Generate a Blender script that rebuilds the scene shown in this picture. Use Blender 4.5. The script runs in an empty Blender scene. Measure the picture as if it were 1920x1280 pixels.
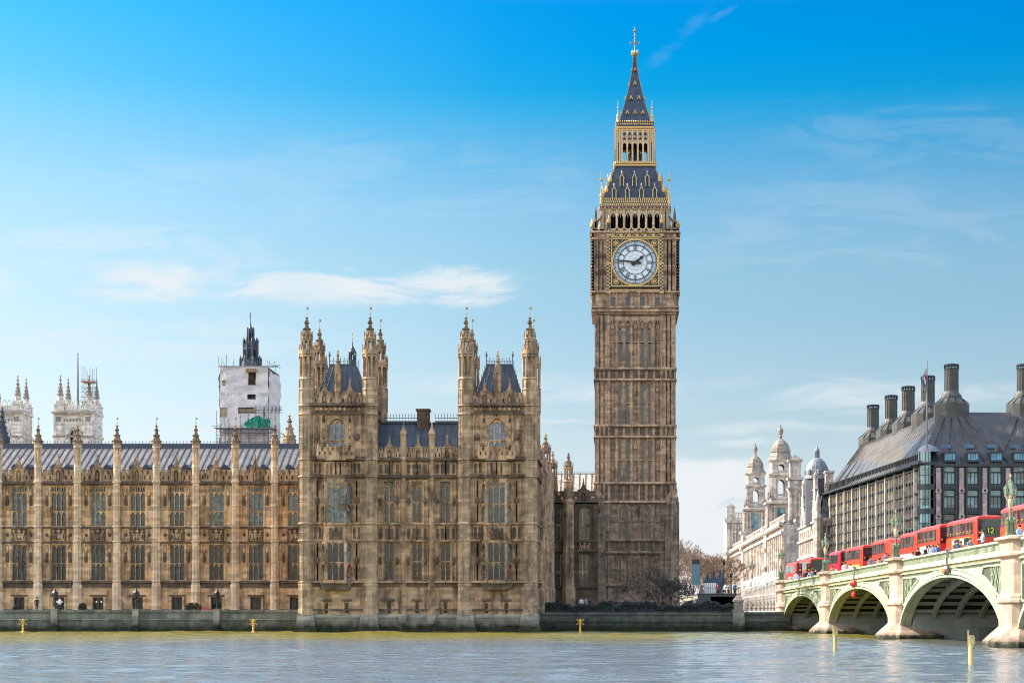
import bpy, math, random
import numpy as np
from mathutils import Vector, Matrix

SC = bpy.context.scene
COL = SC.collection
R = math.radians
PI = math.pi
random.seed(11)

# ------------------------------------------------------------------ camera
FPX, VX, VY, CAMZ = 3550.0, 1160.0, 1148.0, 2.15      # focal length in photo pixels, principal point, eye height
cam_d = bpy.data.cameras.new("camera")
cam = bpy.data.objects.new("camera", cam_d); COL.objects.link(cam)
cam.location = (0, 0, CAMZ); cam.rotation_euler = (R(90), 0, 0)
cam_d.sensor_width = 36.0; cam_d.lens = FPX / 1920 * 36
cam_d.shift_x = -(VX - 960) / 1920; cam_d.shift_y = (VY - 640) / 1920
cam_d.clip_start = 0.5; cam_d.clip_end = 20000
SC.camera = cam

# ------------------------------------------------------------------ sun, sky, exposure
SKY = 0.15
SUN_EL, SUN_A = 36.0, -21.0           # elevation; angle of the sun in front of the river fronts (negative: it stands behind them, to the left)
sun_d = bpy.data.lights.new("sun", 'SUN'); sun_d.energy = 2.3; sun_d.angle = R(0.5); sun_d.color = (1.0, 0.90, 0.76)
sun = bpy.data.objects.new("sun", sun_d); COL.objects.link(sun)
to_sun = Vector((-math.cos(R(SUN_EL)) * math.cos(R(SUN_A)), -math.cos(R(SUN_EL)) * math.sin(R(SUN_A)), math.sin(R(SUN_EL))))
sun.rotation_euler = to_sun.to_track_quat('Z', 'Y').to_euler()
sun.location = (-200, 0, 200)
SC.view_settings.view_transform = 'Standard'; SC.view_settings.look = 'None'
SC.view_settings.exposure = 2.15; SC.view_settings.gamma = 1.0
SC.cycles.use_denoising = True; SC.cycles.filter_width = 1.05
SC.cycles.max_bounces = 6; SC.cycles.diffuse_bounces = 3; SC.cycles.glossy_bounces = 3
SC.cycles.transmission_bounces = 3; SC.cycles.transparent_max_bounces = 6

class NT:
    """small helper around a node tree"""
    def __init__(s, tree): s.t = tree; s.t.nodes.clear()
    def n(s, typ, **kw):
        nd = s.t.nodes.new(typ)
        for k, v in kw.items():
            if k.startswith('i_'):
                k = k[2:]; k = int(k) if k.isdigit() else k.replace('_', ' ')
                nd.inputs[k].default_value = v
            else: setattr(nd, k, v)
        return nd
    def l(s, a, b): s.t.links.new(a, b)
    def math(s, op, a, b=None, c=None, clamp=False):
        nd = s.n('ShaderNodeMath', operation=op); nd.use_clamp = clamp
        for i, v in enumerate((a, b, c)):
            if v is None: continue
            if isinstance(v, (int, float)): nd.inputs[i].default_value = v
            else: s.l(v, nd.inputs[i])
        return nd.outputs[0]
    def mix(s, f, a, b, mode='MIX'):
        nd = s.n('ShaderNodeMix', data_type='RGBA', blend_type=mode); nd.clamp_factor = True
        for k, v in ((0, f), (6, a), (7, b)):
            if isinstance(v, (int, float)): nd.inputs[k].default_value = v
            elif isinstance(v, (tuple, list)): nd.inputs[k].default_value = tuple(v) + ((1,) if len(v) == 3 else ())
            else: s.l(v, nd.inputs[k])
        return nd.outputs[2]
    def ramp(s, f, stops, interp='LINEAR'):
        nd = s.n('ShaderNodeValToRGB'); cr = nd.color_ramp; cr.interpolation = interp
        while len(cr.elements) < len(stops): cr.elements.new(0.5)
        for e, (p, c) in zip(cr.elements, stops):
            e.position = p; e.color = (c, c, c, 1) if isinstance(c, (int, float)) else tuple(c) + (1,)
        s.l(f, nd.inputs[0]); return nd.outputs[0]
    def noise(s, vec, scale, detail=4, rough=0.55, dist=0.0):
        nd = s.n('ShaderNodeTexNoise'); nd.inputs['Scale'].default_value = scale
        nd.inputs['Detail'].default_value = detail; nd.inputs['Roughness'].default_value = rough
        nd.inputs['Distortion'].default_value = dist
        s.l(vec, nd.inputs['Vector']); return nd.outputs[0]
    def mapping(s, vec, scale=(1, 1, 1), loc=(0, 0, 0)):
        nd = s.n('ShaderNodeMapping'); nd.inputs['Scale'].default_value = scale; nd.inputs['Location'].default_value = loc
        s.l(vec, nd.inputs['Vector']); return nd.outputs[0]

W = bpy.data.worlds.new("World"); SC.world = W; W.use_nodes = True
def build_sky():
    t = NT(W.node_tree)
    sky = t.n('ShaderNodeTexSky', sky_type='NISHITA', sun_disc=False)
    sky.sun_elevation = R(SUN_EL); sky.sun_rotation = math.atan2(to_sun.x, to_sun.y)
    sky.air_density = 1.0; sky.dust_density = 3.0; sky.ozone_density = 0.8; sky.altitude = 20
    co = t.n('ShaderNodeTexCoord').outputs['Generated']
    sp = t.n('ShaderNodeSeparateXYZ'); t.l(co, sp.inputs[0])
    x, y, z = sp.outputs
    # deeper azure up to the top of the view, as a polarising filter gives; measured against the plain sky model
    K = 1.0 / (2 ** SC.view_settings.exposure * SKY)
    T = [(0.0006, (0.7781, 0.925, 1.2773)), (0.036, (0.3032, 0.3423, 0.4568)), (0.0697, (0.1959, 0.2183, 0.2632)), (0.0976, (0.1599, 0.1864, 0.2098)), (0.1252, (0.1394, 0.1719, 0.1908)), (0.1526, (0.1188, 0.162, 0.179)), (0.1796, (0.108, 0.1598, 0.1733)), (0.2062, (0.0903, 0.1525, 0.1773)), (0.2375, (0.0417, 0.1338, 0.1748)), (0.2542, (0.015, 0.1253, 0.1775)), (0.2643, (0.0027, 0.1175, 0.179)), (0.2831, (0.0, 0.1112, 0.19)), (0.3077, (0.0, 0.1037, 0.1966)), (0.335, (0.10, 0.21, 0.29)), (0.40, (0.58, 0.76, 0.95)), (0.6, (1.12 / K, 1.0 / K, 0.86 / K))]  # top stops: unseen bright pale sky, added to lighten the water
    tint = t.ramp(z, [(p, tuple(q * K for q in c)) for p, c in T])
    base = t.mix(1.0, sky.outputs[0], tint, 'MULTIPLY')
    # the left of the view is paler
    az = t.n('ShaderNodeMath', operation='DIVIDE'); t.l(x, az.inputs[0])
    ya = t.math('MAXIMUM', t.math('ABSOLUTE', y), 0.05); t.l(ya, az.inputs[1]); u = az.outputs[0]
    v = t.math('DIVIDE', z, ya)
    pale = t.ramp(t.math('MULTIPLY', u, -1.0), [(0.0, 0.0), (0.06, 0.03), (0.19, 0.22), (0.34, 0.50), (0.6, 0.6)])
    palec = t.ramp(z, [(0.0, (0.84 * K, 0.93 * K, 0.99 * K)), (0.15, (0.74 * K, 0.92 * K, K)), (0.24, (0.44 * K, 0.80 * K, 1.05 * K)), (0.31, (0.09 * K, 0.70 * K, 1.12 * K))])
    # clouds: soft banks stretched along the horizon, each with its own place in the sky
    cv = t.n('ShaderNodeCombineXYZ'); t.l(u, cv.inputs[0]); t.l(v, cv.inputs[1])
    warp = t.noise(t.mapping(cv.outputs[0], (9, 30, 1)), 1.0, 5, 0.6)
    fine = t.noise(t.mapping(cv.outputs[0], (14, 62, 1), (3, 1, 0)), 1.0, 7, 0.62, 0.8)
    puff = t.noise(t.mapping(cv.outputs[0], (30, 46, 1), (7, 2, 0)), 1.0, 8, 0.6, 0.3)
    def bank(px, py, wx, wy, amp, tex, con=2.4, lo=0.2, hi=0.95, tilt=0.0):
        du = t.math('ADD', u, -(px - VX) / FPX)
        dv = t.math('ADD', v, -(VY - py) / FPX)
        if tilt: dv = t.math('SUBTRACT', dv, t.math('MULTIPLY', du, tilt))
        dv = t.math('ADD', dv, t.math('MULTIPLY_ADD', warp, 0.018, -0.009))
        a = t.math('POWER', t.math('ABSOLUTE', t.math('DIVIDE', du, wx / FPX)), 2.0)
        b = t.math('POWER', t.math('ABSOLUTE', t.math('DIVIDE', dv, wy / FPX)), 2.0)
        g = t.math('EXPONENT', t.math('MULTIPLY', t.math('ADD', a, b), -1.0))
        k = t.math('MULTIPLY', g, t.math('MULTIPLY_ADD', tex, con, 0.75 - con * 0.5))
        return t.math('MULTIPLY', t.ramp(k, [(lo, 0.0), (hi, 1.0)], 'EASE'), amp)
    banks = [bank(275, 536, 125, 40, 0.95, fine, 3.0, 0.10, 0.85), bank(870, 540, 105, 38, 0.95, fine, 4.2, 0.12, 1.0), bank(730, 545, 100, 34, 0.75, fine, 4.6, 0.12, 1.1), bank(800, 520, 150, 30, 0.5, fine, 4.5, 0.2, 1.1), bank(670, 522, 80, 26, 0.6, fine, 4.0, 0.15, 1.0), bank(560, 535, 170, 42, 0.75, fine, 3.4, 0.15, 0.75),
             bank(470, 550, 80, 28, 0.5, fine, 3.0), bank(-20, 540, 70, 44, 0.5, fine),
             bank(1320, 955, 190, 90, 0.95, puff, 3.6, 0.15, 0.6), bank(1350, 900, 95, 34, 1.0, puff, 3.0, 0.1, 0.55), bank(1300, 885, 60, 22, 0.9, puff, 3.0, 0.12, 0.6), bank(1480, 803, 210, 14, 0.75, fine, 2.0), bank(1390, 830, 80, 12, 0.7, fine, 2.0),
             bank(1000, 725, 420, 32, 0.55, fine, 2.8), bank(1640, 738, 430, 40, 0.6, fine, 2.8), bank(350, 765, 110, 11, 0.5, fine),
             bank(380, 807, 90, 8, 0.6, fine, 2.0), bank(1050, 793, 70, 6, 0.6, fine, 2.0),
             bank(1260, 85, 75, 26, 0.075, fine, 3.2, 0.2, 1.2, 0.9), bank(1355, 25, 28, 10, 0.06, fine, 3.0, 0.2, 1.2, 0.6),
             bank(250, 465, 330, 60, 0.32, fine, 4.2, 0.3, 1.5), bank(640, 330, 620, 110, 0.11, fine, 4.2, 0.3, 1.6),
             bank(330, 640, 480, 60, 0.3, fine, 3.8, 0.3, 1.4), bank(1560, 420, 520, 110, 0.11, fine, 4.2, 0.3, 1.6), bank(1750, 250, 420, 80, 0.1, fine, 4.2, 0.3, 1.6)]
    m = banks[0]
    for b in banks[1:]: m = t.math('SUBTRACT', t.math('ADD', m, b), t.math('MULTIPLY', m, b))
    fade = t.ramp(v, [(0.0, 1.0), (0.9, 1.0), (1.0, 0.0)])
    cl = t.mix(pale, base, palec)
    cl = t.mix(t.math('MULTIPLY', m, 0.9), cl, (0.86 * K, 0.90 * K, 0.92 * K))
    front = t.math('GREATER_THAN', y, 0.0)
    col = t.mix(front, t.mix(1.0, sky.outputs[0], (1.12, 1.0, 0.86), 'MULTIPLY'), cl)
    bg = t.n('ShaderNodeBackground', i_Strength=SKY); t.l(col, bg.inputs[0])
    out = t.n('ShaderNodeOutputWorld'); t.l(bg.outputs[0], out.inputs[0])
build_sky()

# ------------------------------------------------------------------ mesh builder
class MB:
    def __init__(s, mtx=None): s.v = []; s.f = []; s.m = []; s.mtx = mtx
    def add(s, pts, faces, m=0):
        o = len(s.v)
        if s.mtx is not None: pts = [tuple(s.mtx @ Vector(p)) for p in pts]
        s.v.extend(pts)
        for f in faces: s.f.append([o + i for i in f]); s.m.append(m)
    def poly(s, pts, m=0): s.add(list(pts), [list(range(len(pts)))], m)
    def box(s, x0, y0, z0, x1, y1, z1, m=0):
        if x0 > x1: x0, x1 = x1, x0
        if y0 > y1: y0, y1 = y1, y0
        if z0 > z1: z0, z1 = z1, z0
        s.add([(x0, y0, z0), (x1, y0, z0), (x1, y1, z0), (x0, y1, z0), (x0, y0, z1), (x1, y0, z1), (x1, y1, z1), (x0, y1, z1)],
              [(0, 3, 2, 1), (4, 5, 6, 7), (0, 1, 5, 4), (1, 2, 6, 5), (2, 3, 7, 6), (3, 0, 4, 7)], m)
    def cbox(s, x, y, z0, w, d, h, m=0): s.box(x - w / 2, y - d / 2, z0, x + w / 2, y + d / 2, z0 + h, m)
    def frus(s, x, y, z0, z1, a0, b0, a1, b1, m=0):
        """tapered box: half sizes a,b at the bottom and the top"""
        p = [(x - a0, y - b0, z0), (x + a0, y - b0, z0), (x + a0, y + b0, z0), (x - a0, y + b0, z0),
             (x - a1, y - b1, z1), (x + a1, y - b1, z1), (x + a1, y + b1, z1), (x - a1, y + b1, z1)]
        s.add(p, [(0, 3, 2, 1), (4, 5, 6, 7), (0, 1, 5, 4), (1, 2, 6, 5), (2, 3, 7, 6), (3, 0, 4, 7)], m)
    def lathe(s, x, y, prof, n=8, rot=None, m=0, cap=True):
        """profile of (radius, z); n sides; rot turns the first corner (default: flats face the axes)"""
        rot = PI / n if rot is None else rot
        pts = []
        for r, z in prof:
            for i in range(n):
                a = rot + 2 * PI * i / n
                pts.append((x + r * math.cos(a), y + r * math.sin(a), z))
        fs = []
        for k in range(len(prof) - 1):
            for i in range(n):
                j = (i + 1) % n
                fs.append((k * n + i, k * n + j, (k + 1) * n + j, (k + 1) * n + i))
        if cap:
            fs.append(tuple(range(n - 1, -1, -1))); q = (len(prof) - 1) * n
            fs.append(tuple(q + i for i in range(n)))
        s.add(pts, fs, m)
    def bar(s, a, b, w, m=0, w2=None, n=4):
        a = Vector(a); b = Vector(b); d = b - a
        if d.length < 1e-6: return
        d.normalize(); up = Vector((0, 0, 1)) if abs(d.z) < 0.9 else Vector((1, 0, 0))
        e1 = d.cross(up).normalized(); e2 = d.cross(e1)
        w2 = w if w2 is None else w2
        pts = []
        for c, ww in ((a, w), (b, w2)):
            for i in range(n):
                t = PI / n + 2 * PI * i / n
                pts.append(tuple(c + e1 * (math.cos(t) * ww) + e2 * (math.sin(t) * ww)))
        fs = [(i, (i + 1) % n, n + (i + 1) % n, n + i) for i in range(n)]
        fs += [tuple(range(n - 1, -1, -1)), tuple(range(n, 2 * n))]
        s.add(pts, fs, m)
    def ext(s, poly, y0, y1, m=0):
        """polygon of (x,z), seen from the front (-y), pushed from y0 back to y1"""
        n = len(poly)
        pts = [(x, y0, z) for x, z in poly] + [(x, y1, z) for x, z in poly]
        fs = [tuple(range(n)), tuple(range(2 * n - 1, n - 1, -1))]
        fs += [(i, n + i, n + (i + 1) % n, (i + 1) % n) for i in range(n)]
        s.add(pts, fs, m)
    def arch(s, xs, zs, ztop, y0, y1, m=0):
        """fills between a curve (xs,zs) and a flat top, with soffit: the head of an opening"""
        for i in range(len(xs) - 1):
            a, b, za, zb = xs[i], xs[i + 1], zs[i], zs[i + 1]
            ta = ztop if not callable(ztop) else ztop(a); tb = ztop if not callable(ztop) else ztop(b)
            s.add([(a, y0, za), (b, y0, zb), (b, y0, tb), (a, y0, ta), (a, y1, za), (b, y1, zb), (b, y1, tb), (a, y1, ta)],
                  [(0, 1, 2, 3), (7, 6, 5, 4), (0, 4, 5, 1), (3, 2, 6, 7)], m)
    def pointed(s, x0, x1, zs, ztop, y0, y1, m=0, rise=None, k=5):
        """pointed arch head between x0 and x1 springing at zs"""
        w = (x1 - x0) / 2; rise = w * 1.25 if rise is None else rise
        xs, zz = [], []
        for i in range(2 * k + 1):
            t = i / k - 1                       # -1..1
            q = 1 - abs(t)
            xs.append(x0 + w * (1 + t)); zz.append(zs + rise * math.sin(q * PI / 2) ** 0.8 if q > 0 else zs)
        s.arch(xs, zz, ztop, y0, y1, m)
    def wall(s, x0, x1, z0, z1, y, th, ops=(), m=0, mr=None):
        """wall face at y with rectangular openings (a,c,b,d)=(x0,z0,x1,z1), reveals th deep"""
        mr = m if mr is None else mr
        xs = sorted({x0, x1, *[o[0] for o in ops], *[o[2] for o in ops]}); xs = [x for x in xs if x0 <= x <= x1]
        zs = sorted({z0, z1, *[o[1] for o in ops], *[o[3] for o in ops]}); zs = [z for z in zs if z0 <= z <= z1]
        for i in range(len(xs) - 1):
            run = None
            for j in range(len(zs) - 1):
                cx, cz = (xs[i] + xs[i + 1]) / 2, (zs[j] + zs[j + 1]) / 2
                hole = any(o[0] < cx < o[2] and o[1] < cz < o[3] for o in ops)
                if not hole:
                    if run is None: run = [zs[j], zs[j + 1]]
                    else: run[1] = zs[j + 1]
                if (hole or j == len(zs) - 2) and run is not None:
                    s.poly([(xs[i], y, run[0]), (xs[i + 1], y, run[0]), (xs[i + 1], y, run[1]), (xs[i], y, run[1])], m); run = None
        for a, c, b, d in ops:
            s.poly([(a, y, c), (a, y, d), (a, y + th, d), (a, y + th, c)], mr)
            s.poly([(b, y, d), (b, y, c), (b, y + th, c), (b, y + th, d)], mr)
            s.poly([(a, y, c), (a, y + th, c), (b, y + th, c), (b, y, c)], mr)
            s.poly([(a, y, d), (b, y, d), (b, y + th, d), (a, y + th, d)], mr)
    def mesh(s, name, mats, smooth=False):
        me = bpy.data.meshes.new(name); me.from_pydata(s.v, [], s.f); me.update()
        if not isinstance(mats, (list, tuple)): mats = [mats]
        for mt in mats: me.materials.append(mt)
        if len(mats) > 1: me.polygons.foreach_set('material_index', s.m)
        if smooth: me.polygons.foreach_set('use_smooth', [True] * len(me.polygons))
        return me
    def build(s, name, mats, parent=None, loc=(0, 0, 0), rotz=0, smooth=False):
        return put(name, s.mesh(name, mats, smooth), parent, loc, rotz)

def put(name, me, parent=None, loc=(0, 0, 0), rotz=0):
    o = bpy.data.objects.new(name, me); COL.objects.link(o)
    o.location = loc; o.rotation_euler = (0, 0, rotz)
    if parent: o.parent = parent
    return o
def thing(name, label, cat, loc=(0, 0, 0), rotz=0, group=None):
    o = put(name, None, None, loc, rotz); o.empty_display_size = 0.5
    return tag(o, label, cat, group)
def tag(o, label, cat, group=None):
    o['label'] = label; o['category'] = cat
    if group: o['group'] = group
    return o
def struct(o, kind='structure'): o['kind'] = kind; return o
def kids(o): return [c for c in o.children]
def dup(o, loc, rotz=None, label=None):
    def cp(a, par):
        c = a.copy(); COL.objects.link(c)
        if par: c.parent = par
        for ch in list(a.children): cp(ch, c)
        return c
    r = cp(o, None); r.location = loc
    if rotz is not None: r.rotation_euler = (0, 0, rotz)
    if label: r['label'] = label
    return r
def X(px, d): return (px - VX) * d / FPX        # where a thing seen at photo column px stands when it is d metres away
def Z(py, d): return CAMZ - (py - VY) * d / FPX
def rotm(a, loc=(0, 0, 0)): return Matrix.Translation(loc) @ Matrix.Rotation(a, 4, 'Z')

# ------------------------------------------------------------------ materials
def newmat(name):
    m = bpy.data.materials.new(name); m.use_nodes = True
    t = NT(m.node_tree); out = t.n('ShaderNodeOutputMaterial'); p = t.n('ShaderNodeBsdfPrincipled')
    t.l(p.outputs[0], out.inputs[0]); return m, t, p
def plain(name, col, rough=0.6, metal=0.0, spec=0.5, vary=0.15, scale=3.0, coat=0.0):
    m, t, p = newmat(name)
    pos = t.n('ShaderNodeNewGeometry').outputs['Position']
    nz = t.noise(pos, scale, 4)
    c = t.mix(t.ramp(nz, [(0.3, 0.0), (0.7, 1.0)]), tuple(x * (1 - vary) for x in col), tuple(min(1, x * (1 + vary)) for x in col))
    t.l(c, p.inputs['Base Color'])
    p.inputs['Roughness'].default_value = rough; p.inputs['Metallic'].default_value = metal
    p.inputs['Specular IOR Level'].default_value = spec; p.inputs['Coat Weight'].default_value = coat
    return m
def weathered(name, col, dirt, rough=0.5, amt=0.55, coat=0.0):
    """old paint: broad fading, grime that runs down, small chips"""
    m, t, p = newmat(name)
    pos = t.n('ShaderNodeNewGeometry').outputs['Position']
    c = t.mix(t.ramp(t.noise(pos, 0.7, 4), [(0.3, 0.0), (0.7, 1.0)]), tuple(x * .86 for x in col), tuple(min(1, x * 1.12) for x in col))
    run = t.noise(t.mapping(pos, (4.0, 4.0, 0.35)), 1.0, 5, 0.7); sp = t.noise(pos, 9.0, 4, 0.7)
    f = t.math('MULTIPLY', t.ramp(t.math('ADD', t.math('MULTIPLY', run, 0.7), t.math('MULTIPLY', sp, 0.3)), [(0.50, 0.0), (0.66, 1.0)]), amt)
    t.l(t.mix(f, c, dirt), p.inputs['Base Color']); p.inputs['Roughness'].default_value = rough; p.inputs['Coat Weight'].default_value = coat
    return m
def stone(name, a, b, dark, soot=0.5, block=(1.1, 0.42), mortar=0.75, rough=0.9, algae=None, streak=1.0, zs=None):
    """ashlar: blocks of uneven tint, broad weathering, black streaks that run down"""
    m, t, p = newmat(name)
    pos = t.n('ShaderNodeNewGeometry').outputs['Position']
    sp = t.n('ShaderNodeSeparateXYZ'); t.l(pos, sp.inputs[0])
    h = t.math('ADD', sp.outputs[0], t.math('MULTIPLY', sp.outputs[1], 0.93))
    cv = t.n('ShaderNodeCombineXYZ'); t.l(h, cv.inputs[0]); t.l(sp.outputs[2], cv.inputs[1])
    br = t.n('ShaderNodeTexBrick'); t.l(cv.outputs[0], br.inputs['Vector'])
    br.inputs['Scale'].default_value = 1.0; br.inputs['Brick Width'].default_value = block[0]; br.inputs['Row Height'].default_value = block[1]
    br.inputs['Mortar Size'].default_value = 0.018; br.inputs['Color1'].default_value = (0.60, 0.60, 0.61, 1)
    br.inputs['Color2'].default_value = (1.24, 1.17, 1.10, 1); br.inputs['Mortar'].default_value = (mortar, mortar, mortar, 1)
    big = t.noise(pos, 0.22, 5, 0.6); mid = t.noise(pos, 1.3, 5, 0.65)
    c = t.mix(t.ramp(t.math('ADD', t.math('MULTIPLY', big, 0.6), t.math('MULTIPLY', mid, 0.4)), [(0.34, 0.0), (0.66, 1.0)]), a, b)
    c = t.mix(0.85, c, br.outputs['Color'], 'MULTIPLY')
    st = t.noise(t.mapping(pos, (1.5, 1.5, 0.16)), 1.0, 5, 0.65)
    blot = t.noise(pos, 0.55, 6, 0.7, 0.6)
    f = t.math('MULTIPLY', t.ramp(t.math('ADD', t.math('MULTIPLY', st, 0.55 * streak), t.math('MULTIPLY', blot, 1 - 0.55 * streak)), [(0.46, 0.0), (0.60, 1.0)]), soot)
    c = t.mix(f, c, dark)
    if algae:                                   # (z of the tide line, colour): weed below the high-water mark
        zz = t.math('ADD', sp.outputs[2], t.math('MULTIPLY_ADD', mid, 0.9, -0.45))
        c = t.mix(t.ramp(t.math('DIVIDE', zz, 4.0), algae), c, t.mix(t.ramp(mid, [(0.35, 0.0), (0.65, 1.0)]), (0.010, 0.013, 0.011), (0.034, 0.038, 0.016)))
    t.l(c, p.inputs['Base Color']); p.inputs['Roughness'].default_value = rough; p.inputs['Specular IOR Level'].default_value = 0.25
    bp = t.n('ShaderNodeBump', i_Strength=0.35, i_Distance=0.05)
    t.l(t.math('ADD', mid, t.math('MULTIPLY', br.outputs['Fac'], -0.6)), bp.inputs['Height']); t.l(bp.outputs[0], p.inputs['Normal'])
    return m
M = {}
M['palace'] = stone('palace limestone', (0.35, 0.225, 0.132), (0.51, 0.36, 0.225), (0.075, 0.05, 0.035), 0.9)
M['palace_grey'] = stone('grey buff palace limestone', (0.37, 0.265, 0.17), (0.51, 0.38, 0.255), (0.10, 0.072, 0.05), 0.85)
M['palace_warm'] = stone('warm palace limestone', (0.55, 0.325, 0.155), (0.68, 0.50, 0.315), (0.14, 0.083, 0.048), 0.82)
M['palace_pale'] = stone('pale palace limestone', (0.62, 0.47, 0.32), (0.72, 0.57, 0.40), (0.26, 0.19, 0.125), 0.6)  # paler tone for wing buttresses, belfry and bared tower wall
M['palace_dark'] = stone('sooty and shaded palace limestone', (0.105, 0.077, 0.055), (0.17, 0.126, 0.09), (0.04, 0.032, 0.026), 0.7)  # soot plus the shade of recesses and cornices put into one colour
M['tower'] = stone('tower limestone', (0.37, 0.24, 0.152), (0.52, 0.362, 0.24), (0.10, 0.068, 0.05), 0.85)
M['tower_dark'] = stone('sooty and shaded tower limestone', (0.20, 0.15, 0.112), (0.29, 0.22, 0.16), (0.05, 0.04, 0.033), 0.85)  # carries the palace's shadow as well as soot in its colour
M['plinth'] = stone('tidal plinth granite', (0.27, 0.26, 0.22), (0.36, 0.34, 0.28), (0.12, 0.12, 0.10), 0.5, (1.6, 0.6), algae=[(0.14, 1.0), (0.42, 0.0)])
M['riverwall'] = stone('river wall granite', (0.10, 0.115, 0.10), (0.155, 0.165, 0.14), (0.045, 0.05, 0.042), 0.6, (1.5, 0.5), algae=[(0.10, 1.0), (0.40, 0.0)])
M['terrace'] = stone('terrace river wall stone', (0.15, 0.165, 0.145), (0.22, 0.23, 0.195), (0.06, 0.068, 0.055), 0.6, (1.5, 0.5), algae=[(0.08, 1.0), (0.34, 0.0)])
M['abbey'] = stone('white abbey stone', (0.58, 0.53, 0.47), (0.70, 0.65, 0.58), (0.26, 0.23, 0.20), 0.6, (1.3, 0.5))
M['portland'] = stone('portland stone', (0.46, 0.405, 0.355), (0.57, 0.51, 0.455), (0.19, 0.16, 0.14), 0.75, (1.6, 0.6), 0.85)
M['granite'] = stone('bridge pier granite', (0.40, 0.30, 0.235), (0.48, 0.375, 0.30), (0.22, 0.165, 0.125), 0.6, (1.9, 0.75), 0.75, algae=[(0.05, 1.0), (0.20, 0.0)])
M['pinkstone'] = stone('pink sandstone pier', (0.38, 0.29, 0.27), (0.45, 0.35, 0.33), (0.25, 0.2, 0.19), 0.3, (0.8, 0.5))
M['palecol'] = stone('pale stone fin', (0.60, 0.53, 0.43), (0.68, 0.61, 0.50), (0.38, 0.33, 0.27), 0.3, (0.8, 0.7))

M['spirestone'] = stone('weathered spire stone', (0.20, 0.14, 0.09), (0.28, 0.205, 0.135), (0.06, 0.045, 0.033), 0.8)
def slate(name, a, b, row=0.35, wid=0.5, rough=0.55, seam=0.6):
    m, t, p = newmat(name)
    pos = t.n('ShaderNodeNewGeometry').outputs['Position']
    sp = t.n('ShaderNodeSeparateXYZ'); t.l(pos, sp.inputs[0])
    h = t.math('ADD', sp.outputs[0], t.math('MULTIPLY', sp.outputs[1], 0.31))
    cv = t.n('ShaderNodeCombineXYZ'); t.l(h, cv.inputs[0]); t.l(sp.outputs[2], cv.inputs[1])
    br = t.n('ShaderNodeTexBrick'); t.l(cv.outputs[0], br.inputs['Vector'])
    br.inputs['Brick Width'].default_value = wid; br.inputs['Row Height'].default_value = row; br.inputs['Scale'].default_value = 1.0
    br.inputs['Mortar Size'].default_value = 0.02; br.inputs['Color1'].default_value = (0.75, 0.75, 0.75, 1)
    br.inputs['Color2'].default_value = (1.15, 1.15, 1.15, 1); br.inputs['Mortar'].default_value = (seam, seam, seam, 1)
    c = t.mix(t.ramp(t.noise(pos, 0.8, 5, 0.65), [(0.3, 0.0), (0.7, 1.0)]), a, b)
    c = t.mix(1.0, c, br.outputs['Color'], 'MULTIPLY')
    t.l(c, p.inputs['Base Color']); p.inputs['Roughness'].default_value = rough; p.inputs['Specular IOR Level'].default_value = 0.4
    return m
M['slate'] = slate('dark palace roof iron', (0.035, 0.048, 0.065), (0.06, 0.075, 0.095), 0.9, 0.9)
M['roofpale'] = slate('pale grey roof plates', (0.11, 0.10, 0.098), (0.18, 0.165, 0.16), 1.0, 0.62)
M['rib'] = plain('roof rib iron', (0.045, 0.055, 0.08), 0.6)
M['towerslate'] = slate('tower cast iron roof', (0.032, 0.045, 0.075), (0.055, 0.07, 0.11), 0.55, 0.45)
M['bluelead'] = slate('blue grey lead', (0.16, 0.18, 0.205), (0.23, 0.255, 0.285), 2.5, 1.2, 0.5, 0.85)
M['blueslate'] = slate('blue slate', (0.035, 0.045, 0.06), (0.055, 0.07, 0.09), 0.4, 0.4)
M['greystone'] = stone('weathered cupola stone', (0.24, 0.21, 0.18), (0.33, 0.29, 0.25), (0.14, 0.12, 0.105), 0.5)
M['bronze'] = slate('bronze roof sheet', (0.06, 0.054, 0.046), (0.095, 0.085, 0.072), 1.1, 0.75, 0.8, 0.5)
M['bronzelight'] = slate('pale bronze chimney sheet', (0.04, 0.038, 0.036), (0.075, 0.07, 0.063), 1.2, 1.1, 0.45, 0.5)
M['darkmetal'] = plain('dark bronze frame', (0.022, 0.028, 0.035), 0.45)
M['black'] = plain('black iron', (0.015, 0.016, 0.018), 0.5)
M['void'] = plain('dark interior', (0.01, 0.01, 0.012), 0.9, spec=0.1)
M['gold'] = plain('gilding', (0.58, 0.375, 0.125), 0.45, 0.3, vary=0.25, scale=6)
M['oldgold'] = plain('tarnished gilding', (0.30, 0.20, 0.085), 0.5, 0.3, vary=0.3, scale=6)
M['paleiron'] = plain('gilded cream stone', (0.55, 0.40, 0.225), 0.6, 0.1, vary=0.3, scale=4)
M['dialwhite'] = plain('opal dial glass', (0.66, 0.69, 0.72), 0.35, vary=0.08, scale=8)
M['dialring'] = plain('dial chapter ring glass', (0.56, 0.63, 0.70), 0.35, vary=0.08, scale=8)
M['bluedark'] = plain('dark blue enamel', (0.018, 0.022, 0.045), 0.45)
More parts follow.
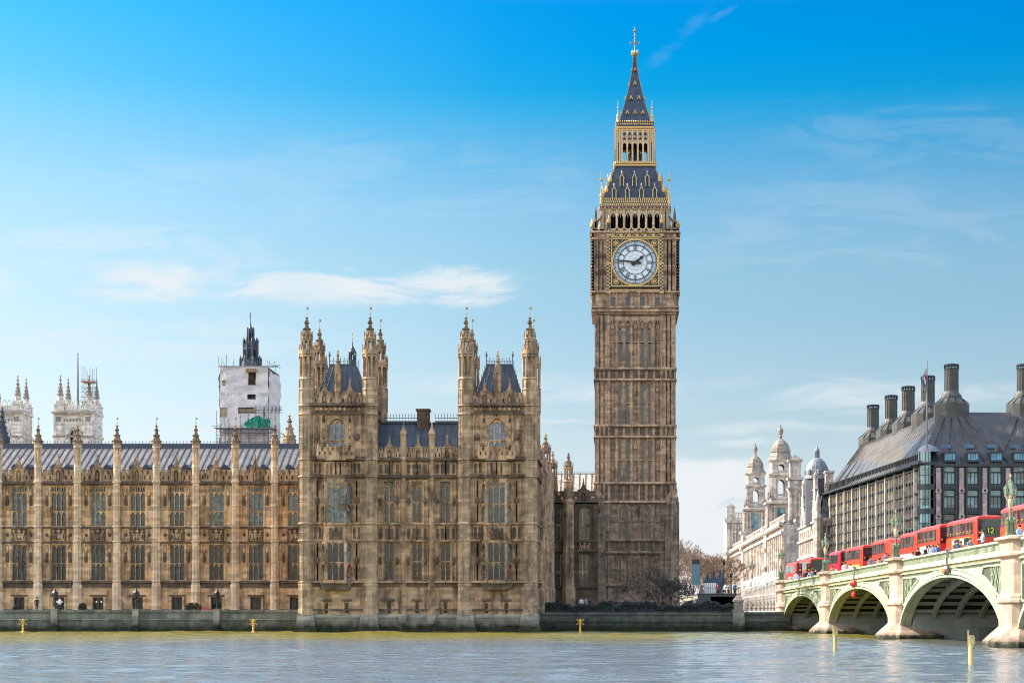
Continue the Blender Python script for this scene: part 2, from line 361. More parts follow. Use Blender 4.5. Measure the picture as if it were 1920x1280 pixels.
def glass(name, col, rough=0.08, cell=0.32, vary=0.6):
    """leaded panes: each quarry tilts and tints a little differently"""
    m, t, p = newmat(name)
    pos = t.n('ShaderNodeNewGeometry').outputs['Position']
    vor = t.n('ShaderNodeTexVoronoi', feature='F1', distance='CHEBYCHEV'); vor.inputs['Scale'].default_value = 1 / cell; vor.inputs['Randomness'].default_value = 0.4
    t.l(pos, vor.inputs['Vector'])
    bw = t.n('ShaderNodeRGBToBW'); t.l(vor.outputs['Color'], bw.inputs[0])
    big = t.noise(pos, 0.5, 2)
    f = t.math('MULTIPLY_ADD', bw.outputs[0], 0.6, t.math('MULTIPLY', big, 0.4))
    c = t.mix(t.ramp(f, [(0.3, 0.0), (0.75, 1.0)]), tuple(x * (1 - vary) for x in col), tuple(x * (1 + vary) for x in col))
    t.l(c, p.inputs['Base Color']); p.inputs['Roughness'].default_value = rough; p.inputs['Specular IOR Level'].default_value = 0.7
    bp = t.n('ShaderNodeBump', i_Strength=0.25, i_Distance=0.05); t.l(bw.outputs[0], bp.inputs['Height']); t.l(bp.outputs[0], p.inputs['Normal'])
    return m
M['glass_blue'] = glass('leaded glass bright', (0.05, 0.088, 0.105), vary=0.7)  # upper panes: sky reflection put into the base colour
M['glass_mid'] = glass('leaded glass', (0.022, 0.038, 0.047), vary=0.75)
M['glass_dark'] = glass('dark leaded glass', (0.012, 0.022, 0.028))
M['glass_pale'] = glass('pale leaded glass', (0.15, 0.205, 0.215), vary=0.5)  # canted side panes: bright sky reflection put into the colour
M['glass_tower'] = glass('blue tower window', (0.10, 0.16, 0.27), vary=0.5)
M['glass_office'] = glass('office glass', (0.13, 0.25, 0.27), 0.05, 1.3, 0.6)
M['glass_officedark'] = glass('dark office glass', (0.04, 0.06, 0.066), 0.05, 1.3, 0.6)
M['glass_street'] = glass('bronze tinted street glass', (0.045, 0.045, 0.04), 0.08, 1.2, 0.8)
M['glass_cyan'] = glass('cyan roof window', (0.03, 0.24, 0.40), 0.05, 0.8, 0.4)
M['glass_bus'] = glass('bus window', (0.05, 0.06, 0.065), 0.05, 0.7, 0.6)
M['bridgegreen'] = weathered('pale green bridge paint', (0.35, 0.40, 0.285), (0.14, 0.14, 0.095))
M['bridgegreen2'] = weathered('green bridge paint in mouldings', (0.15, 0.205, 0.125), (0.06, 0.075, 0.045))
M['lampgreen'] = plain('lamp green paint', (0.125, 0.165, 0.085), 0.5)
M['rampstone'] = stone('tan ramp stone', (0.27, 0.235, 0.20), (0.36, 0.32, 0.275), (0.14, 0.12, 0.10), 0.6)
M['gatestone'] = plain('blue grey gate stone', (0.085, 0.10, 0.13), 0.8, vary=0.3)
M['darkwall'] = plain('dark painted wall', (0.07, 0.075, 0.08), 0.8, vary=0.4)
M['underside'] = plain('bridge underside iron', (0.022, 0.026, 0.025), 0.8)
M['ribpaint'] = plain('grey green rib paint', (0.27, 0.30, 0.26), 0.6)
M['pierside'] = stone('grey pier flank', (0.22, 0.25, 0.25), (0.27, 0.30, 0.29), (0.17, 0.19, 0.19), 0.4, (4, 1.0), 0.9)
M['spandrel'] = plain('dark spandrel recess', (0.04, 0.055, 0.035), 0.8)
M['asphalt'] = plain('asphalt', (0.05, 0.05, 0.052), 0.9)
M['paving'] = plain('stone paving', (0.25, 0.24, 0.22), 0.9)
M['grass'] = plain('lawn', (0.05, 0.08, 0.025), 0.95, vary=0.4)
M['busred'] = weathered('red bus paint', (0.60, 0.030, 0.014), (0.34, 0.04, 0.03), 0.42, 0.4, 0.1)
M['busred2'] = plain('orange red bus paint', (0.70, 0.06, 0.025), 0.3, vary=0.05, coat=0.4)
M['buscrimson'] = plain('deep red bus paint', (0.42, 0.012, 0.03), 0.3, vary=0.05, coat=0.3)
M['white'] = plain('white paint', (0.78, 0.77, 0.74), 0.5, vary=0.04)
M['yellow'] = weathered('yellow paint', (0.66, 0.38, 0.045), (0.22, 0.13, 0.04))
M['paleyellow'] = weathered('weathered yellow post paint', (0.58, 0.48, 0.20), (0.24, 0.19, 0.08))
M['tealpanel'] = plain('teal grey panel', (0.11, 0.20, 0.25), 0.5)
M['rubber'] = plain('tyre rubber', (0.02, 0.02, 0.02), 0.85)
M['redlight'] = plain('red signal casing', (0.60, 0.03, 0.03), 0.5)
M['scaf'] = plain('scaffold tube', (0.16, 0.16, 0.17), 0.5, 0.4)
M['plank'] = plain('scaffold board', (0.30, 0.18, 0.10), 0.85, vary=0.3)
M['greennet'] = plain('green debris netting', (0.02, 0.19, 0.135), 0.8, vary=0.6, scale=1.2)
M['bark'] = plain('bare bark', (0.14, 0.10, 0.075), 0.95, vary=0.3)
M['twig'] = plain('bare reddish twigs', (0.22, 0.155, 0.115), 0.95, vary=0.3)
M['twigdark'] = plain('dark bare twigs', (0.055, 0.045, 0.045), 0.95, vary=0.3)
M['leaf'] = plain('dark shrub leaf', (0.05, 0.045, 0.022), 0.9, vary=0.5, scale=8)
M['hedge'] = plain('dark hedge leaf', (0.035, 0.042, 0.04), 0.9, vary=0.4, scale=5)
for nm, c in (('skin', (0.55, 0.34, 0.25)), ('cloth_white', (0.70, 0.70, 0.72)), ('cloth_black', (0.02, 0.02, 0.025)), ('cloth_blue', (0.06, 0.13, 0.32)),
              ('cloth_grey', (0.22, 0.22, 0.23)), ('cloth_red', (0.50, 0.05, 0.05)), ('cloth_tan', (0.42, 0.31, 0.21)), ('hair', (0.06, 0.04, 0.03)),
              ('cloth_pale', (0.40, 0.50, 0.62)), ('cloth_hi', (0.75, 0.75, 0.05)), ('orange', (0.85, 0.25, 0.03)), ('pink', (0.6, 0.12, 0.1))):
    M[nm] = plain(nm.replace('cloth_', '') + ' cloth', c, 0.85, vary=0.15)
def wrapmat():
    m, t, p = newmat('white scaffold sheeting')
    pos = t.n('ShaderNodeNewGeometry').outputs['Position']
    w = t.noise(t.mapping(pos, (0.5, 0.5, 0.8)), 1.0, 5, 0.6, 0.5); f = t.noise(pos, 2.2, 5, 0.65, 0.9)
    c = t.mix(t.ramp(w, [(0.35, 0.0), (0.65, 1.0)]), (0.46, 0.43, 0.42), (0.64, 0.60, 0.575))
    t.l(c, p.inputs['Base Color']); p.inputs['Roughness'].default_value = 0.45
    bp = t.n('ShaderNodeBump', i_Strength=0.45, i_Distance=0.4); t.l(f, bp.inputs['Height']); t.l(bp.outputs[0], p.inputs['Normal'])
    return m
M['wrap'] = wrapmat()
def watermat():
    m, t, p = newmat('river water')
    pos = t.n('ShaderNodeNewGeometry').outputs['Position']
    sp = t.n('ShaderNodeSeparateXYZ'); t.l(pos, sp.inputs[0])
    big = t.noise(t.mapping(pos, (0.02, 0.045, 1)), 1.0, 4, 0.55)
    c = t.mix(t.ramp(big, [(0.35, 0.0), (0.65, 1.0)]), (0.075, 0.092, 0.092), (0.105, 0.115, 0.10))
    # silt tint and palace reflection put into the colour by the walls, ragged edge
    e = t.math('ADD', sp.outputs[1], t.math('MULTIPLY_ADD', t.noise(t.mapping(pos, (0.05, 0.012, 1)), 1.0, 4, 0.6), 90.0, -45.0))
    olive_band = t.ramp(t.math('DIVIDE', e, 240.0), [(0.52, 0.0), (0.68, 1.0)])
    c = t.mix(olive_band, c, (0.15, 0.128, 0.022))
    t.l(t.math('MULTIPLY_ADD', olive_band, -0.20, 1.33), p.inputs['IOR'])
    t.l(c, p.inputs['Base Color'])
    p.inputs['Roughness'].default_value = 0.06; p.inputs['IOR'].default_value = 1.33; p.inputs['Specular IOR Level'].default_value = 0.9
    a = t.noise(t.mapping(pos, (1.1, 1.9, 1)), 1.0, 4, 0.65); b = t.noise(t.mapping(pos, (3.4, 5.0, 1)), 1.0, 3, 0.6)
    bp = t.n('ShaderNodeBump', i_Strength=1.0, i_Distance=0.17)
    t.l(t.math('MULTIPLY_ADD', b, 0.28, a), bp.inputs['Height']); t.l(bp.outputs[0], p.inputs['Normal'])
    return m
M['water'] = watermat()
# ------------------------------------------------------------------ gothic kit
def gothic(w, h, lights, transoms=(0.5,), sup=0.2, depth=0.36, mull=0.11, arched=False, lat=True):
    """(glass mesh builder, tracery mesh builder) for one window; x centred, z from 0, wall face at y=0"""
    g, f = MB(), MB()
    g.box(-w / 2 - 0.02, depth, -0.02, w / 2 + 0.02, depth + 0.05, h + 0.02)
    y0, y1 = depth - 0.2, depth - 0.002
    lw = w / lights
    zs = [0.0] + [h * t for t in transoms] + [h]
    for i in range(lights + 1):
        x = -w / 2 + i * lw; ww = mull if 0 < i < lights else mull * 1.5
        f.box(x - ww / 2, y0, 0, x + ww / 2, y1, h)
    for z in zs[1:-1]: f.box(-w / 2, y0 - 0.02, z - mull * 0.55, w / 2, y1 - 0.003, z + mull * 0.55)
    for k in range(len(zs) - 1):
        top = zs[k + 1]; last = k == len(zs) - 2
        s_top = top - (h * sup if last and sup else 0)
        for i in range(lights):
            a = -w / 2 + i * lw; b = a + lw
            f.pointed(a + mull / 2, b - mull / 2, s_top - lw * 0.75, s_top + (0.03 if last and sup else 0), y0 + 0.03, y1 - 0.006, k=3, rise=lw * 0.66)
            if last and sup:
                f.box((a + b) / 2 - mull * 0.3, y0 + 0.02, s_top, (a + b) / 2 + mull * 0.3, y1 - 0.004, top)
                for q in range(2):
                    a2 = a + q * lw / 2; b2 = a2 + lw / 2
                    f.pointed(a2 + mull / 3, b2 - mull / 3, top - lw * 0.42, top, y0 + 0.04, y1 - 0.008, k=2, rise=lw * 0.3)
    if lat:                                            # lead cames
        z = 0.42
        while z < h - 0.1: f.box(-w / 2, depth - 0.02, z - 0.012, w / 2, depth - 0.001, z + 0.012); z += 0.42
    if arched:
        f.pointed(-w / 2 - 0.05, w / 2 + 0.05, h - w * 0.55, h + 0.05, y0 - 0.3, y1 - 0.01, rise=w * 0.5, k=6)
    return g, f
def blind(mb, x0, x1, z0, z1, y, d=0.10, w=0.09, m=0, head=True):
    """blind panel: two shafts and a cusped head standing off the wall"""
    mb.box(x0 - w / 2, y - d, z0, x0 + w / 2, y, z1, m); mb.box(x1 - w / 2, y - d, z0, x1 + w / 2, y, z1, m)
    if head: mb.pointed(x0 + w / 2, x1 - w / 2, z1 - (x1 - x0) * 0.8, z1, y - d * 0.8, y, m, rise=(x1 - x0) * 0.62, k=3)
def crockets(mb, cx, cy, prof, n=8, step=0.42, sz=0.075, m=0):
    """leaf knobs up the edges of a spire"""
    for i in range(n):
        a = PI / n + 2 * PI * i / n
        for (r0, z0), (r1, z1) in zip(prof, prof[1:]):
            k = max(1, int((z1 - z0) / step))
            for j in range(k):
                t = (j + 0.5) / k; r = r0 + (r1 - r0) * t + sz * 0.5; z = z0 + (z1 - z0) * t
                x, y = cx + r * math.cos(a), cy + r * math.sin(a)
                mb.lathe(x, y, [(sz * 0.35, z - sz), (sz, z + sz * 0.4), (sz * 0.3, z + sz * 1.1)], 4, m=m)
def spire(mb, cx, cy, r, z0, z1, n=8, m=0, step=0.42, sz=0.08):
    h = z1 - z0
    prof = [(r, z0), (r * 0.62, z0 + h * 0.27), (r * 0.30, z0 + h * 0.58), (r * 0.14, z0 + h * 0.84), (0.04, z1)]
    mb.lathe(cx, cy, prof, n, m=m); crockets(mb, cx, cy, prof[:-1], n, step, sz, m)
    for t in (0.80, 0.92): mb.lathe(cx, cy, [(0.05, z0 + h * t - 0.12), (r * 0.32, z0 + h * t), (0.05, z0 + h * t + 0.12)], n, m=m)
def lantern(mb, cx, cy, r, z0, z1, n=8, post=0.13, m=0, head=0.16, foot=0.08):
    h = z1 - z0
    mb.lathe(cx, cy, [(r, z0), (r, z0 + h * foot)], n, m=m)
    for i in range(n):
        a = PI / n + 2 * PI * i / n; b = PI / n + 2 * PI * (i + 1) / n
        x, y = cx + (r - post * 0.5) * math.cos(a), cy + (r - post * 0.5) * math.sin(a)
        x2, y2 = cx + (r - post * 0.5) * math.cos(b), cy + (r - post * 0.5) * math.sin(b)
        mb.lathe(x, y, [(post, z0 + h * foot), (post, z1)], 4, rot=a + PI / 4, m=m)
        hh = h * head
        mb.bar((x, y, z1 - hh * 0.5), (x2, y2, z1 - hh * 0.5), hh * 0.5, m)
        for q in (0.22, 0.78):                           # haunches of the little arch
            xx, yy = x + (x2 - x) * q, y + (y2 - y) * q
            mb.bar((xx, yy, z1 - hh * 0.9), (x + (x2 - x) * (0 if q < .5 else 1), y + (y2 - y) * (0 if q < .5 else 1), z1 - hh * 1.7), post * 0.5, m)
    mb.lathe(cx, cy, [(r * 1.12, z1), (r * 1.16, z1 + 0.12), (r, z1 + 0.2)], n, m=m)
def gablets(mb, cx, cy, r, z0, h, n=8, m=0):
    """ring of small gables with finials"""
    for i in range(n):
        a = 2 * PI * i / n; w = r * math.tan(PI / n) * 0.9
        mt = Matrix.Translation((cx, cy, 0)) @ Matrix.Rotation(a + PI / 2, 4, 'Z')
        q = MB(mt); q.ext([(-w, z0), (w, z0), (0, z0 + h)], -r * 1.06, -r * 0.9); q.bar((0, -r, z0 + h), (0, -r, z0 + h * 1.5), 0.05)
        mb.add(q.v, q.f, m)
def vane(g, cx, cy, z0, h, w=0.3):
    g.bar((cx, cy, z0), (cx, cy, z0 + h), 0.035, n=5, w2=0.02)
    g.lathe(cx, cy, [(0.02, z0 + h * 0.2), (0.09, z0 + h * 0.27), (0.02, z0 + h * 0.34)], 6)
    g.box(cx - w * 0.1, cy - 0.015, z0 + h * 0.66, cx + w, cy + 0.015, z0 + h * 0.88)
    g.bar((cx - w * 0.6, cy, z0 + h * 0.77), (cx + 0.02, cy, z0 + h * 0.77), 0.02)
def merlons(mb, x0, x1, z0, z1, y, th=0.3, step=0.75, gap=0.22, m=0):
    """pierced battlement"""
    n = max(1, round((x1 - x0) / step)); s = (x1 - x0) / n; zm = z0 + (z1 - z0) * 0.62
    ops = []
    for i in range(n):
        a = x0 + i * s; c = a + s / 2
        ops.append((c - s * 0.14, z0 + (zm - z0) * 0.25, c + s * 0.14, z0 + (zm - z0) * 0.8))
    mb.wall(x0, x1, z0, zm, y, th, ops, m); mb.wall(x0, x1, z0, zm, y + th, -0.001, ops, m)
    for i in range(n):
        a = x0 + i * s
        mb.box(a + gap / 2, y, zm - 0.001, a + s - gap / 2, y + th, z1, m)
        mb.box(a + gap / 2 - 0.04, y - 0.05, z1, a + s - gap / 2 + 0.04, y + th + 0.05, z1 + 0.07, m)
        mb.box(a, y - 0.03, zm - 0.05, a + gap / 2, y + th + .03, zm + 0.03, m)
        mb.box(a + s - gap / 2, y - 0.03, zm - 0.05, a + s, y + th + .03, zm + 0.03, m)
def gable(mb, x, z0, z1, w, y, th=0.35, m=0):
    """raised battlement gable with niche and finial"""
    zz = z0 + (z1 - z0) * 0.62
    mb.box(x - w / 2, y, z0, x - w * 0.22, y + th, zz, m); mb.box(x + w * 0.22, y, z0, x + w / 2, y + th, zz, m)
    mb.box(x - w * 0.22, y + th * 0.6, z0, x + w * 0.22, y + th - 0.01, zz, m)
    mb.pointed(x - w * 0.22, x + w * 0.22, zz - w * 0.45, zz, y + 0.003, y + th - 0.02, m, k=3)
    mb.lathe(x, y + th * 0.35, [(0.06, z0 + .1), (0.13, z0 + .3), (0.12, zz - w * .5), (0.07, zz - w * .4)], 6, m=m)
    mb.box(x - w * 0.58, y - 0.06, zz, x + w * 0.58, y + th + 0.06, zz + 0.08, m)
    mb.ext([(x - w * 0.36, zz + 0.08), (x + w * 0.36, zz + 0.08), (x + w * 0.2, zz + (z1 - zz) * .45), (x + w * 0.07, z1), (x - w * 0.07, z1), (x - w * 0.2, zz + (z1 - zz) * .45)], y + 0.02, y + th - 0.02, m)
    mb.lathe(x, y + th / 2, [(w * 0.12, z1), (w * 0.06, z1 + 0.3), (0.03, z1 + 0.75)], 6, m=m)
    mb.lathe(x, y + th / 2, [(0.03, z1 + 0.45), (0.1, z1 + 0.55), (0.03, z1 + 0.65)], 6, m=m)
def course(mb, x0, x1, z, h, y, d, m=0, dent=0):
    """moulded string course: weathered top, deep hollow; dent: spacing of carved bosses below"""
    mb.ext([(x0, z), (x1, z), (x1, z + h * 0.55), (x0, z + h * 0.55)], y - d, y + 0.02, m)
    mb.add([(x0, y - d, z + h * .55), (x1, y - d, z + h * .55), (x1, y, z + h), (x0, y, z + h)], [(0, 1, 2, 3)], m)
    if dent:
        n = int((x1 - x0) / dent)
        for i in range(n):
            x = x0 + (i + 0.5) * (x1 - x0) / n
            mb.box(x - dent * 0.3, y - d * 0.6, z - 0.16, x + dent * 0.3, y, z - 0.002, m)
def arms(w, h, m=0):
    """royal arms: shield, crown, two supporters"""
    a = MB()
    a.ext([(-w * .13, h * .62), (-w * .13, h * .3), (0, h * .12), (w * .13, h * .3), (w * .13, h * .62)], -0.16, 0.02)
    a.lathe(0, -0.08, [(w * .10, h * .64), (w * .13, h * .74), (w * .12, h * .82), (w * .03, h * .92), (0.02, h)], 8)
    for s in (-1, 1):
        a.bar((s * w * .2, -.08, h * .12), (s * w * .26, -.1, h * .5), 0.14, w2=0.17); a.bar((s * w * .26, -.1, h * .5), (s * w * .33, -.1, h * .68), 0.15, w2=0.12)
        a.lathe(s * w * .34, -.12, [(0.05, h * .62), (0.15, h * .72), (0.13, h * .8), (0.04, h * .86)], 6)
        a.bar((s * w * .27, -.14, h * .5), (s * w * .13, -.16, h * .56), 0.06); a.bar((s * w * .27, -.14, h * .42), (s * w * .13, -.16, h * .38), 0.06)
        a.bar((s * w * .2, -.08, h * .15), (s * w * .38, -.1, h * .1), 0.09); a.bar((s * w * .36, -.06, h * .1), (s * w * .43, -.06, h * .5), 0.05)
        a.bar((s * w * .43, -.06, h * .5), (s * w * .38, -.06, h * .6), 0.05)
    a.box(-w * .42, -.1, 0, w * .42, 0.0, h * .09)
    return a
def cresting(mb, x0, x1, y, z, h, step, m=0):
    mb.box(x0, y - 0.03, z, x1, y + 0.03, z + h * 0.14, m); mb.box(x0, y - 0.02, z + h * .42, x1, y + 0.02, z + h * .48, m)
    n = int((x1 - x0) / step)
    for i in range(n + 1):
        x = x0 + i * (x1 - x0) / n
        mb.bar((x, y, z + h * .1), (x, y, z + h), 0.03, m, w2=0.015)
        mb.lathe(x, y, [(0.02, z + h * .6), (step * .2, z + h * .72), (0.02, z + h * .86)], 4, m=m)

# ------------------------------------------------------------------ water, ground, sheets
def build_river():
    # a displaced sheet where the picture looks closely, flat water beyond it
    rng = np.random.default_rng(4)
    xs = np.linspace(-86, 60, 487); rows = []; yy = 44.0
    while yy < 224: rows.append(yy); yy += 0.18 + (yy - 44) * 0.0022
    ys = np.array(rows); XX, YY = np.meshgrid(xs, ys); ZZ = np.zeros_like(XX)
    for i in range(64):
        lam = 0.7 * (12 / 0.7) ** rng.random(); k = 2 * PI / lam
        th = rng.normal(1.75, 0.62); ph = rng.random() * 2 * PI
        ZZ += 0.0030 * lam ** 0.72 * np.sin(k * (np.cos(th) * XX + np.sin(th) * YY) + ph + 0.6 * np.sin(0.13 * XX + 0.09 * YY + i))
    # gusts and slicks
    gust = 0.75 + 0.35 * np.sin(0.045 * XX + 1.3 * np.sin(0.03 * YY)) * np.sin(0.06 * YY + 0.02 * XX)
    calm = np.clip((224 - YY) / 12, 0.7, 1) * (1 + .35 * np.clip((YY - 120) / 60, 0, 1))
    ZZ *= gust * calm
    edge = np.minimum.reduce([np.clip((XX + 86) / 6, 0, 1), np.clip((60 - XX) / 6, 0, 1), np.clip((YY - 44) / 5, 0, 1), np.clip((224 - YY) / 5, 0, 1)])
    ZZ = ZZ * edge
    v = np.stack([XX, YY, ZZ], -1).reshape(-1, 3)
    ny, nx = XX.shape; idx = np.arange(ny * nx).reshape(ny, nx)
    q = np.stack([idx[:-1, :-1], idx[:-1, 1:], idx[1:, 1:], idx[1:, :-1]], -1).reshape(-1, 4)
    far = [(-3000, -400, 0), (3000, -400, 0), (3000, 44, 0), (-3000, 44, 0), (-3000, 44, 0), (-86, 44, 0), (-86, 224, 0), (-3000, 224, 0),
           (60, 44, 0), (3000, 44, 0), (3000, 224, 0), (60, 224, 0), (-3000, 224, 0), (3000, 224, 0), (3000, 262, 0), (-3000, 262, 0)]
    v = np.concatenate([v, np.array(far, dtype=float)]); n0 = ny * nx
    q = np.concatenate([q, np.array([[n0 + 4 * k + j for j in range(4)] for k in range(4)])])
    me = bpy.data.meshes.new('river'); me.vertices.add(len(v)); me.vertices.foreach_set('co', v.astype(np.float32).ravel())
    me.loops.add(q.size); me.loops.foreach_set('vertex_index', q.astype(np.int32).ravel())
    me.polygons.add(len(q)); me.polygons.foreach_set('loop_start', np.arange(0, q.size, 4, dtype=np.int32))
    me.polygons.foreach_set('use_smooth', np.ones(len(q), dtype=bool)); me.materials.append(M['water']); me.update(calc_edges=True); me.validate()
    struct(put('river', me))
    # ground: one sheet out to the horizon, its river edge behind the walls
    g = MB(); g.add([(-4000, 217.6, 2.2), (4000, 217.6, 2.2), (4000, 9000, 2.2), (-4000, 9000, 2.2), (-4000, 217.6, -1), (4000, 217.6, -1)], [(0, 1, 2, 3), (4, 5, 1, 0)])
    struct(g.build('ground', M['paving']))
    g = MB(); g.add([(X(1014, 226), 226, 2.206), (X(1384, 232), 226, 2.206), (15, 282, 2.206), (-8.6, 282, 2.206)], [(0, 1, 2, 3)])
    struct(g.build('lawn', M['grass']))
build_river()

# ------------------------------------------------------------------ palace: river wing behind the terrace
SOOT_SHADE = M['palace_dark']  # also paints the shade in panel fields and under courses
def build_wing():
    D = 225.0; s = D / FPX; xc = X(258, D); zb = 2.2
    L = lambda px: X(px, D) - xc
    H = lambda py: Z(py, D) - zb
    root = thing('palace_wing', 'long golden stone gothic palace wing behind the river terrace, left of the square towered block', 'palace wing', (xc, D, zb))
    bays = [36.3 + 73.9 * k for k in range(-2, 8)]; butt = [-1.8 + 73.9 * k for k in range(-2, 8)]
    xl, xr = L(-186), -35.3 - xc
    w = MB(); ops = []
    for b in bays:
        ops += [(L(b - 14), H(986), L(b + 14), H(911)), (L(b - 13.5), H(1087), L(b + 13.5), H(1021)), (L(b - 10), H(1146), L(b + 10), H(1119))]
    w.wall(xl, xr, 0, H(903), 0, 0.45, [o for o in ops if o[2] < xr], 0)
    for b in bays:
        for (t0, t1) in ((987, 906), (1088, 1018)):
            for sx in (-1, 1):
                a = L(b + sx * 17); c = L(b + sx * 27); x0, x1 = min(a, c), max(a, c)
                zm = (H(t0) + H(t1)) / 2 - 0.2
                blind(w, x0, x1, H(t0), zm, 0, 0.13, 0.13); blind(w, x0, x1, zm, H(t1), 0, 0.13, 0.13)
                w.box(x0 - .1, -.16, zm - .06, x1 + .1, 0, zm + .06)
                xm = (x0 + x1) / 2                                  # statue under a canopy
                w.lathe(xm, -.1, [(0.07, zm + .1), (0.16, zm + .3), (0.15, zm + .9), (0.1, zm + 1.0), (0.09, zm + 1.2), (0.03, zm + 1.3)], 6, m=1)
                w.lathe(xm, -.1, [(0.17, zm + 1.35), (0.2, zm + 1.5), (0.06, zm + 2.0), (0.02, zm + 2.3)], 6)
        for zz in (1010,):                                         # panel band beside the arms
            for sx in (-1, 1):
                a, c = L(b + sx * 17), L(b + sx * 27); x0, x1 = min(a, c), max(a, c)
                blind(w, x0, x1, H(1013), H(991), 0, 0.12, 0.12)
                w.lathe((x0 + x1) / 2, -.03, [(0.02, H(1006)), (0.2, H(1002)), (0.02, H(998))], 6, m=1)
        w.box(L(b - 14.5), -.02, H(1014.5), L(b + 14.5), 0.0, H(991), 1)
        # label mould and surround of the door openings
        for sx in (-1, 1): w.box(L(b + sx * 12.2) - .12, -.14, 0, L(b + sx * 12.2) + .12, 0, H(1115))
        w.box(L(b - 15), -.2, H(1117.5), L(b + 15), 0, H(1114.5), 1)
    cuts = [(xl, L(butt[0]) - .6)] + [(L(butt[i]) + .45, L(butt[i + 1]) - .45) for i in range(len(butt) - 1)] + [(L(butt[-1]) + .45, xr)]
    for x0, x1 in cuts:
        if x1 <= x0: continue
        course(w, x0, x1, H(907), 0.38, 0, 0.34, 1, 0.5); course(w, x0, x1, H(990.5), 0.22, 0, 0.22, 1); course(w, x0, x1, H(1018), 0.22, 0, 0.22, 1)
        course(w, x0, x1, H(1092), 0.25, 0, 0.3, 1); w.box(x0, -.1, H(1101), x1, 0, H(1092.3), 1); course(w, x0, x1, H(1146), 0.3, 0, 0.12, 1)
    w.build('wall', [M['palace_warm'], SOOT_SHADE], root)
    am = arms(1.75, 1.5).mesh('arms', M['palace'])
    g1, f1 = gothic(28 * s, 75 * s, 3, (0.37,), 0.15, .30, .06, lat=False); g2, f2 = gothic(27 * s, 66 * s, 3, (0.48,), 0.0, .30, .06, lat=False); g3, f3 = gothic(20 * s, 27 * s, 2, (), 0.0)
    gm = [[g1.mesh('pane', M[k]) for k in ('glass_blue', 'glass_mid', 'glass_dark')], [g2.mesh('pane', M[k]) for k in ('glass_mid', 'glass_dark')], [g3.mesh('pane', M['glass_dark'])]]
    fm = [f1.mesh('tracery', M['palace_warm']), f2.mesh('tracery', M['palace']), f3.mesh('tracery', M['palace_dark'])]
    for i, b in enumerate(bays):
        if L(b) + 1 > xr: continue
        o = put('window', gm[0][random.choice((0, 0, 0, 1)) if i < 6 else random.choice((1, 1, 0))], root, (L(b), 0, H(986))); put('tracery', fm[0], o)
        o = put('window', gm[1][random.choice((0, 1, 1))], root, (L(b), 0, H(1087))); put('tracery', fm[1], o)
        o = put('door', gm[2][0], root, (L(b), 0, H(1146))); put('frame', fm[2], o)
        put('coat_of_arms', am, root, (L(b), -0.02, H(1013.8)))
    # lit fanlights over two of the doors
    e = newmat('warm lamplight'); e[2].inputs['Emission Color'].default_value = (1, .62, .15, 1); e[2].inputs['Emission Strength'].default_value = .07
    M['lamplight'] = e[0]
    for b in (110, 184):
        for sx in (-1, 1):
            q = MB(); q.box(-.09, -.03, 0, .09, 0, .2); q.build('lit_pane', M['lamplight'], root, (L(b + sx * 4.5), 0.34, H(1129)))
    # buttresses with pinnacles
    bm = MB(); r = 0.50
    bm.lathe(0, -0.1, [(0.80, 0), (0.80, 0.3), (0.70, 0.4), (0.70, H(1102)), (0.74, H(1098)), (0.62, H(1092)), (0.56, H(1090)), (0.56, H(1018)), (0.52, H(990)), (0.5, H(907)),
                       (0.68, H(905)), (0.68, H(902)), (0.54, H(900)), (0.54, H(876)), (0.58, H(875)), (0.46, H(872))], 8)
    for z in (1055, 950): bm.lathe(0, -0.1, [(0.57, H(z)), (0.64, H(z) + .1), (0.54, H(z) + .25)], 8)
    for zt in (1016, 988, 1090): bm.lathe(0, -.1, [(0.55, H(zt) - .1), (0.72, H(zt)), (0.72, H(zt) + .1), (0.55, H(zt) + .22)], 8)
    for i in range(8):                                             # shafts at the angles
        a = PI / 8 + i * PI / 4; x, y = 0.55 * math.cos(a), -0.1 + 0.55 * math.sin(a)
        bm.bar((x, y, H(1088)), (x * .92, y * .95, H(908)), 0.06)
    lantern(bm, 0, -0.1, 0.50, H(872), H(834), 8, 0.1); gablets(bm, 0, -.1, .52, H(834), .5)
    bm.lathe(0, -.1, [(0.2, H(872)), (0.2, H(834))], 6)
    bm.v = [(x * .8, -.1 + (y + .1) * .85, z) for x, y, z in bm.v]
    bme = bm.mesh('buttress', M['palace_pale'])
    pm = MB(); spire(pm, 0, -.1, 0.62, H(832), H(796), 8, step=.5, sz=.1); pme = pm.mesh('spire', M['spirestone'])
    vm = MB(); vane(vm, 0, -.1, H(797), 1.0, .16); vme = vm.mesh('vane', M['oldgold'])
    for b in butt + [butt[-1] + 73.9]:
        if L(b) > xr: continue
        o = put('buttress', bme, root, (L(b), 0, 0)); put('spire', pme, o); put('vane', vme, o)
    # battlement
    p = MB()
    for x0, x1 in cuts:
        if x1 - x0 < 1: continue
        xm = (x0 + x1) / 2
        merlons(p, x0, xm - .62, H(902), H(881), -.05, .3, .72); merlons(p, xm + .62, x1, H(902), H(881), -.05, .3, .72)
        gable(p, xm, H(902), H(862), 1.2, -.12, .4)
    p.build('parapet', M['palace'], root)
    # roof of pale iron plates with raised ribs
    rf = MB(); ye, yr = 1.4, 9.0; ze = Z(888, D + ye) - zb; zr = Z(834, D + yr) - zb
    rf.add([(xl, ye, ze), (xr, ye, ze), (xr, yr, zr), (xl, yr, zr), (xl, 2 * yr - ye, ze), (xr, 2 * yr - ye, ze)], [(0, 1, 2, 3), (3, 2, 5, 4), (0, 3, 4), (1, 5, 2)])
    rf.box(xl, 0.7, 0.5, xr, ye + .4, ze - .15, 1)
    ro = rf.build('roof', [M['roofpale'], SOOT_SHADE], root)
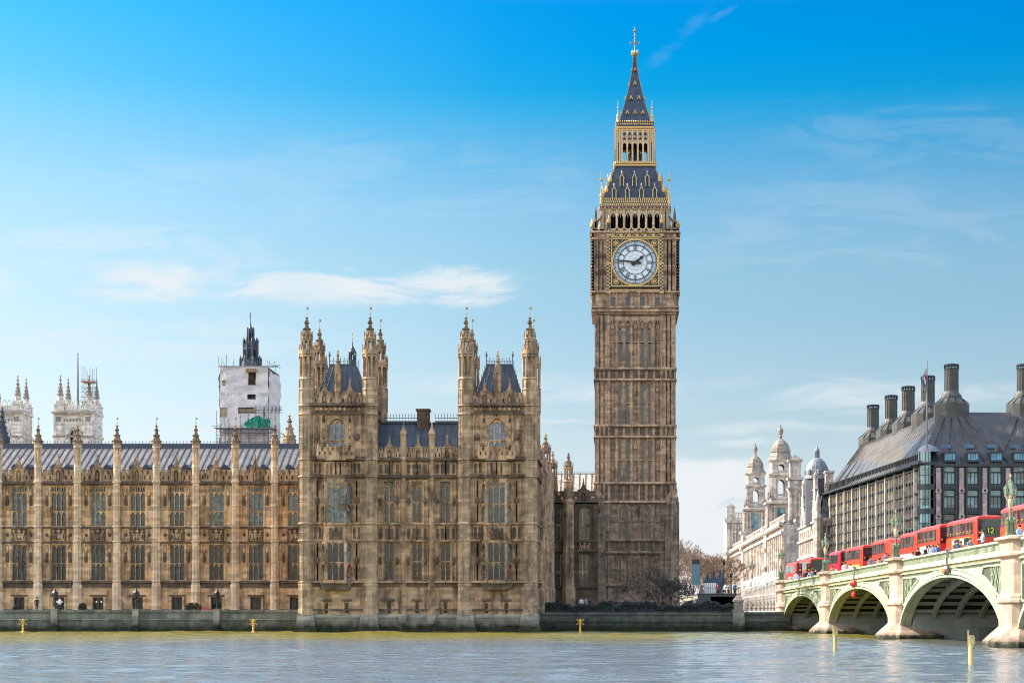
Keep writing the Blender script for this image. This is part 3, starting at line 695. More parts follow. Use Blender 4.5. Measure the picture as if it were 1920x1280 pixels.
    rb = MB(); st = 73.9 * s / 6; x = L(butt[0])
    while x < xr: rb.bar((x, ye, ze + .03), (x, yr, zr + .03), 0.085); x += st
    rb.box(xl, yr - .25, zr - .1, xr, yr + .25, zr + .14); rb.box(xl, yr - .9, zr - .62, xr, yr - .35, zr - .12)
    for b in bays:                                                 # low louvred vents behind the parapet
        for e in (-16, 10): vx = L(b + e); rb.box(vx - .35, ye - .1, ze - .2, vx + .35, ye + 1.6, ze + .75); rb.ext([(vx - .45, ze + .75), (vx + .45, ze + .75), (vx, ze + 1.2)], ye - .15, ye + 2.0)
    rb.build('roof_rib', M['rib'], ro)
    c = MB(); cresting(c, xl, xr, yr, zr + .12, .42, .42); c.build('cresting', M['rib'], ro)
build_wing()

# ------------------------------------------------------------------ palace: towered block standing in the river
def build_pavilion():
    D = 208.0; s = D / FPX; xc = X(784, D); zb = 0.0
    L = lambda px: X(px, D) - xc
    H = lambda py: Z(py, D) - zb
    root = thing('palace_pavilion', 'sandstone palace block rising from the water with two square towers of pinnacled corner turrets', 'palace block', (xc, D, zb))
    towers = ((574, 693, 632), (873, 993, 932)); MY = 0.8
    xl, xr = L(559), L(1010)
    w = MB()
    # --- tower fronts
    for a, b, c in towers:
        x0, x1 = L(a), L(b)
        bw = [(L(c - 26), H(979), L(c + 26), H(903)), (L(c - 26), H(1087), L(c + 26), H(1015))]
        ops = bw + [(L(c - 16.5), H(836), L(c + 16.5), H(782)), (L(c - 20 - 3.2), H(1149), L(c - 20 + 3.2), H(1130)), (L(c + 18 - 3.2), H(1149), L(c + 18 + 3.2), H(1130))]
        w.wall(x0, x1, 1.6, H(757), 0, 0.5, ops)
        for q in (-20, 18):
            for sx in (-1, 1): w.box(L(c + q + sx * 6) - .1, -.12, H(1142), L(c + q + sx * 6) + .1, 0, H(1125))
            w.box(L(c + q - 9), -.22, H(1126), L(c + q + 9), 0, H(1122.5), 1)
        # blind panels beside the bays
        for t0, t1 in ((1087, 1017), (980, 900)):
            zm = (H(t0) + H(t1)) / 2
            for sx in (-1, 1):
                e = [L(c + sx * 30), L(c + sx * 37), L(c + sx * 44)]; e.sort()
                for i in range(2):
                    blind(w, e[i], e[i + 1], H(t0), zm, 0, .12, .11); blind(w, e[i], e[i + 1], zm, H(t1), 0, .12, .11)
                xm = e[1]
                w.lathe(xm, -.12, [(0.05, zm - .3), (0.26, zm), (0.22, zm + .3), (0.05, zm + .5)], 7, m=1)
        for t0, t1 in ((1012, 985), (889, 865)):
            for q in (-44, -35, 29, 38): blind(w, L(c + q), L(c + q + 7), H(t0), H(t1), 0, .12, .1); w.box(L(c + q + 1.2), -.03, H(t0 - 3), L(c + q + 5.8), 0, H(t1 + 4), 1)
        for i in range(5): blind(w, L(c - 26 + i * 10.4), L(c - 26 + (i + 1) * 10.4), H(889), H(865), -.02, .12, .12); 
        w.box(L(c - 25), -.04, H(888), L(c + 25), 0, H(868), 1)
        # niches with statues beside the tower window
        for sx in (-1, 1):
            e = sorted((L(c + sx * 20.5), L(c + sx * 28.5)))
            w.box(e[0], -.02, H(842), e[1], 0, H(784), 1)
            blind(w, e[0], e[1], H(858), H(776), 0, .18, .16)
            for zz in (833, 818, 804):
                w.lathe((e[0] + e[1]) / 2, -.08, [(0.08, H(zz)), (0.17, H(zz) + .2), (0.14, H(zz) + .55), (0.07, H(zz) + .68)], 6)
                w.box(e[0] + .05, -.16, H(zz) - .1, e[1] - .05, 0, H(zz))
            e = sorted((L(c + sx * 31), L(c + sx * 44))); blind(w, e[0], e[1], H(858), H(777), 0, .12, .14)
            w.lathe((e[0] + e[1]) / 2, -.1, [(0.05, H(826)), (0.32, H(821)), (0.3, H(818)), (0.08, H(812))], 7, m=1)
        w.pointed(L(c - 19), L(c + 19), H(800), H(778), -.16, 0, k=6, rise=H(780) - H(800))
        # balcony
        n = 7; y0 = -1.0
        w.box(L(c - 35), y0, H(861), L(c + 35), 0, H(856)); w.ext([(L(c - 32), H(864)), (L(c + 32), H(864)), (L(c + 35), H(861)), (L(c - 35), H(861))], -.9, 0, 1)
        merlons(w, L(c - 35), L(c + 35), H(856), H(840), y0, .22, .62)
        for e in (c - 35, c + 35): w.box(L(e) - .11, y0, H(856), L(e) + .11, 0, H(843))
        for q in (-33, -15, 0, 15, 33): w.lathe(L(c + q), y0 + .05, [(0.13, H(858)), (0.13, H(838)), (0.03, H(832))], 6)
        # top frieze and cornices
        for i in range(10): 
            u = x0 + .9 + (x1 - x0 - 1.8) * i / 10; v = x0 + .9 + (x1 - x0 - 1.8) * (i + 1) / 10
            w.lathe((u + v) / 2, -.03, [(.05, H(771)), (.24, H(769)), (.24, H(765)), (.05, H(763))], 8); w.box(u + .04, -.04, H(772), v - .04, 0, H(762), 1)
        course(w, x0, x1, H(761), .36, 0, .42, 1, .55); course(w, x0, x1, H(777), .26, 0, .3, 1)
        # battlement
        merlons(w, L(a + 14), L(c - 29), H(757), H(737), -.02, .3, .55); merlons(w, L(c - 17), L(c + 17), H(757), H(737), -.02, .3, .6); merlons(w, L(c + 29), L(b - 14), H(757), H(737), -.02, .3, .55)
        for q in (-23.5, 23.5): gable(w, L(c + q), H(757), H(722), 1.15, -.1, .4)
        w.lathe(L(c + 1), .2, [(.4, H(757)), (.4, H(700)), (.44, H(699)), (.34, H(694))], 8)
        spire(w, L(c + 1), .2, .42, H(694), H(655), 8, step=.6, sz=.07)
        for sy in (-1, 1): w.box(L(c + 1) + sy * .18 - .07, -.3, H(735), L(c + 1) + sy * .18 + .07, -.15, H(700))
        # courses low down
        course(w, x0, x1, H(862), .36, 0, .36, 1, .5); course(w, x0, x1, H(894), .34, 0, .34, 1, .5); course(w, x0, x1, H(982), .24, 0, .26); course(w, x0, x1, H(1014), .24, 0, .26)
        course(w, x0, x1, H(1092), .28, 0, .4); w.box(x0, -.14, H(1099), x1, 0, H(1092.3), 1); course(w, x0, x1, H(1144), .2, 0, .16, 1)
        w.ext([(L(c - 31), H(1092)), (L(c - 24), H(1105)), (L(c + 24), H(1105)), (L(c + 31), H(1092))], -.85, 0, 1)
        # sides and back of the tower above the block
        for xx, sg in ((x0, -1), (x1, 1)):
            w.poly([(xx, 0, 1.6), (xx, 9.3, 1.6), (xx, 9.3, H(757)), (xx, 0, H(757))])
            for zz in (777, 761, 862, 894): w.box(xx - .25, 0, H(zz), xx + .25, 9.3, H(zz) + .3, 1)
            for q in range(1, 9): w.box(xx - .1, q * 1.04 - .07, H(858), xx + .1, q * 1.04 + .07, H(778))
            qm = MB(rotm(PI / 2 if sg > 0 else -PI / 2, (xx, 0, 0)))
            if sg > 0: merlons(qm, .8, 8.5, H(757), H(737), -.02, .3, .6)
            else: merlons(qm, -8.5, -.8, H(757), H(737), -.02, .3, .6)
            w.add(qm.v, qm.f)
        w.poly([(x0, 9.3, 12), (x1, 9.3, 12), (x1, 9.3, H(757)), (x0, 9.3, H(757))])
        w.box(x0, .3, H(757) - .5, x1, 9.3, H(757) - .2)
    # --- middle, set back a little
    x0, x1 = L(704), L(862); ops = []
    mids = (728, 780.5, 834)
    for c in mids: ops += [(L(c - 9.5), H(980), L(c + 9.5), H(901)), (L(c - 9.5), H(1087), L(c + 9.5), H(1015)), (L(c - 3.5), H(1149), L(c + 3.5), H(1128))]
    w.wall(x0, x1, 1.6, H(858), MY, .5, ops)
    for c in mids:
        for t0, t1 in ((1087, 1017), (980, 900)):
            zm = (H(t0) + H(t1)) / 2
            for sx in (-1, 1):
                e = sorted((L(c + sx * 12), L(c + sx * 19.5))); blind(w, e[0], e[1], H(t0), zm, MY, .13, .11); blind(w, e[0], e[1], zm, H(t1), MY, .13, .11)
                w.lathe((e[0] + e[1]) / 2, MY - .12, [(0.05, zm - .35), (0.24, zm), (0.2, zm + .3), (0.05, zm + .5)], 7, m=1)
        for t0, t1 in ((1012, 985), (889, 865)):
            for q in (-19.5, -9.5, 0, 11.5):
                blind(w, L(c + q), L(c + q + (9.5 if q in (-9.5, 0) else 8)), H(t0), H(t1), MY, .12, .1); w.box(L(c + q + 1.5), MY - .03, H(t0 - 3), L(c + q + 7), MY, H(t1 + 5), 1)
        for sx in (-1, 1): w.box(L(c + sx * 6.5) - .1, MY - .12, H(1146), L(c + sx * 6.5) + .1, MY, H(1124))
        w.box(L(c - 9.5), MY - .22, H(1126), L(c + 9.5), MY, H(1122.5), 1)
    for z, h, d, m, dn in ((862, .36, .36, 1, .5), (894, .34, .34, 1, .5), (982, .24, .26, 0, 0), (1014, .24, .26, 0, 0), (1092, .28, .4, 0, 0), (1144, .2, .16, 1, 0)): course(w, x0, x1, H(z), h, MY, d, m, dn)
    w.box(x0, MY - .14, H(1099), x1, MY, H(1092.3), 1)
    for e in (755, 808.5):                                         # pilasters
        w.lathe(L(e), MY, [(.42, 1.6), (.42, H(1094)), (.36, H(1090)), (.34, H(863)), (.42, H(861)), (.4, H(857)), (.34, H(856)), (.34, H(815)), (.44, H(812)), (.12, H(800)), (.1, H(796)), (.03, H(788))], 8)
    for e0, e1 in ((707, 718), (739, 751), (759, 772), (793, 804), (812, 826), (847, 859)): merlons(w, L(e0), L(e1), H(858), H(838), MY - .02, .3, .36, .14)
    for e in (728.5, 782.5, 837): gable(w, L(e), H(858), H(826), 1.15, MY - .1, .4)
    # --- long north flank running back from the river, with windows and ribs
    fl = MB(rotm(PI / 2, (xr - .35, 0, 0)))
    nb = 9; bl = (52 - 10) / nb; ops = []
    for i in range(nb):
        c = 10 + (i + .5) * bl; ops += [(c - .85, H(979), c + .85, H(903)), (c - .85, H(1087), c + .85, H(1017))]
    fl.wall(.6, 52, 1.6, H(858), 0, .45, ops)
    for q in range(1, 104):
        if all(abs(.5 * q - (10 + (i + .5) * bl)) > 1.1 for i in range(nb)): fl.box(.5 * q - .06, -.14, H(1087), .5 * q + .06, 0, H(895))
        fl.box(.5 * q - .06, -.14, H(889), .5 * q + .06, 0, H(864))
    for z, h, d, m, dn in ((862, .36, .4, 1, .5), (894, .34, .34, 1, .5), (982, .24, .26, 0, 0), (1014, .24, .26, 0, 0), (1092, .28, .4, 0, 0), (1144, .2, .16, 1, 0)): course(fl, .6, 52, H(z), h, 0, d, m, dn)
    fl.box(.6, -.14, H(1099), 52, 0, H(1092.3), 1)
    for i in range(nb + 1):
        c = 10 + i * bl
        fl.lathe(c, -.05, [(.6, 1.6), (.6, H(1094)), (.46, H(1090)), (.42, H(858)), (.4, H(835)), (.46, H(833)), (.3, H(828))], 8)
        if i < nb: merlons(fl, c + .4, c + bl / 2 - .6, H(858), H(838), 0, .3, .5); merlons(fl, c + bl / 2 + .6, c + bl - .4, H(858), H(838), 0, .3, .5); gable(fl, c + bl / 2, H(858), H(826), 1.1, -.1, .4)
    w.add(fl.v, fl.f); w.m[-len(fl.f):] = fl.m
    # left flank (its sunlit edge) and the core
    w.poly([(xl, .3, 1.6), (xl, 17, 1.6), (xl, 17, H(858)), (xl, .3, H(858))])
    w.poly([(xl, 52, 0), (xr - .35, 52, 0), (xr - .35, 52, H(858)), (xl, 52, H(858))])
    w.box(xl, 1.5, H(858) - .6, xr - .5, 51.9, H(858) - .3, 1)
    w.build('wall', [M['palace'], SOOT_SHADE], root)
    # plinth with battered feet
    p = MB()
    p.box(xl + .1, -.12, -2, xr - .1, 3, 1.62); p.box(xl, -.25, 1.62, xr, 3, H(1151)); p.box(xl + .4, 3, -2, xr - .2, 52, 1.7)
    for a, b, c in towers:
        for e in (a, b):
            x = L(e); p.frus(x, .5, -1.2, 1.4, 1.15, 1.15, 1.0, 1.0); p.frus(x, .5, 1.4, 2.1, 1.0, 1.0, .86, .86)
            for k in range(5): p.frus(x, .4, -.6 + .0, 1.1, 1.5, 1.45, .95, .95) if k == 0 else None
    for e in (755, 808.5): p.frus(L(e), .5, .9, 2.0, .3, .9, .62, .95)
    p.build('plinth', M['plinth'], root)
    # corner turrets
    def turret_mesh(pale, low):
        t = MB(); r = .84
        if low:
            t.lathe(0, 0, [(1.0, 1.9), (1.0, H(1144)), (.92, H(1140)), (.92, H(1100)), (.98, H(1096)), (r, H(1088)), (r, H(757))], 8)
            for z in (1144, 1092, 1014, 982, 894, 862, 777, 761): t.lathe(0, 0, [(r, H(z) - .04), (r + .17, H(z)), (r + .17, H(z) + .1), (r, H(z) + .22)], 8)
            for z in (1052, 940, 877, 998, 820, 840, 797): t.lathe(0, 0, [(r, H(z) - .04), (r + .06, H(z)), (r, H(z) + .1)], 8)
            for i in range(8):
                a = PI / 8 + i * PI / 4; x, y = r * math.cos(a), r * math.sin(a); t.bar((x, y, H(1088)), (x, y, H(757)), .07)
                a += PI / 8; x, y = r * .93 * math.cos(a), r * .93 * math.sin(a); t.bar((x, y, H(1088)), (x, y, H(757)), .05)
        else: t.lathe(0, 0, [(r, H(862)), (r, H(757))], 8)
        t.lathe(0, 0, [(r + .02, H(757)), (r + .02, H(731)), (r + .1, H(730)), (r - .02, H(727)), (r - .02, H(711)), (r + .08, H(710)), (r - .04, H(708))], 8)
        for i in range(8):
            a = PI / 8 + i * PI / 4; x, y = r * math.cos(a), r * math.sin(a); t.bar((x, y, H(757)), (x, y, H(710)), .07)
        lantern(t, 0, 0, .80, H(709), H(664), 8, .15, head=.12); gablets(t, 0, 0, .82, H(663), .7)
        for i in range(8):
            a = PI / 8 + i * PI / 4; x, y = .84 * math.cos(a), .84 * math.sin(a); t.lathe(x, y, [(.1, H(672)), (.1, H(658)), (.02, H(648))], 5)
        t.lathe(0, 0, [(.34, H(709)), (.34, H(660))], 8)
        lantern(t, 0, 0, .6, H(661), H(636), 8, .11, head=.14); gablets(t, 0, 0, .62, H(635), .6)
        return t.mesh('turret', pale)
    sp = MB(); spire(sp, 0, 0, .70, H(634), H(592), 8, step=.5, sz=.11); spm = sp.mesh('spire', M['spirestone'])
    vn = MB(); vane(vn, 0, 0, H(593), 1.25, .2); vnm = vn.mesh('vane', M['oldgold'])
    tm = turret_mesh(M['palace_grey'], True); tb = turret_mesh(M['palace'], False)
    for a, b, c in towers:
        for e in (a, b):
            o = put('turret', tm, root, (L(e), .45, 0)); put('spire', spm, o); put('vane', vnm, o)
            o = put('turret', tb, root, (L(e), 9.3, 0)); put('spire', spm, o); put('vane', vnm, o)
    ft = MB(); ft.lathe(0, 0, [(.75, 1.9), (.75, H(858)), (.7, H(835)), (.8, H(832))], 8); lantern(ft, 0, 0, .62, H(832), H(808), 8, .12); gablets(ft, 0, 0, .64, H(808), .6)
    spire(ft, 0, 0, .66, H(806), H(770), 8, step=.5, sz=.09)
    fm = ft.mesh('turret', M['palace'])
    for y in (26.6, 51.5): o = put('turret', fm, root, (xr - .25, y, 0))
    # roofs
    for a, b, c in towers:
        r = MB(); x0, x1 = L(a) + .75, L(b) - .75; xm = (x0 + x1) / 2; z0, z1 = H(752), Z(687, D + 4.6)
        xa, xb = x0 + 1.3, x1 - 1.3
        r.add([(x0, 1.0, z0), (x1, 1.0, z0), (x1, 8.4, z0), (x0, 8.4, z0), (xa, 3.4, z1), (xb, 3.4, z1), (xb, 6.0, z1), (xa, 6.0, z1)],
              [(0, 1, 5, 4), (1, 2, 6, 5), (2, 3, 7, 6), (3, 0, 4, 7), (4, 5, 6, 7)])
        for k in range(1, 6):
            u = k / 6; r.bar((x0 + (x1 - x0) * u, .98, z0), (xa + (xb - xa) * u, 3.38, z1), .05)
        ro = r.build('tower_roof', M['slate'], root)
        q = MB(); cresting(q, xa, xb, 3.4, z1, .95, .36); cresting(q, xa, xb, 6.0, z1, .95, .36)
        for e in (xa, xb): q.bar((e, 3.4, z1), (e, 3.4, z1 + 1.5), .06); q.lathe(e, 3.4, [(.05, z1 + .9), (.16, z1 + 1.1), (.03, z1 + 1.5)], 6)
        for k in range(9):
            u = k / 8
            for e0, e1 in ((x0, xa), (x1, xb)): q.bar((e0, 1, z0), (e1, 3.4, z1), .03) if k == 0 else None; q.bar((e0 + (e1 - e0) * u, 1 + 2.4 * u, z0 + (z1 - z0) * u), (e0 + (e1 - e0) * u, 1 + 2.4 * u, z0 + (z1 - z0) * u + .5), .04)
        q.build('cresting', M['rib'], ro)
    r = MB(); x0, x1 = L(700), L(866); z0, z1 = H(850), Z(793, D + 6)
    r.add([(x0, 1.6, z0), (x1, 1.6, z0), (x1, 6, z1), (x0, 6, z1), (x1, 10.4, z0), (x0, 10.4, z0)], [(0, 1, 2, 3), (3, 2, 4, 5)])
    for k in range(1, 12): u = x0 + (x1 - x0) * k / 12; r.bar((u, 1.58, z0 + .02), (u, 5.98, z1 + .02), .05)
    r.box(x0, 5.8, z1 - .08, x1, 6.2, z1 + .1)
    for y in (16, 30, 44):                                         # roofs further back over the flank
        r.add([(xl + 2, y - 5, z0), (xr - 2.5, y - 5, z0), (xr - 4.5, y, z1 - 1.5), (xl + 4, y, z1 - 1.5), (xr - 2.5, y + 5, z0), (xl + 2, y + 5, z0)], [(0, 1, 2, 3), (3, 2, 4, 5), (1, 4, 2), (0, 3, 5)])
    ro = r.build('roof', M['slate'], root)
    q = MB(); cresting(q, L(708), L(783), 6, z1 + .1, 1.05, .33); cresting(q, L(806), L(860), 6, z1 + .1, 1.05, .33); q.build('cresting', M['rib'], ro)
    ch = MB(); d6 = D + 6; cx0, cx1 = X(783, d6) - xc, X(805, d6) - xc; ch.box(cx0, 5.2, H(800), cx1, 6.8, Z(771, d6)); ch.box(cx0 - .12, 5.05, Z(771, d6), cx1 + .12, 6.95, Z(767.5, d6))
    for k in range(4): ch.box(cx0 + .15 + k * .3, 5.15, H(795), cx0 + .23 + k * .3, 5.2, Z(772, d6))
    ch.build('chimney', M['palace_dark'], ro)
    # windows
    gt, ftt = gothic(33 * s, 54 * s, 3, (0.2,), 0.12, .42, .12, arched=True)
    g1, f1 = gothic(19 * s, 79 * s, 2, (.5,), .1, .4, .11); g2, f2 = gothic(19 * s, 72 * s, 2, (.5,), 0, .4, .11)
    g3, f3 = gothic(6.6 * s, 20 * s, 1, (), 0, .4, .06); g4, f4 = gothic(1.7, 76 * s, 2, (.5,), .1, .4, .11); g5, f5 = gothic(1.7, 70 * s, 2, (.5,), 0, .4, .11)
    gtm, ftm = gt.mesh('pane', M['glass_tower']), ftt.mesh('tracery', M['palace_warm'])
    P = {k: (g.mesh('pane', M['glass_dark']), g.mesh('pane', M['glass_mid']), f.mesh('tracery', M['palace'])) for k, (g, f) in enumerate(((g1, f1), (g2, f2), (g3, f3), (g4, f4), (g5, f5)))}
    def win(k, loc, rz=0, br=0, nm='window'):
        o = put(nm, P[k][br], root, loc, rz); put('tracery', P[k][2], o)
    for i, c in enumerate(mids):
        win(0, (L(c), MY, H(980)), br=0); win(1, (L(c), MY, H(1087)), br=0 if i else 1); win(2, (L(c), MY, H(1149)))
    for a, b, c in towers:
        o = put('window', gtm, root, (L(c), 0, H(836))); put('tracery', ftm, o)
        for q in (-20, 18): win(2, (L(c + q), 0, H(1149)))
    for i in range(nb):
        c = 10 + (i + .5) * bl; win(3, (xr - .35, c, H(979)), PI / 2); win(4, (xr - .35, c, H(1087)), PI / 2)
    # canted bay windows
    for ti, (a, b, c) in enumerate(towers):
        bay = MB(); p0, p1, dp = 27 * s, 17.5 * s, .95
        fp = [(-p0, 0), (-p1, -dp), (p1, -dp), (p0, 0)]
        def slab(z0, z1, m=0, o=0.0):
            q = [(-p0 - o, 0), (-p1 - o * .6, -dp - o), (p1 + o * .6, -dp - o), (p0 + o, 0)]
            bay.add([(x, y, z0) for x, y in q] + [(x, y, z1) for x, y in q], [(3, 2, 1, 0), (4, 5, 6, 7), (0, 1, 5, 4), (1, 2, 6, 5), (2, 3, 7, 6)], m)
        slab(H(1092), H(1087)); slab(H(1016), H(980)); slab(H(904), H(866)); slab(H(1017), H(1013), 0, .12); slab(H(984), H(980.5), 0, .12); slab(H(896), H(891), 1, .16); slab(H(1093), H(1089), 0, .15); slab(H(864), H(860), 0, .1)
        for k in range(4): blind(bay, -p1 + k * p1 / 2, -p1 + (k + 1) * p1 / 2, H(890), H(867), -dp, .08, .09)
        for (z0, z1, up) in ((1087, 1016, 0), (980, 904, 1)):
            for x, y in fp: bay.lathe(x, y, [(.15, H(z0)), (.15, H(z1))], 6)
        bo = bay.build('bay_window', [M['palace'], SOOT_SHADE], root, (L(c), 0, 0))
        am = arms(1.7, 1.5).build('coat_of_arms', M['palace_dark'], bo, (0, -dp, H(1011)))
        for (z0, z1, k) in ((1087, 1016, 0), (980, 904, 1)):
            hh = H(z1) - H(z0); gg, ff = gothic(2 * p1, hh, 3, (.46,), .10 if k else 0, .06, .075)
            gg.build('front_pane', M['glass_blue' if (k and ti == 0) else 'glass_mid' if k else 'glass_dark'], bo, (0, -dp, H(z0))); ff.build('front_tracery', M['palace'], bo, (0, -dp + .1, H(z0)))
            wl = math.hypot(p0 - p1, dp); an = math.atan2(dp, p0 - p1)
            gg, ff = gothic(wl, hh, 1, (.46,), 0, .06, .07)
            for sx in (-1, 1):
                gmat = M['glass_pale'] if (k or sx > 0) else M['glass_blue']
                gg.build('side_pane', gmat, bo, (sx * (p0 + p1) / 2, -dp / 2, H(z0)), sx * an); ff.build('side_tracery', M['palace'], bo, (sx * (p0 + p1) / 2 + .05 * sx, -dp / 2 - .08, H(z0)), sx * an)
        # red flowers behind one side light
        q = MB()
        for k in range(14): q.lathe(random.uniform(-.18, .18), random.uniform(-.04, .04), [(.02, .2 + k * .12), (.12, .28 + k * .12), (.02, .36 + k * .12)], 6)
        q.build('red_banner', M['cloth_red'], bo, ((p0 + p1) / 2, -dp / 2 - .12, H(1087)), an)
build_pavilion()

# ------------------------------------------------------------------ palace: low link between block and clock tower, range behind
def build_link():
    D = 258.0; s = D / FPX; x0, x1 = X(1036, D), X(1122, D); zb = 2.2
    root = thing('palace_link', 'shaded two storey gothic range between the towered block and the clock tower', 'palace wing', ((x0 + x1) / 2, D, zb))
    xc = (x0 + x1) / 2; L = lambda px: X(px, D) - xc; H = lambda py: Z(py, D) - zb
    w = MB(); ops = []
    for c, hw in ((1051, 8), (1096, 11)): ops += [(L(c - hw), H(1011), L(c + hw), H(951)), (L(c - hw), H(1099), L(c + hw), H(1038))]
    ops.append((L(1080), H(1146), L(1108), H(1126)))
    w.wall(x0 - xc, x1 - xc, 0, H(940), 0, .5, ops)
    for c, hw in ((1051, 8), (1096, 11)):
        for t0, t1 in ((1100, 1036), (1013, 946)):
            for sx in (-1, 1): blind(w, L(c + sx * (hw + 3)) - .25, L(c + sx * (hw + 3)) + .25, H(t0), H(t1), 0, .12, .1)
    for z, m in ((942, 1), (1016, 0), (1034, 0), (1102, 0)): course(w, x0 - xc, x1 - xc, H(z), .3, 0, .3, m)
    w.box(x0 - xc, 0, H(944), x1 - xc, 24, H(941), 1)
    w.build('wall', [M['palace_dark'], SOOT_SHADE], root)  # dark stone holds the shade of this corner in its colour
    p = MB(); merlons(p, L(1037), L(1059), H(940), H(921), -.03, .35, 1.0, .35); merlons(p, L(1074), L(1086), H(940), H(921), -.03, .35, 1.0, .35); merlons(p, L(1102), L(1120), H(940), H(921), -.03, .35, 1.0, .35)
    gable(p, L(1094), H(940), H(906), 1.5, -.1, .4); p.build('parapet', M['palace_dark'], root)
    for c, hw in ((1051, 8), (1096, 11)):
        for z0, z1, up in ((1011, 951, .15), (1099, 1038, 0)):
            g, f = gothic(2 * hw * s, (z0 - z1) * s, 2 if hw < 9 else 3, (.45,), up, .38, .13); o = g.build('window', M['glass_mid'], root, (L(c), 0, H(z0))); f.build('tracery', M['palace'], o)
    g, f = gothic(28 * s, 20 * s, 2, (), 0, .4, .12); o = g.build('door', M['glass_dark'], root, (L(1094), 0, H(1146))); f.build('frame', M['palace_dark'], o)
    arms(1.8, 1.4).build('coat_of_arms', M['palace'], root, (L(1096), -.02, H(1033)))
    b = MB(); b.lathe(0, 0, [(1.0, 0), (1.0, H(1104)), (.85, H(1098)), (.8, H(945)), (.95, H(941)), (.7, H(935)), (.7, H(905)), (.78, H(903)), (.6, H(900))], 8)
    lantern(b, 0, 0, .6, H(900), H(879), 8, .12); gablets(b, 0, 0, .62, H(879), .6); o = b.build('buttress', M['palace'], root, (L(1066), -.2, 0))
    q = MB(); spire(q, 0, 0, .68, H(878), H(849), 8, step=.5, sz=.1); q.build('spire', M['spirestone'], o)
build_link()
def build_range():
    D = 300.0
    root = thing('palace_hall', 'sunlit pale roof of the palace range seen above the low link battlement', 'palace roof', (X(1070, D), D, 2.2))
    xc = X(1070, D); L = lambda px: X(px, D) - xc; H = lambda py: Z(py, D) - 2.2
    b = MB(); x0, x1 = L(900), L(1130)
    b.box(x0, 0, 0, x1, 14, H(922)); b.box(-42 - xc, -16, 0, -13.5 - xc, 0, 19.5); b.build('wall', M['palace'], root)  # second box: unseen mass added to cast shade on the clock tower foot
    r = MB(); r.add([(x0, -.3, H(921)), (x1, -.3, H(921)), (x1, 5, Z(888, D + 5) - 2.2), (x0, 5, Z(888, D + 5) - 2.2), (x1, 14, H(921)), (x0, 14, H(921))], [(0, 1, 2, 3), (3, 2, 4, 5), (1, 4, 2), (0, 3, 5)])
    ro = r.build('roof', M['portland'], root)
    q = MB(); x = x0
    while x < x1: q.bar((x, -.28, H(921) + .03), (x, 5, Z(888, D + 5) - 2.17), .08); x += .98
    cresting(q, x0, x1, 5, Z(888, D + 5) - 2.2, .4, .5); q.build('roof_rib', M['rib'], ro)
    # the body of the palace behind the river front (unseen, put in to throw shadow over the yard)
    root = thing('palace_court_ranges', 'unseen slate roofed palace courtyard ranges behind the river front', 'palace roof', (-52, 270, 2.2))
    b = MB()
    for x0, y0, x1, y1 in ((-60, -26, 14, -16), (-60, 10, 14, 22), (-60, -16, -46, 10), (2, -16, 14, 10)): b.box(x0, y0, 0, x1, y1, 15.5)
    b.build('wall', M['palace'], root)
    r = MB()
    for x0, y0, x1, y1 in ((-60, -26, 14, -16), (-60, 10, 14, 22)):
        ym = (y0 + y1) / 2; r.add([(x0, y0, 15.5), (x1, y0, 15.5), (x1, ym, 19.3), (x0, ym, 19.3), (x1, y1, 15.5), (x0, y1, 15.5)], [(0, 1, 2, 3), (3, 2, 4, 5), (1, 4, 2), (0, 3, 5)])
    r.build('roof', M['slate'], root)
build_range()

# ------------------------------------------------------------------ river walls
def build_walls():
    def wall(name, label, px0, px1, D, ztop, x0=None, x1=None, th=1.2, mat=M['riverwall'], pil=()):
        xa, xb = X(px0, D) if x0 is None else x0, X(px1, D) if x1 is None else x1; xc = (xa + xb) / 2
        root = thing(name, label, 'river wall', (xc, D, 0)); b = MB()
        b.add([(xa - xc, -.35, -2), (xb - xc, -.35, -2), (xb - xc, 0, ztop - .3), (xa - xc, 0, ztop - .3), (xa - xc, th, -2), (xb - xc, th, -2), (xb - xc, th, ztop - .3), (xa - xc, th, ztop - .3)],
              [(0, 1, 2, 3), (3, 2, 6, 7), (5, 4, 7, 6), (0, 3, 7, 4), (1, 5, 6, 2)])
        course(b, xa - xc, xb - xc, ztop * .52, .14, -.17, .1)
        b.build('face', mat, root)
        c = MB(); c.box(xa - xc, -.16, ztop - .3, xb - xc, th + .1, ztop); c.build('coping', mat, root)
        for p in pil:
            q = MB(); q.box(-.36, -.45, -1, .36, .1, ztop + .02); q.box(-.4, -.5, ztop + .02, .4, .3, ztop + .1); q.build('pilaster', M['plinth'], root, (X(p, D) - xc, 0, 0))
    wall('terrace_wall', 'grey green stone river wall below the palace terrace, left of the towered block', -200, 558, 217, 2.5, x1=-35.0, pil=(-49, 103, 255, 407), mat=M['terrace'])
    wall('garden_wall', 'dark algae stained river wall in front of the clock tower garden', 1010, 1381, 216.4, 2.2, x0=X(1010, 208) - .4)
    wall('approach_wall', 'short granite river wall with weed patch between garden wall and bridge end', 1390, 1468, 216.6, 2.25, x1=19.6)
    root = thing('wall_pier', 'stone wall pier with pyramid cap beside the bridge approach fence', 'wall pier', (X(1385, 216), 216, 0))
    b = MB(); b.frus(0, .4, -1, 2.3, .75, .9, .62, .7); b.box(-.7, -.35, 2.3, .7, 1.1, 2.5); b.box(-.5, -.15, 2.5, .5, .9, 3.4); b.build('shaft', M['plinth'], root)
    b = MB(); b.box(-.62, -.25, 3.4, .62, 1.0, 3.6); b.frus(0, .37, 3.6, 4.3, .6, .6, .08, .08); b.lathe(0, .37, [(.08, 4.25), (.16, 4.35), (.05, 4.5)], 8); b.build('cap', M['granite'], root)
build_walls()
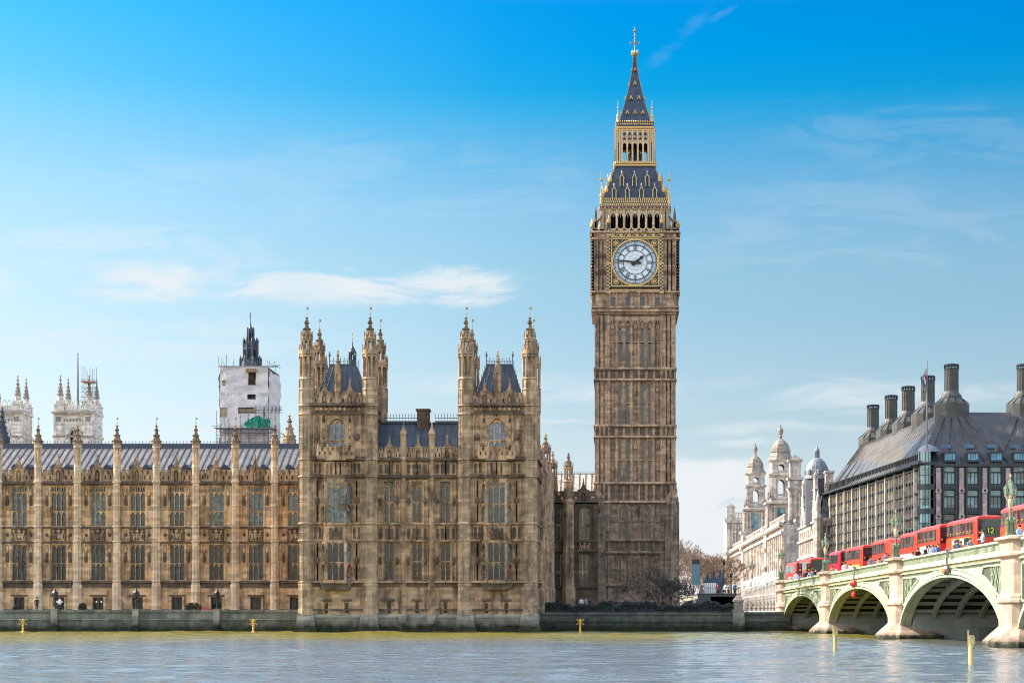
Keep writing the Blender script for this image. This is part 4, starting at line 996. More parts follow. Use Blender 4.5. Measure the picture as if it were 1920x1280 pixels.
# ------------------------------------------------------------------ clock tower
def build_clock_tower():
    D = 290.0; s = D / FPX; zb = 2.2; hw = 75 * s; hc = 81 * s
    root = thing('clock_tower', 'tall square gothic clock tower with gilded dial, belfry and dark pointed iron spire', 'clock tower', (X(1191, D), D + hc, zb))
    H = lambda py: Z(py, D + (0 if py > 386 else min(1, (386 - py) / 150) * hc * .92)) - zb
    U = lambda q: q * s                                 # photo pixels on the front face to metres
    Hc = H                  # for what stands over the centre
    four = [MB(rotm(k * PI / 2)) for k in range(4)]
    def merge(name, mats, fn, parent=root, smooth=False):
        out = MB()
        for k in range(4):
            q = MB(rotm(k * PI / 2)); q.slabs = []; fn(q); out.add(q.v, q.f); out.m[-len(q.f):] = q.m
        for o, z0, z1, m in q.slabs: out.box(-o, -o, z0, o, o, z1, m)
        return out.build(name, mats, parent, smooth=smooth)
    F = -hw                                             # front plane of the shaft piers; the panelled field lies 0.35 behind
    tiers = [(690, 590), (797, 711), (905, 818), (1012, 941), (1096, 1036)]
    bands = [(711, 690), (818, 797), (940, 905), (1035, 1012)]
    slits = (-28.5, -14.5, 13.5, 27)
    def shaft(q):
        ops = []
        for z0, z1 in tiers:
            for c in slits: ops.append((U(c - 2.4), H(z0 - 3), U(c + 2.4), H(z1 + (24 if z1 == 590 else 8))))
        q.wall(-hw + .3, hw - .3, 0, H(588), F + .3, .5, ops)
        for z0, z1 in tiers:
            for i in range(8):
                x = U(-49 + 14 * i); q.box(x - .17, F + .06, H(z0), x + .17, F + .3, H(z1)); q.box(x - .06, F - .03, H(z0), x + .06, F + .04, H(z1))
            for i in range(7):
                x = U(-49 + 14 * i); xe = x + U(14); xm = (x + xe) / 2
                blind(q, x + .17, xe - .17, H(z0), H(z1), F + .3, .18, .06)
                if min(abs(-42 + 14 * i - c) for c in slits) > 5:
                    q.box(xm - .06, F + .14, H(z0), xm + .06, F + .3, H(z1))
                    for t in (.3, .78):
                        z = H(z0) + (H(z1) - H(z0)) * t; q.box(xm - .26, F + .16, z - .26, xm + .26, F + .28, z + .26, 1)
                        for e in (-.13, .13): q.box(xm + e - .07, F + .05, z - .22, xm + e + .07, F + .1, z + .22)
                for t in (.5,): q.box(x + .17, F + .06, H(z0) + (H(z1) - H(z0)) * t - .06, xe - .17, F + .3, H(z0) + (H(z1) - H(z0)) * t + .06)
            # corner piers
            for sx in (-1, 1):
                a, b = sorted((U(50 * sx), hw * sx)); q.wall(a, b, H(z0), H(z1), F, .3)
                e = [U(50 * sx), U(58.5 * sx), U(66.5 * sx), U(74.5 * sx)]; e.sort()
                n = 4 if z1 < 900 else 3
                for i in range(3):
                    for j in range(n):
                        u = H(z0) + (H(z1) - H(z0)) * j / n; v = H(z0) + (H(z1) - H(z0)) * (j + 1) / n; blind(q, e[i], e[i + 1], u, v - .05, F, .07, .1)
                q.box(U(49.4 * sx) - .12, F - .1, H(z0), U(49.4 * sx) + .12, F + .3, H(z1))
        for z0, z1 in bands:
            for i in range(7):
                x = U(-49 + 14 * i); xe = x + U(14); q.box(x + .2, F + .1, H(z0 - 2), xe - .2, F + .28, H(z1 + 3), 1)
                blind(q, x + .08, xe - .08, H(z0), H(z1), F + .3, .24, .2)
            for sx in (-1, 1):
                a, b = sorted((U(50 * sx), hw * sx)); q.wall(a, b, H(z0), H(z1), F, .3)
                for i in range(3):
                    e = sorted((U((50 + 8.2 * i) * sx), U((58.2 + 8.2 * i) * sx))); q.box(e[0] + .12, F - .02, H(z0 - 3), e[1] - .12, F, H(z1 + 4), 1); blind(q, e[0] + .04, e[1] - .04, H(z0), H(z1), F, .12, .12)
            for z in (z0, z1):
                course(q, -hw - .12, hw + .12, H(z) - .12, .34, F, .26)
                for i in range(18): q.box(-hw + (i + .3) * hw / 9, F - .2, H(z) - .3, -hw + (i + .7) * hw / 9, F, H(z) - .12, 1)
        # base, a little broader, with buttress heads
        q.wall(-hw, hw, 0, H(1096), F, .3); course(q, -hw - .3, hw + .3, H(1098), .5, F, .5); course(q, -hw - .3, hw + .3, H(1128), .4, F, .5)
        for sx in (-1, 1):
            q.frus(sx * (hw - .45), F + .1, 0, H(960), 1.15, .65, 1.02, .5); q.frus(sx * (hw - .45), F + .1, H(960), H(932), 1.02, .5, .95, .42)
            q.ext([(sx * (hw - .45) - .95, H(932)), (sx * (hw - .45) + .95, H(932)), (sx * (hw - .45), H(914))], F - .35, F + .3)
            q.lathe(sx * (hw - .45), F - .05, [(.12, H(916)), (.22, H(911)), (.1, H(908)), (.2, H(905)), (.03, H(899))], 6)
            for z0, z1 in tiers[3:]:
                for e in (-.7, 0, .7): q.box(sx * (hw - .45) + e - .07, F - .62, H(z0), sx * (hw - .45) + e + .07, F - .3, H(z1))
        # corbelled head of the field
        for i in range(7):
            x = U(-49 + 14 * i); q.pointed(x + .12, x + U(14) - .12, H(606), H(590), F + .02, F + .3, k=3, rise=.45)
        q.box(U(-50), F - .02, H(600), U(50), F + .3, H(588))
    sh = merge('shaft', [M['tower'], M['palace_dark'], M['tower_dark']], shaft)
    for p_ in sh.data.polygons:                         # lowest storeys: soot and the palace's shadow put into a darker stone
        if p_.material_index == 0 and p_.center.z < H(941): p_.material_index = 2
    def clockstage(q):
        # corbel from shaft to clock stage
        y = -hc
        for z0, z1, o in ((592, 588, hw + .05), (588, 584, hw + .22), (584, 580, hc + .12)): q.slabs.append((o, H(z0), H(z1), 1 if z1 == 588 else 0))
        ops = []
        for i in range(7):
            c = -41.4 + 13.8 * i
            if i in (0, 2, 4, 6): ops.append((U(c - 4.2), H(574), U(c + 4.2), H(557)))
        q.wall(-hc, hc, H(580), H(545), y + .15, .4, ops)
        for i in range(8):
            x = U(-48.3 + 13.8 * i); q.box(x - .16, y - .08, H(579), x + .16, y + .15, H(549)); q.lathe(x, y - .05, [(.1, H(555)), (.2, H(552)), (.05, H(549))], 6)
        for i in range(7): blind(q, U(-48.3 + 13.8 * i) + .16, U(-34.5 + 13.8 * i) - .16, H(577), H(552), y + .15, .1, .08)
        course(q, -hc - .15, hc + .15, H(549), .4, y + .1, .36); course(q, -hc - .05, hc + .05, H(577), .3, y + .1, .2)
        # side panels and top
        for sx in (-1, 1):
            a, b = sorted((U(53 * sx), U(81 * sx))); q.wall(a, b, H(545), H(430), y, .4)
            e = [U((53 + 7.6 * i) * sx) for i in range(4)]; e.sort()
            for i in range(3):
                blind(q, e[i], e[i + 1], H(545), H(498), y, .16, .13); blind(q, e[i], e[i + 1], H(498), H(448), y, .16, .13)
                q.box(e[i] + .18, y - .05, H(516), e[i + 1] - .18, y, H(508), 1); q.box(e[i] + .18, y - .05, H(484), e[i + 1] - .18, y, H(476), 1)
            course(q, min(a, b) - .0, max(a, b) + .1, H(449), .3, y, .25)
        q.wall(U(-53), U(53), H(545), H(430), y + .4, .3)
        course(q, -hc - .1, hc + .1, H(437), .4, y, .34)
        for sx in (-1, 1):                                  # parapets of the corners, flying pinnacles
            a, b = sorted((U(56 * sx), U(80 * sx))); merlons(q, a, b, H(437), H(428), y, .25, 1.0, .3)
            q.lathe(U(74 * sx), -U(74), [(.34, H(437)), (.34, H(416)), (.4, H(415)), (.24, H(411)), (.2, H(400)), (.05, H(387))], 8)
            q.bar((U(74 * sx), -U(74), H(418)), (U(62 * sx), -U(62), H(400)), .2)
        q.slabs.append((hc - .01, H(437) - .3, H(437) - .02, 0))
    merge('clock_stage', [M['tower'], M['palace_dark']], clockstage)
    def belfry(q):
        hb = U(64.5); ops = []
        for i in range(7):
            c = -41.4 + 13.8 * i; ops.append((U(c - 4.7), H(425), U(c + 4.7), H(393)))
        q.wall(-hb, hb, H(437), H(386), -hb, .5, ops)
        for i in range(7):
            c = -41.4 + 13.8 * i
            q.pointed(U(c - 4.8), U(c + 4.8), H(404), H(392.5), -hb - .04, -hb + .4, k=4, rise=.62)
            q.box(U(c) - .04, -hb + .06, H(404), U(c) + .04, -hb + .14, H(397))
        for i in range(8):
            x = U(-48.3 + 13.8 * i); q.box(x - .14, -hb - .2, H(425), x + .14, -hb, H(389)); q.lathe(x, -hb - .2, [(.12, H(425)), (.18, H(418)), (.04, H(414))], 6)
        for sx in (-1, 1):
            e = sorted((U(50 * sx), U(57 * sx), )); blind(q, e[0], e[1], H(435), H(390), -hb, .12, .1); e = sorted((U(57 * sx), U(64 * sx))); blind(q, e[0], e[1], H(435), H(390), -hb, .12, .1)
    be = merge('belfry', [M['palace_pale'], M['palace_dark']], belfry)
    b = MB(); b.box(-4.4, -4.4, H(437), 4.4, 4.4, H(388)); b.build('bell_chamber', M['void'], be)
    # gilded work: pilasters, crowns, bands, cornices
    def gilt(q):
        y = -hc
        for x in (-49.6, 49.6):
            q.box(U(x) - .24, y - .22, H(547), U(x) + .24, y, H(413), 1)
            for i in range(33):                              # chequer
                z = H(546) + i * (H(440) - H(546)) / 33
                for j in (-1, 1):
                    if (i + (j > 0)) % 2: q.box(U(x) + (j * .12) - .11, y - .26, z, U(x) + (j * .12) + .11, y - .22, z + .24)
            for z in (548, 494, 441): q.box(U(x) - .32, y - .3, H(z) - .14, U(x) + .32, y, H(z) + .14)
            q.lathe(U(x), y - .05, [(.2, H(436)), (.16, H(420)), (.3, H(418)), (.36, H(413)), (.12, H(411)), (.12, H(408)), (.03, H(404))], 8)
        for sx in (-1, 1):                                   # chequered corner shafts
            x, yy = U(79.5 * sx), -U(79.5)
            q.lathe(x, yy, [(.22, H(551)), (.22, H(432)), (.3, H(431)), (.16, H(428)), (.34, H(424)), (.3, H(420)), (.1, H(418)), (.03, H(413))], 8, m=1)
            for i in range(36):
                z = H(548) + i * (H(440) - H(548)) / 36; q.lathe(x, yy, [(.25, z), (.25, z + .15)], 4, rot=(i % 2) * PI / 4)
            for z in (551, 500, 441): q.lathe(x, yy, [(.34, H(z) - .12), (.34, H(z) + .12)], 8)
            q.lathe(x, yy, [(.16, H(428)), (.34, H(424)), (.3, H(420)), (.1, H(418)), (.03, H(413))], 8)
        q.box(U(-46), y - .1, H(547.5), U(46), y + .3, H(543), 0)
        for i in range(40): q.box(U(-44 + i * 2.2), y - .13, H(546.5), U(-43 + i * 2.2), y - .1, H(544.2), 1)
        q.box(U(-46), y - .08, H(444), U(46), y + .35, H(438), 1)
        for i in range(12):
            c = U(-42 + 7.6 * i)
            if i % 2 == 0: q.ext([(c - .28, H(443)), (c + .28, H(443)), (c + .28, H(439)), (c - .28, H(439))], y - .16, y - .08)
            else: q.ext([(c - .3, H(443)), (c - .1, H(443)), (c + .3, H(439)), (c + .1, H(439))], y - .15, y - .08)
        q.box(U(-46), y - .2, H(445.2), U(46), y + .1, H(444)); q.box(U(-46), y - .2, H(438), U(46), y + .1, H(437))
        # openwork parapet with lozenges
        n = 30
        for i in range(n + 1): x = U(-46 + 92 * i / n); q.box(x - .06, y - .05, H(437), x + .06, y + .1, H(429))
        for i in range(6):
            c = U(-34.5 + 13.8 * i); q.ext([(c - .5, H(432)), (c, H(437)), (c + .5, H(432)), (c, H(424))], y - .12, y - .02, 0); q.ext([(c - .28, H(431.6)), (c, H(435)), (c + .28, H(431.6)), (c, H(427))], y - .15, y - .1, 1)
            q.box(c - U(6.9) + .4, y - .06, H(429.5), c - .35, y + .1, H(427.8)); q.box(c + .35, y - .06, H(429.5), c + U(6.9) - .4, y + .1, H(427.8))
        # eaves cornice of the belfry: gilded shields under dark tiled bands
        hb = U(66.5); q.slabs.append((hb, H(389), H(384), 2))
        for i in range(20):
            x = -hb + (i + .5) * hb / 10; q.lathe(x, -hb - .0, [(.02, H(388.3)), (.17, H(387)), (.14, H(385.5)), (.02, H(384.8))], 6, m=0 if i % 2 else 3)
        q.slabs.append((hb + .12, H(389.6), H(388.9), 0)); q.slabs.append((hb + .05, H(384.2), H(383.6), 0))
        for sx in (-1, 1):                                   # corner standards
            x = U(64 * sx); q.lathe(x, -U(64), [(.22, H(384)), (.17, H(368)), (.24, H(366)), (.08, H(361)), (.05, H(352)), (.035, H(324))], 6)
            q.lathe(x, -U(64), [(.03, H(342)), (.3, H(339)), (.03, H(336))], 6); q.bar((x - .45, -U(64), H(337)), (x + .45, -U(64), H(337)), .05); q.bar((x - .25, -U(64), H(331)), (x + .25, -U(64), H(331)), .04)
            q.bar((x, -U(64), H(370)), (x - sx * .4, -U(64) + .4, H(366)), .15)
    merge('gilded_trim', [M['gold'], M['bluedark'], M['towerslate'], M['pink']], gilt)
    # lower roof
    prof = [(66, 384), (61, 371), (53, 353), (47.5, 339), (41.5, 322), (36.2, 309)]
    def roof(q):
        for (a, za), (b, zz) in zip(prof, prof[1:]):
            q.poly([(-U(a), -U(a), H(za)), (U(a), -U(a), H(za)), (U(b), -U(b), H(zz)), (-U(b), -U(b), H(zz))])
        q.poly([(-U(36.2), -U(36.2), H(309)), (U(36.2), -U(36.2), H(309)), (0, 0, H(309))])
    def at(z):                                              # half width of the roof at a photo row
        for (a, za), (b, zz) in zip(prof, prof[1:]):
            if za >= z >= zz: return a + (b - a) * (za - z) / (za - zz)
        return prof[-1][0]
    ro = merge('lower_roof', M['towerslate'], roof)
    def rooftrim(q):
        for z, n in ((376, 32), (371, 30), (381, 33)):
            w = U(at(z))
            for i in range(n): x = -w + (i + .5) * 2 * w / n; q.box(x - .1, -w - .08, H(z) - .12, x + .1, -w + .1, H(z) + .2)
        for sx in (-1, 1):
            for z in range(312, 384, 5): w = U(at(z)); q.lathe(sx * w, -w, [(.05, H(z) - .2), (.2, H(z)), (.05, H(z) + .25)], 4)
            for z in (352, 333): w = U(at(z)); q.lathe(sx * (w + .1), -w - .1, [(.25, H(z) - .5), (.3, H(z)), (.1, H(z) + .4), (.03, H(z) + 1.0)], 5)
    merge('gilded_trim', M['gold'], rooftrim, ro)
    for k in range(4):
        for z0, z1, cs, w in ((369, 349, (-39.5, -14.5, 12, 37), 7), (347, 325, (-25, -1.2, 23), 7)):
            for c in cs:
                q = MB(rotm(k * PI / 2)); x = U(c); y0 = -U(at(z0)) - .12; zt = H(z0) + (H(z1) - H(z0)) * .62; hwid = U(w) / 2; yb = -U(at(z1)) + .6
                q.box(x - hwid, y0, H(z0) - .3, x + hwid, yb, zt); q.ext([(x - hwid, zt), (x + hwid, zt), (x, zt + .5)], y0 + .01, yb)
                for sx in (-1, 1): q.box(x + sx * hwid - .07, y0 - .06, H(z0), x + sx * hwid + .07, y0 + .3, zt, 1)
                q.ext([(x - hwid - .16, zt - .05), (x, zt + .75), (x + hwid + .16, zt - .05), (x + hwid, zt - .05), (x, zt + .5), (x - hwid, zt - .05)], y0 - .1, y0 + .3, 1)
                q.lathe(x, y0 + .05, [(.05, zt + .7), (.12, zt + .95), (.03, zt + 1.2)], 5, m=1); q.build('dormer', [M['black'], M['paleiron']], ro)
    # lantern stage
    def lant(q):
        hl = U(36.7); ops = [(U(-19.8 + 10 * i - 3.4), H(303), U(-19.8 + 10 * i + 3.4), H(270)) for i in range(5)]
        q.wall(-hl, hl, H(306), H(249), -hl, .35, ops); 
        for i in range(5):
            c = -19.8 + 10 * i; q.pointed(U(c - 3.5), U(c + 3.5), H(275), H(269.5), -hl - .03, -hl + .3, k=3, rise=.36)
            q.box(U(c - 3.6), -hl - .04, H(266), U(c + 3.6), -hl, H(254), 1)
            for e in (-1.6, 1.6): q.lathe(U(c + e), -hl - .06, [(.03, H(264)), (.12, H(261)), (.03, H(258))], 5)
            blind(q, U(c - 4), U(c + 4), H(266), H(252), -hl - .04, .06, .07)
        for i in range(6): q.box(U(-24.8 + 10 * i) - .13, -hl - .18, H(304), U(-24.8 + 10 * i) + .13, -hl, H(250))
        for sx in (-1, 1):
            for e in (29, 33.5, 36.5): q.box(U(e * sx) - .1, -hl - .12, H(306), U(e * sx) + .1, -hl, H(250))
            q.box(U(31 * sx) - .12, -hl - .03, H(302), U(31 * sx) + .12, -hl, H(270), 1)
    lo = merge('lantern', [M['paleiron'], M['bluedark']], lant)
    b = MB(); b.lathe(0, 0, [(.5, H(306)), (.9, H(300)), (1.2, H(285)), (.5, H(276)), (.3, H(255))], 10); b.build('light', M['bluedark'], lo)
    def lanttrim(q):
        hl = U(37.8)
        for z, o in ((309, 40), (303.5, 38.5), (249.5, 38), (245, 36)): q.slabs.append((U(o), H(z) - .1, H(z) + .14, 0))
        for i in range(20):
            x = -U(39) + (i + .5) * U(39) / 10; q.lathe(x, -U(39.3), [(.04, H(308)), (.17, H(306)), (.04, H(303))], 5)
        q.slabs.append((U(35), H(245), H(236), 1))
        for i in range(16): x = -U(34) + (i + .5) * U(34) / 8; q.box(x - .12, -U(35.4), H(240.5), x + .12, -U(34), H(238)); q.lathe(x, -U(35.2), [(.04, H(237)), (.16, H(235.5)), (.03, H(233))], 5); q.lathe(x, -U(37.5), [(.03, H(249)), (.2, H(247.5)), (.03, H(246))], 5, m=2 if i % 2 else 0)
        for sx in (-1, 1):
            x = U(32.5 * sx); q.lathe(x, -U(32.5), [(.22, H(246)), (.2, H(228)), (.28, H(226)), (.06, H(220)), (.03, H(195))], 6); q.lathe(x, -U(32.5), [(.02, H(212)), (.2, H(210)), (.02, H(208))], 5)
            q.bar((U(38 * sx), -U(38), H(306)), (U(38 * sx), -U(38), H(283)), .06); q.bar((U(38 * sx) - .25, -U(38), H(290)), (U(38 * sx) + .25, -U(38), H(290)), .04)
    merge('gilded_trim', [M['gold'], M['bluedark'], M['pink']], lanttrim, lo)
    # spire
    sprof = [(33.5, 243), (30, 237), (24.6, 217), (17, 189), (10.3, 161), (5.2, 133), (3.2, 112), (2.4, 103)]
    def sp(q):
        for (a, za), (b, zz) in zip(sprof, sprof[1:]): q.poly([(-U(a), -U(a), H(za)), (U(a), -U(a), H(za)), (U(b), -U(b), H(zz)), (-U(b), -U(b), H(zz))])
    so = merge('spire', M['towerslate'], sp)
    def swid(z):
        for (a, za), (b, zz) in zip(sprof, sprof[1:]):
            if za >= z >= zz: return a + (b - a) * (za - z) / (za - zz)
        return 2.4
    def sptrim(q):
        for sx in (-1, 1):
            z = 238
            while z > 106: w = U(swid(z)); q.lathe(sx * w, -w, [(.03, H(z) - .13), (.11, H(z)), (.03, H(z) + .16)], 4); z -= 4.2
        for z, cs in ((219, (-14.5, 0, 15)), (189.5, (-7.3, 7.3)), (161, (0,)), (132.5, (0,))):
            for c in cs:
                y = -U(swid(z)) - .1; x = U(c); w = .3 if z > 140 else .2
                q.ext([(x - w, H(z)), (x, H(z) + w * 2.3), (x + w, H(z)), (x + w * .55, H(z)), (x, H(z) + w * 1.35), (x - w * .55, H(z))], y - .06, y + .5); q.box(x - w * .5, y - .02, H(z) - w * .6, x + w * .5, y + .3, H(z) + w * .3, 1)
    merge('gilded_trim', [M['gold'], M['black']], sptrim, so)
    f = MB()
    f.lathe(0, 0, [(.2, Hc(108)), (.3, Hc(105)), (.55, Hc(102)), (.55, Hc(99)), (.25, Hc(97)), (.12, Hc(94)), (.1, Hc(58))], 8)
    for i in range(8): a = i * PI / 4; f.lathe(.52 * math.cos(a), .52 * math.sin(a), [(.05, Hc(101)), (.1, Hc(97)), (.02, Hc(93))], 5)
    for a in (0, PI / 2):
        c, d = math.cos(a), math.sin(a)
        for sg in (-1, 1):
            f.bar((0, 0, Hc(86)), (sg * .4 * c, sg * .4 * d, Hc(76)), .06); f.bar((sg * .4 * c, sg * .4 * d, Hc(76)), (sg * .72 * c, sg * .72 * d, Hc(79)), .06); f.lathe(sg * .72 * c, sg * .72 * d, [(.03, Hc(82)), (.12, Hc(79.5)), (.03, Hc(77))], 6)
    for z, r in ((73, .2), (57, .3), (52, .14)): f.lathe(0, 0, [(.05, Hc(z) - r), (r, Hc(z)), (.05, Hc(z) + r)], 8)
    f.bar((-.3, 0, Hc(66)), (.3, 0, Hc(66)), .06); f.lathe(0, 0, [(.06, Hc(58)), (.03, Hc(48))], 6)
    f.build('finial', M['oldgold'], so)
    # dials
    Rd = 41.3 * s; zc = H(492)
    def ring(q, r0, r1, y0, y1, n=64, m=0):
        pts = []
        for i in range(n):
            a = 2 * PI * i / n
            for r in (r0, r1):
                for y in (y0, y1): pts.append((r * math.cos(a), y, r * math.sin(a)))
        fs = []
        for i in range(n):
            b = 4 * i; e = 4 * ((i + 1) % n); fs += [(b, b + 2, e + 2, e), (b + 2, b + 3, e + 3, e + 2), (b + 1, b, e, e + 1)]
        q.add(pts, fs, m)
    disk = MB(); n = 64
    disk.add([(Rd * .97 * math.cos(2 * PI * i / n), 0, Rd * .97 * math.sin(2 * PI * i / n)) for i in range(n)], [tuple(range(n))], 0)
    disk.add([(Rd * .52 * math.cos(2 * PI * i / n), -.02, Rd * .52 * math.sin(2 * PI * i / n)) for i in range(n)], [tuple(range(n))], 1)
    ring(disk, Rd * .56, Rd * .76, -.02, 0, 64, 1)
    dm = disk.mesh('dial', [M['dialring'], M['dialwhite']])
    num = MB()
    for r0, r1 in ((.97, 1.0), (.925, .937), (.80, .812), (.765, .785), (.53, .55)): ring(num, Rd * r0, Rd * r1, -.07, -.005)
    for i in range(60):
        a = 2 * PI * i / 60; c, d = math.cos(a), math.sin(a)
        num.bar((Rd * .80 * c, -.05, Rd * .80 * d), (Rd * .93 * c, -.05, Rd * .93 * d), .016 if i % 5 else .07)
    rom = {1: 'I', 2: 'II', 3: 'III', 4: 'IV', 5: 'V', 6: 'VI', 7: 'VII', 8: 'VIII', 9: 'IX', 10: 'X', 11: 'XI', 12: 'XII'}
    for hnum, st in rom.items():
        a = PI / 2 - 2 * PI * hnum / 12; c, d = math.cos(a), math.sin(a); tx, tz = math.sin(a), -math.cos(a)      # along the rim, clockwise
        wid = {'I': .17, 'V': .3, 'X': .3}; tot = sum(wid[k] for k in st); u = -tot / 2
        for ch in st:
            def P(du, r): return (Rd * r * c + (u + du) * tx, -.05, Rd * r * d + (u + du) * tz)
            w = wid[ch]
            if ch == 'I': num.bar(P(w / 2, .57), P(w / 2, .755), .05)
            if ch == 'V': num.bar(P(.04, .755), P(w / 2, .57), .05); num.bar(P(w - .04, .755), P(w / 2, .57), .03)
            if ch == 'X': num.bar(P(.04, .755), P(w - .04, .57), .05); num.bar(P(w - .04, .755), P(.04, .57), .03)
            u += w
    nm = num.mesh('numerals', M['bluedark'])
    tr = MB()
    for i in range(12): a = 2 * PI * i / 12 + PI / 12; tr.bar((0, -.03, 0), (Rd * .5 * math.cos(a), -.03, Rd * .5 * math.sin(a)), .012)
    for r in (.18, .34): ring(tr, Rd * r, Rd * (r + .008), -.035, -.02)
    trm = tr.mesh('dial_tracery', M['bluelead'])
    fr = MB(); ring(fr, Rd, Rd * 1.07, -.2, 0, 64, 0)
    q = 45.5 * s; i0 = 43.3 * s
    for a, b, c, d in ((-q, -q, q, -i0), (-q, i0, q, q), (-q, -i0, -i0, i0), (i0, -i0, q, i0)): fr.box(a, -.2, b, c, 0, d, 0)
    o = 47 * s
    for a, b, c, d in ((-o, -o, o, -q), (-o, q, o, o), (-o, -q, -q, q), (q, -q, o, q)): fr.box(a, -.12, b, c, .1, d, 1)
    for sx in (-1, 1):
        for sz in (-1, 1):
            cx, cz = sx * Rd * .865, sz * Rd * .865
            for k in range(10): a = k * PI / 5; fr.bar((cx, -.06, cz), (cx + .42 * math.cos(a), -.1, cz + .42 * math.sin(a)), .05, 0)
            fr.bar((cx - .25, -.12, cz), (cx + .25, -.12, cz), .2, 0)
            pts = []
            for k in range(24):
                a0, a1 = 2 * PI * k / 24, 2 * PI * (k + 1) / 24; fr.bar((cx + .46 * math.cos(a0), -.08, cz + .46 * math.sin(a0)), (cx + .46 * math.cos(a1), -.08, cz + .46 * math.sin(a1)), .05, 0)
            for t in (.30, .42, .56):
                fr.bar((sx * Rd * (1.03), -.06, sz * Rd * t), (sx * Rd * (.93 - (t - .3) * .2), -.06, sz * Rd * (t + .1)), .05, 0); fr.bar((sx * Rd * t, -.06, sz * Rd * 1.03), (sx * Rd * (t + .1), -.06, sz * Rd * (.93 - (t - .3) * .2)), .05, 0)
    fr.box(-i0, -.02, -i0, i0, 0, i0, 1)
    # the dark back must leave the dial clear: cut to the corners
    frm = fr.mesh('dial_frame', [M['gold'], M['bluedark']])
    hd = MB()
    am = PI / 2 - 2 * PI * 46.2 / 60; ah = PI / 2 - 2 * PI * (1 + 46.2 / 60) / 12
    def hand(a, L_, w, tail, y):
        c, d = math.cos(a), math.sin(a); px, pz = -d, c
        pts = [(-tail, w * .9), (-tail * .5, w * 1.5), (0, w), (L_ * .62, w * .62), (L_ * .7, w * 1.3 if L_ < 2.5 else w * .6), (L_, .02)]
        poly = [(r * c + k * px, r * d + k * pz) for r, k in pts] + [(r * c - k * px, r * d - k * pz) for r, k in reversed(pts)]
        hd.ext(poly[::-1], y - .06, y)
    hand(am, Rd * .94, .15, .95, -.24); hand(ah, Rd * .50, .22, .65, -.16); hd.lathe(0, 0, [(.01, -.01)], 3, cap=False); 
    for k in range(8): a = k * PI / 4; hd.bar((0, -.2, 0), (.26 * math.cos(a), -.2, .26 * math.sin(a)), .14)
    hdm = hd.mesh('hands', M['black'])
    for k in range(4):
        a = k * PI / 2; p = rotm(a) @ Vector((0, -hc + .02, zc))
        d = put('clock_dial', dm, root, tuple(p), a)
        put('numerals', nm, d, (0, -.02, 0)); put('hands', hdm, d); put('dial_tracery', trm, d); put('dial_frame', frm, d, (0, .03, 0))
    # windows of shaft
    sl = MB()
    for z0, z1 in tiers:
        for c in slits: sl.box(U(c - 2.5), F + .62, H(z0), U(c + 2.5), F + .68, H(z1))
    for c in (-41.4, -13.8, 13.8, 41.4): sl.box(U(c - 4.4), -hc + .4, H(575), U(c + 4.4), -hc + .45, H(556))
    slm = sl.mesh('slit_windows', M['glass_dark'])
    for k in range(4): put('slit_windows', slm, root, (0, 0, 0), k * PI / 2)
build_clock_tower()

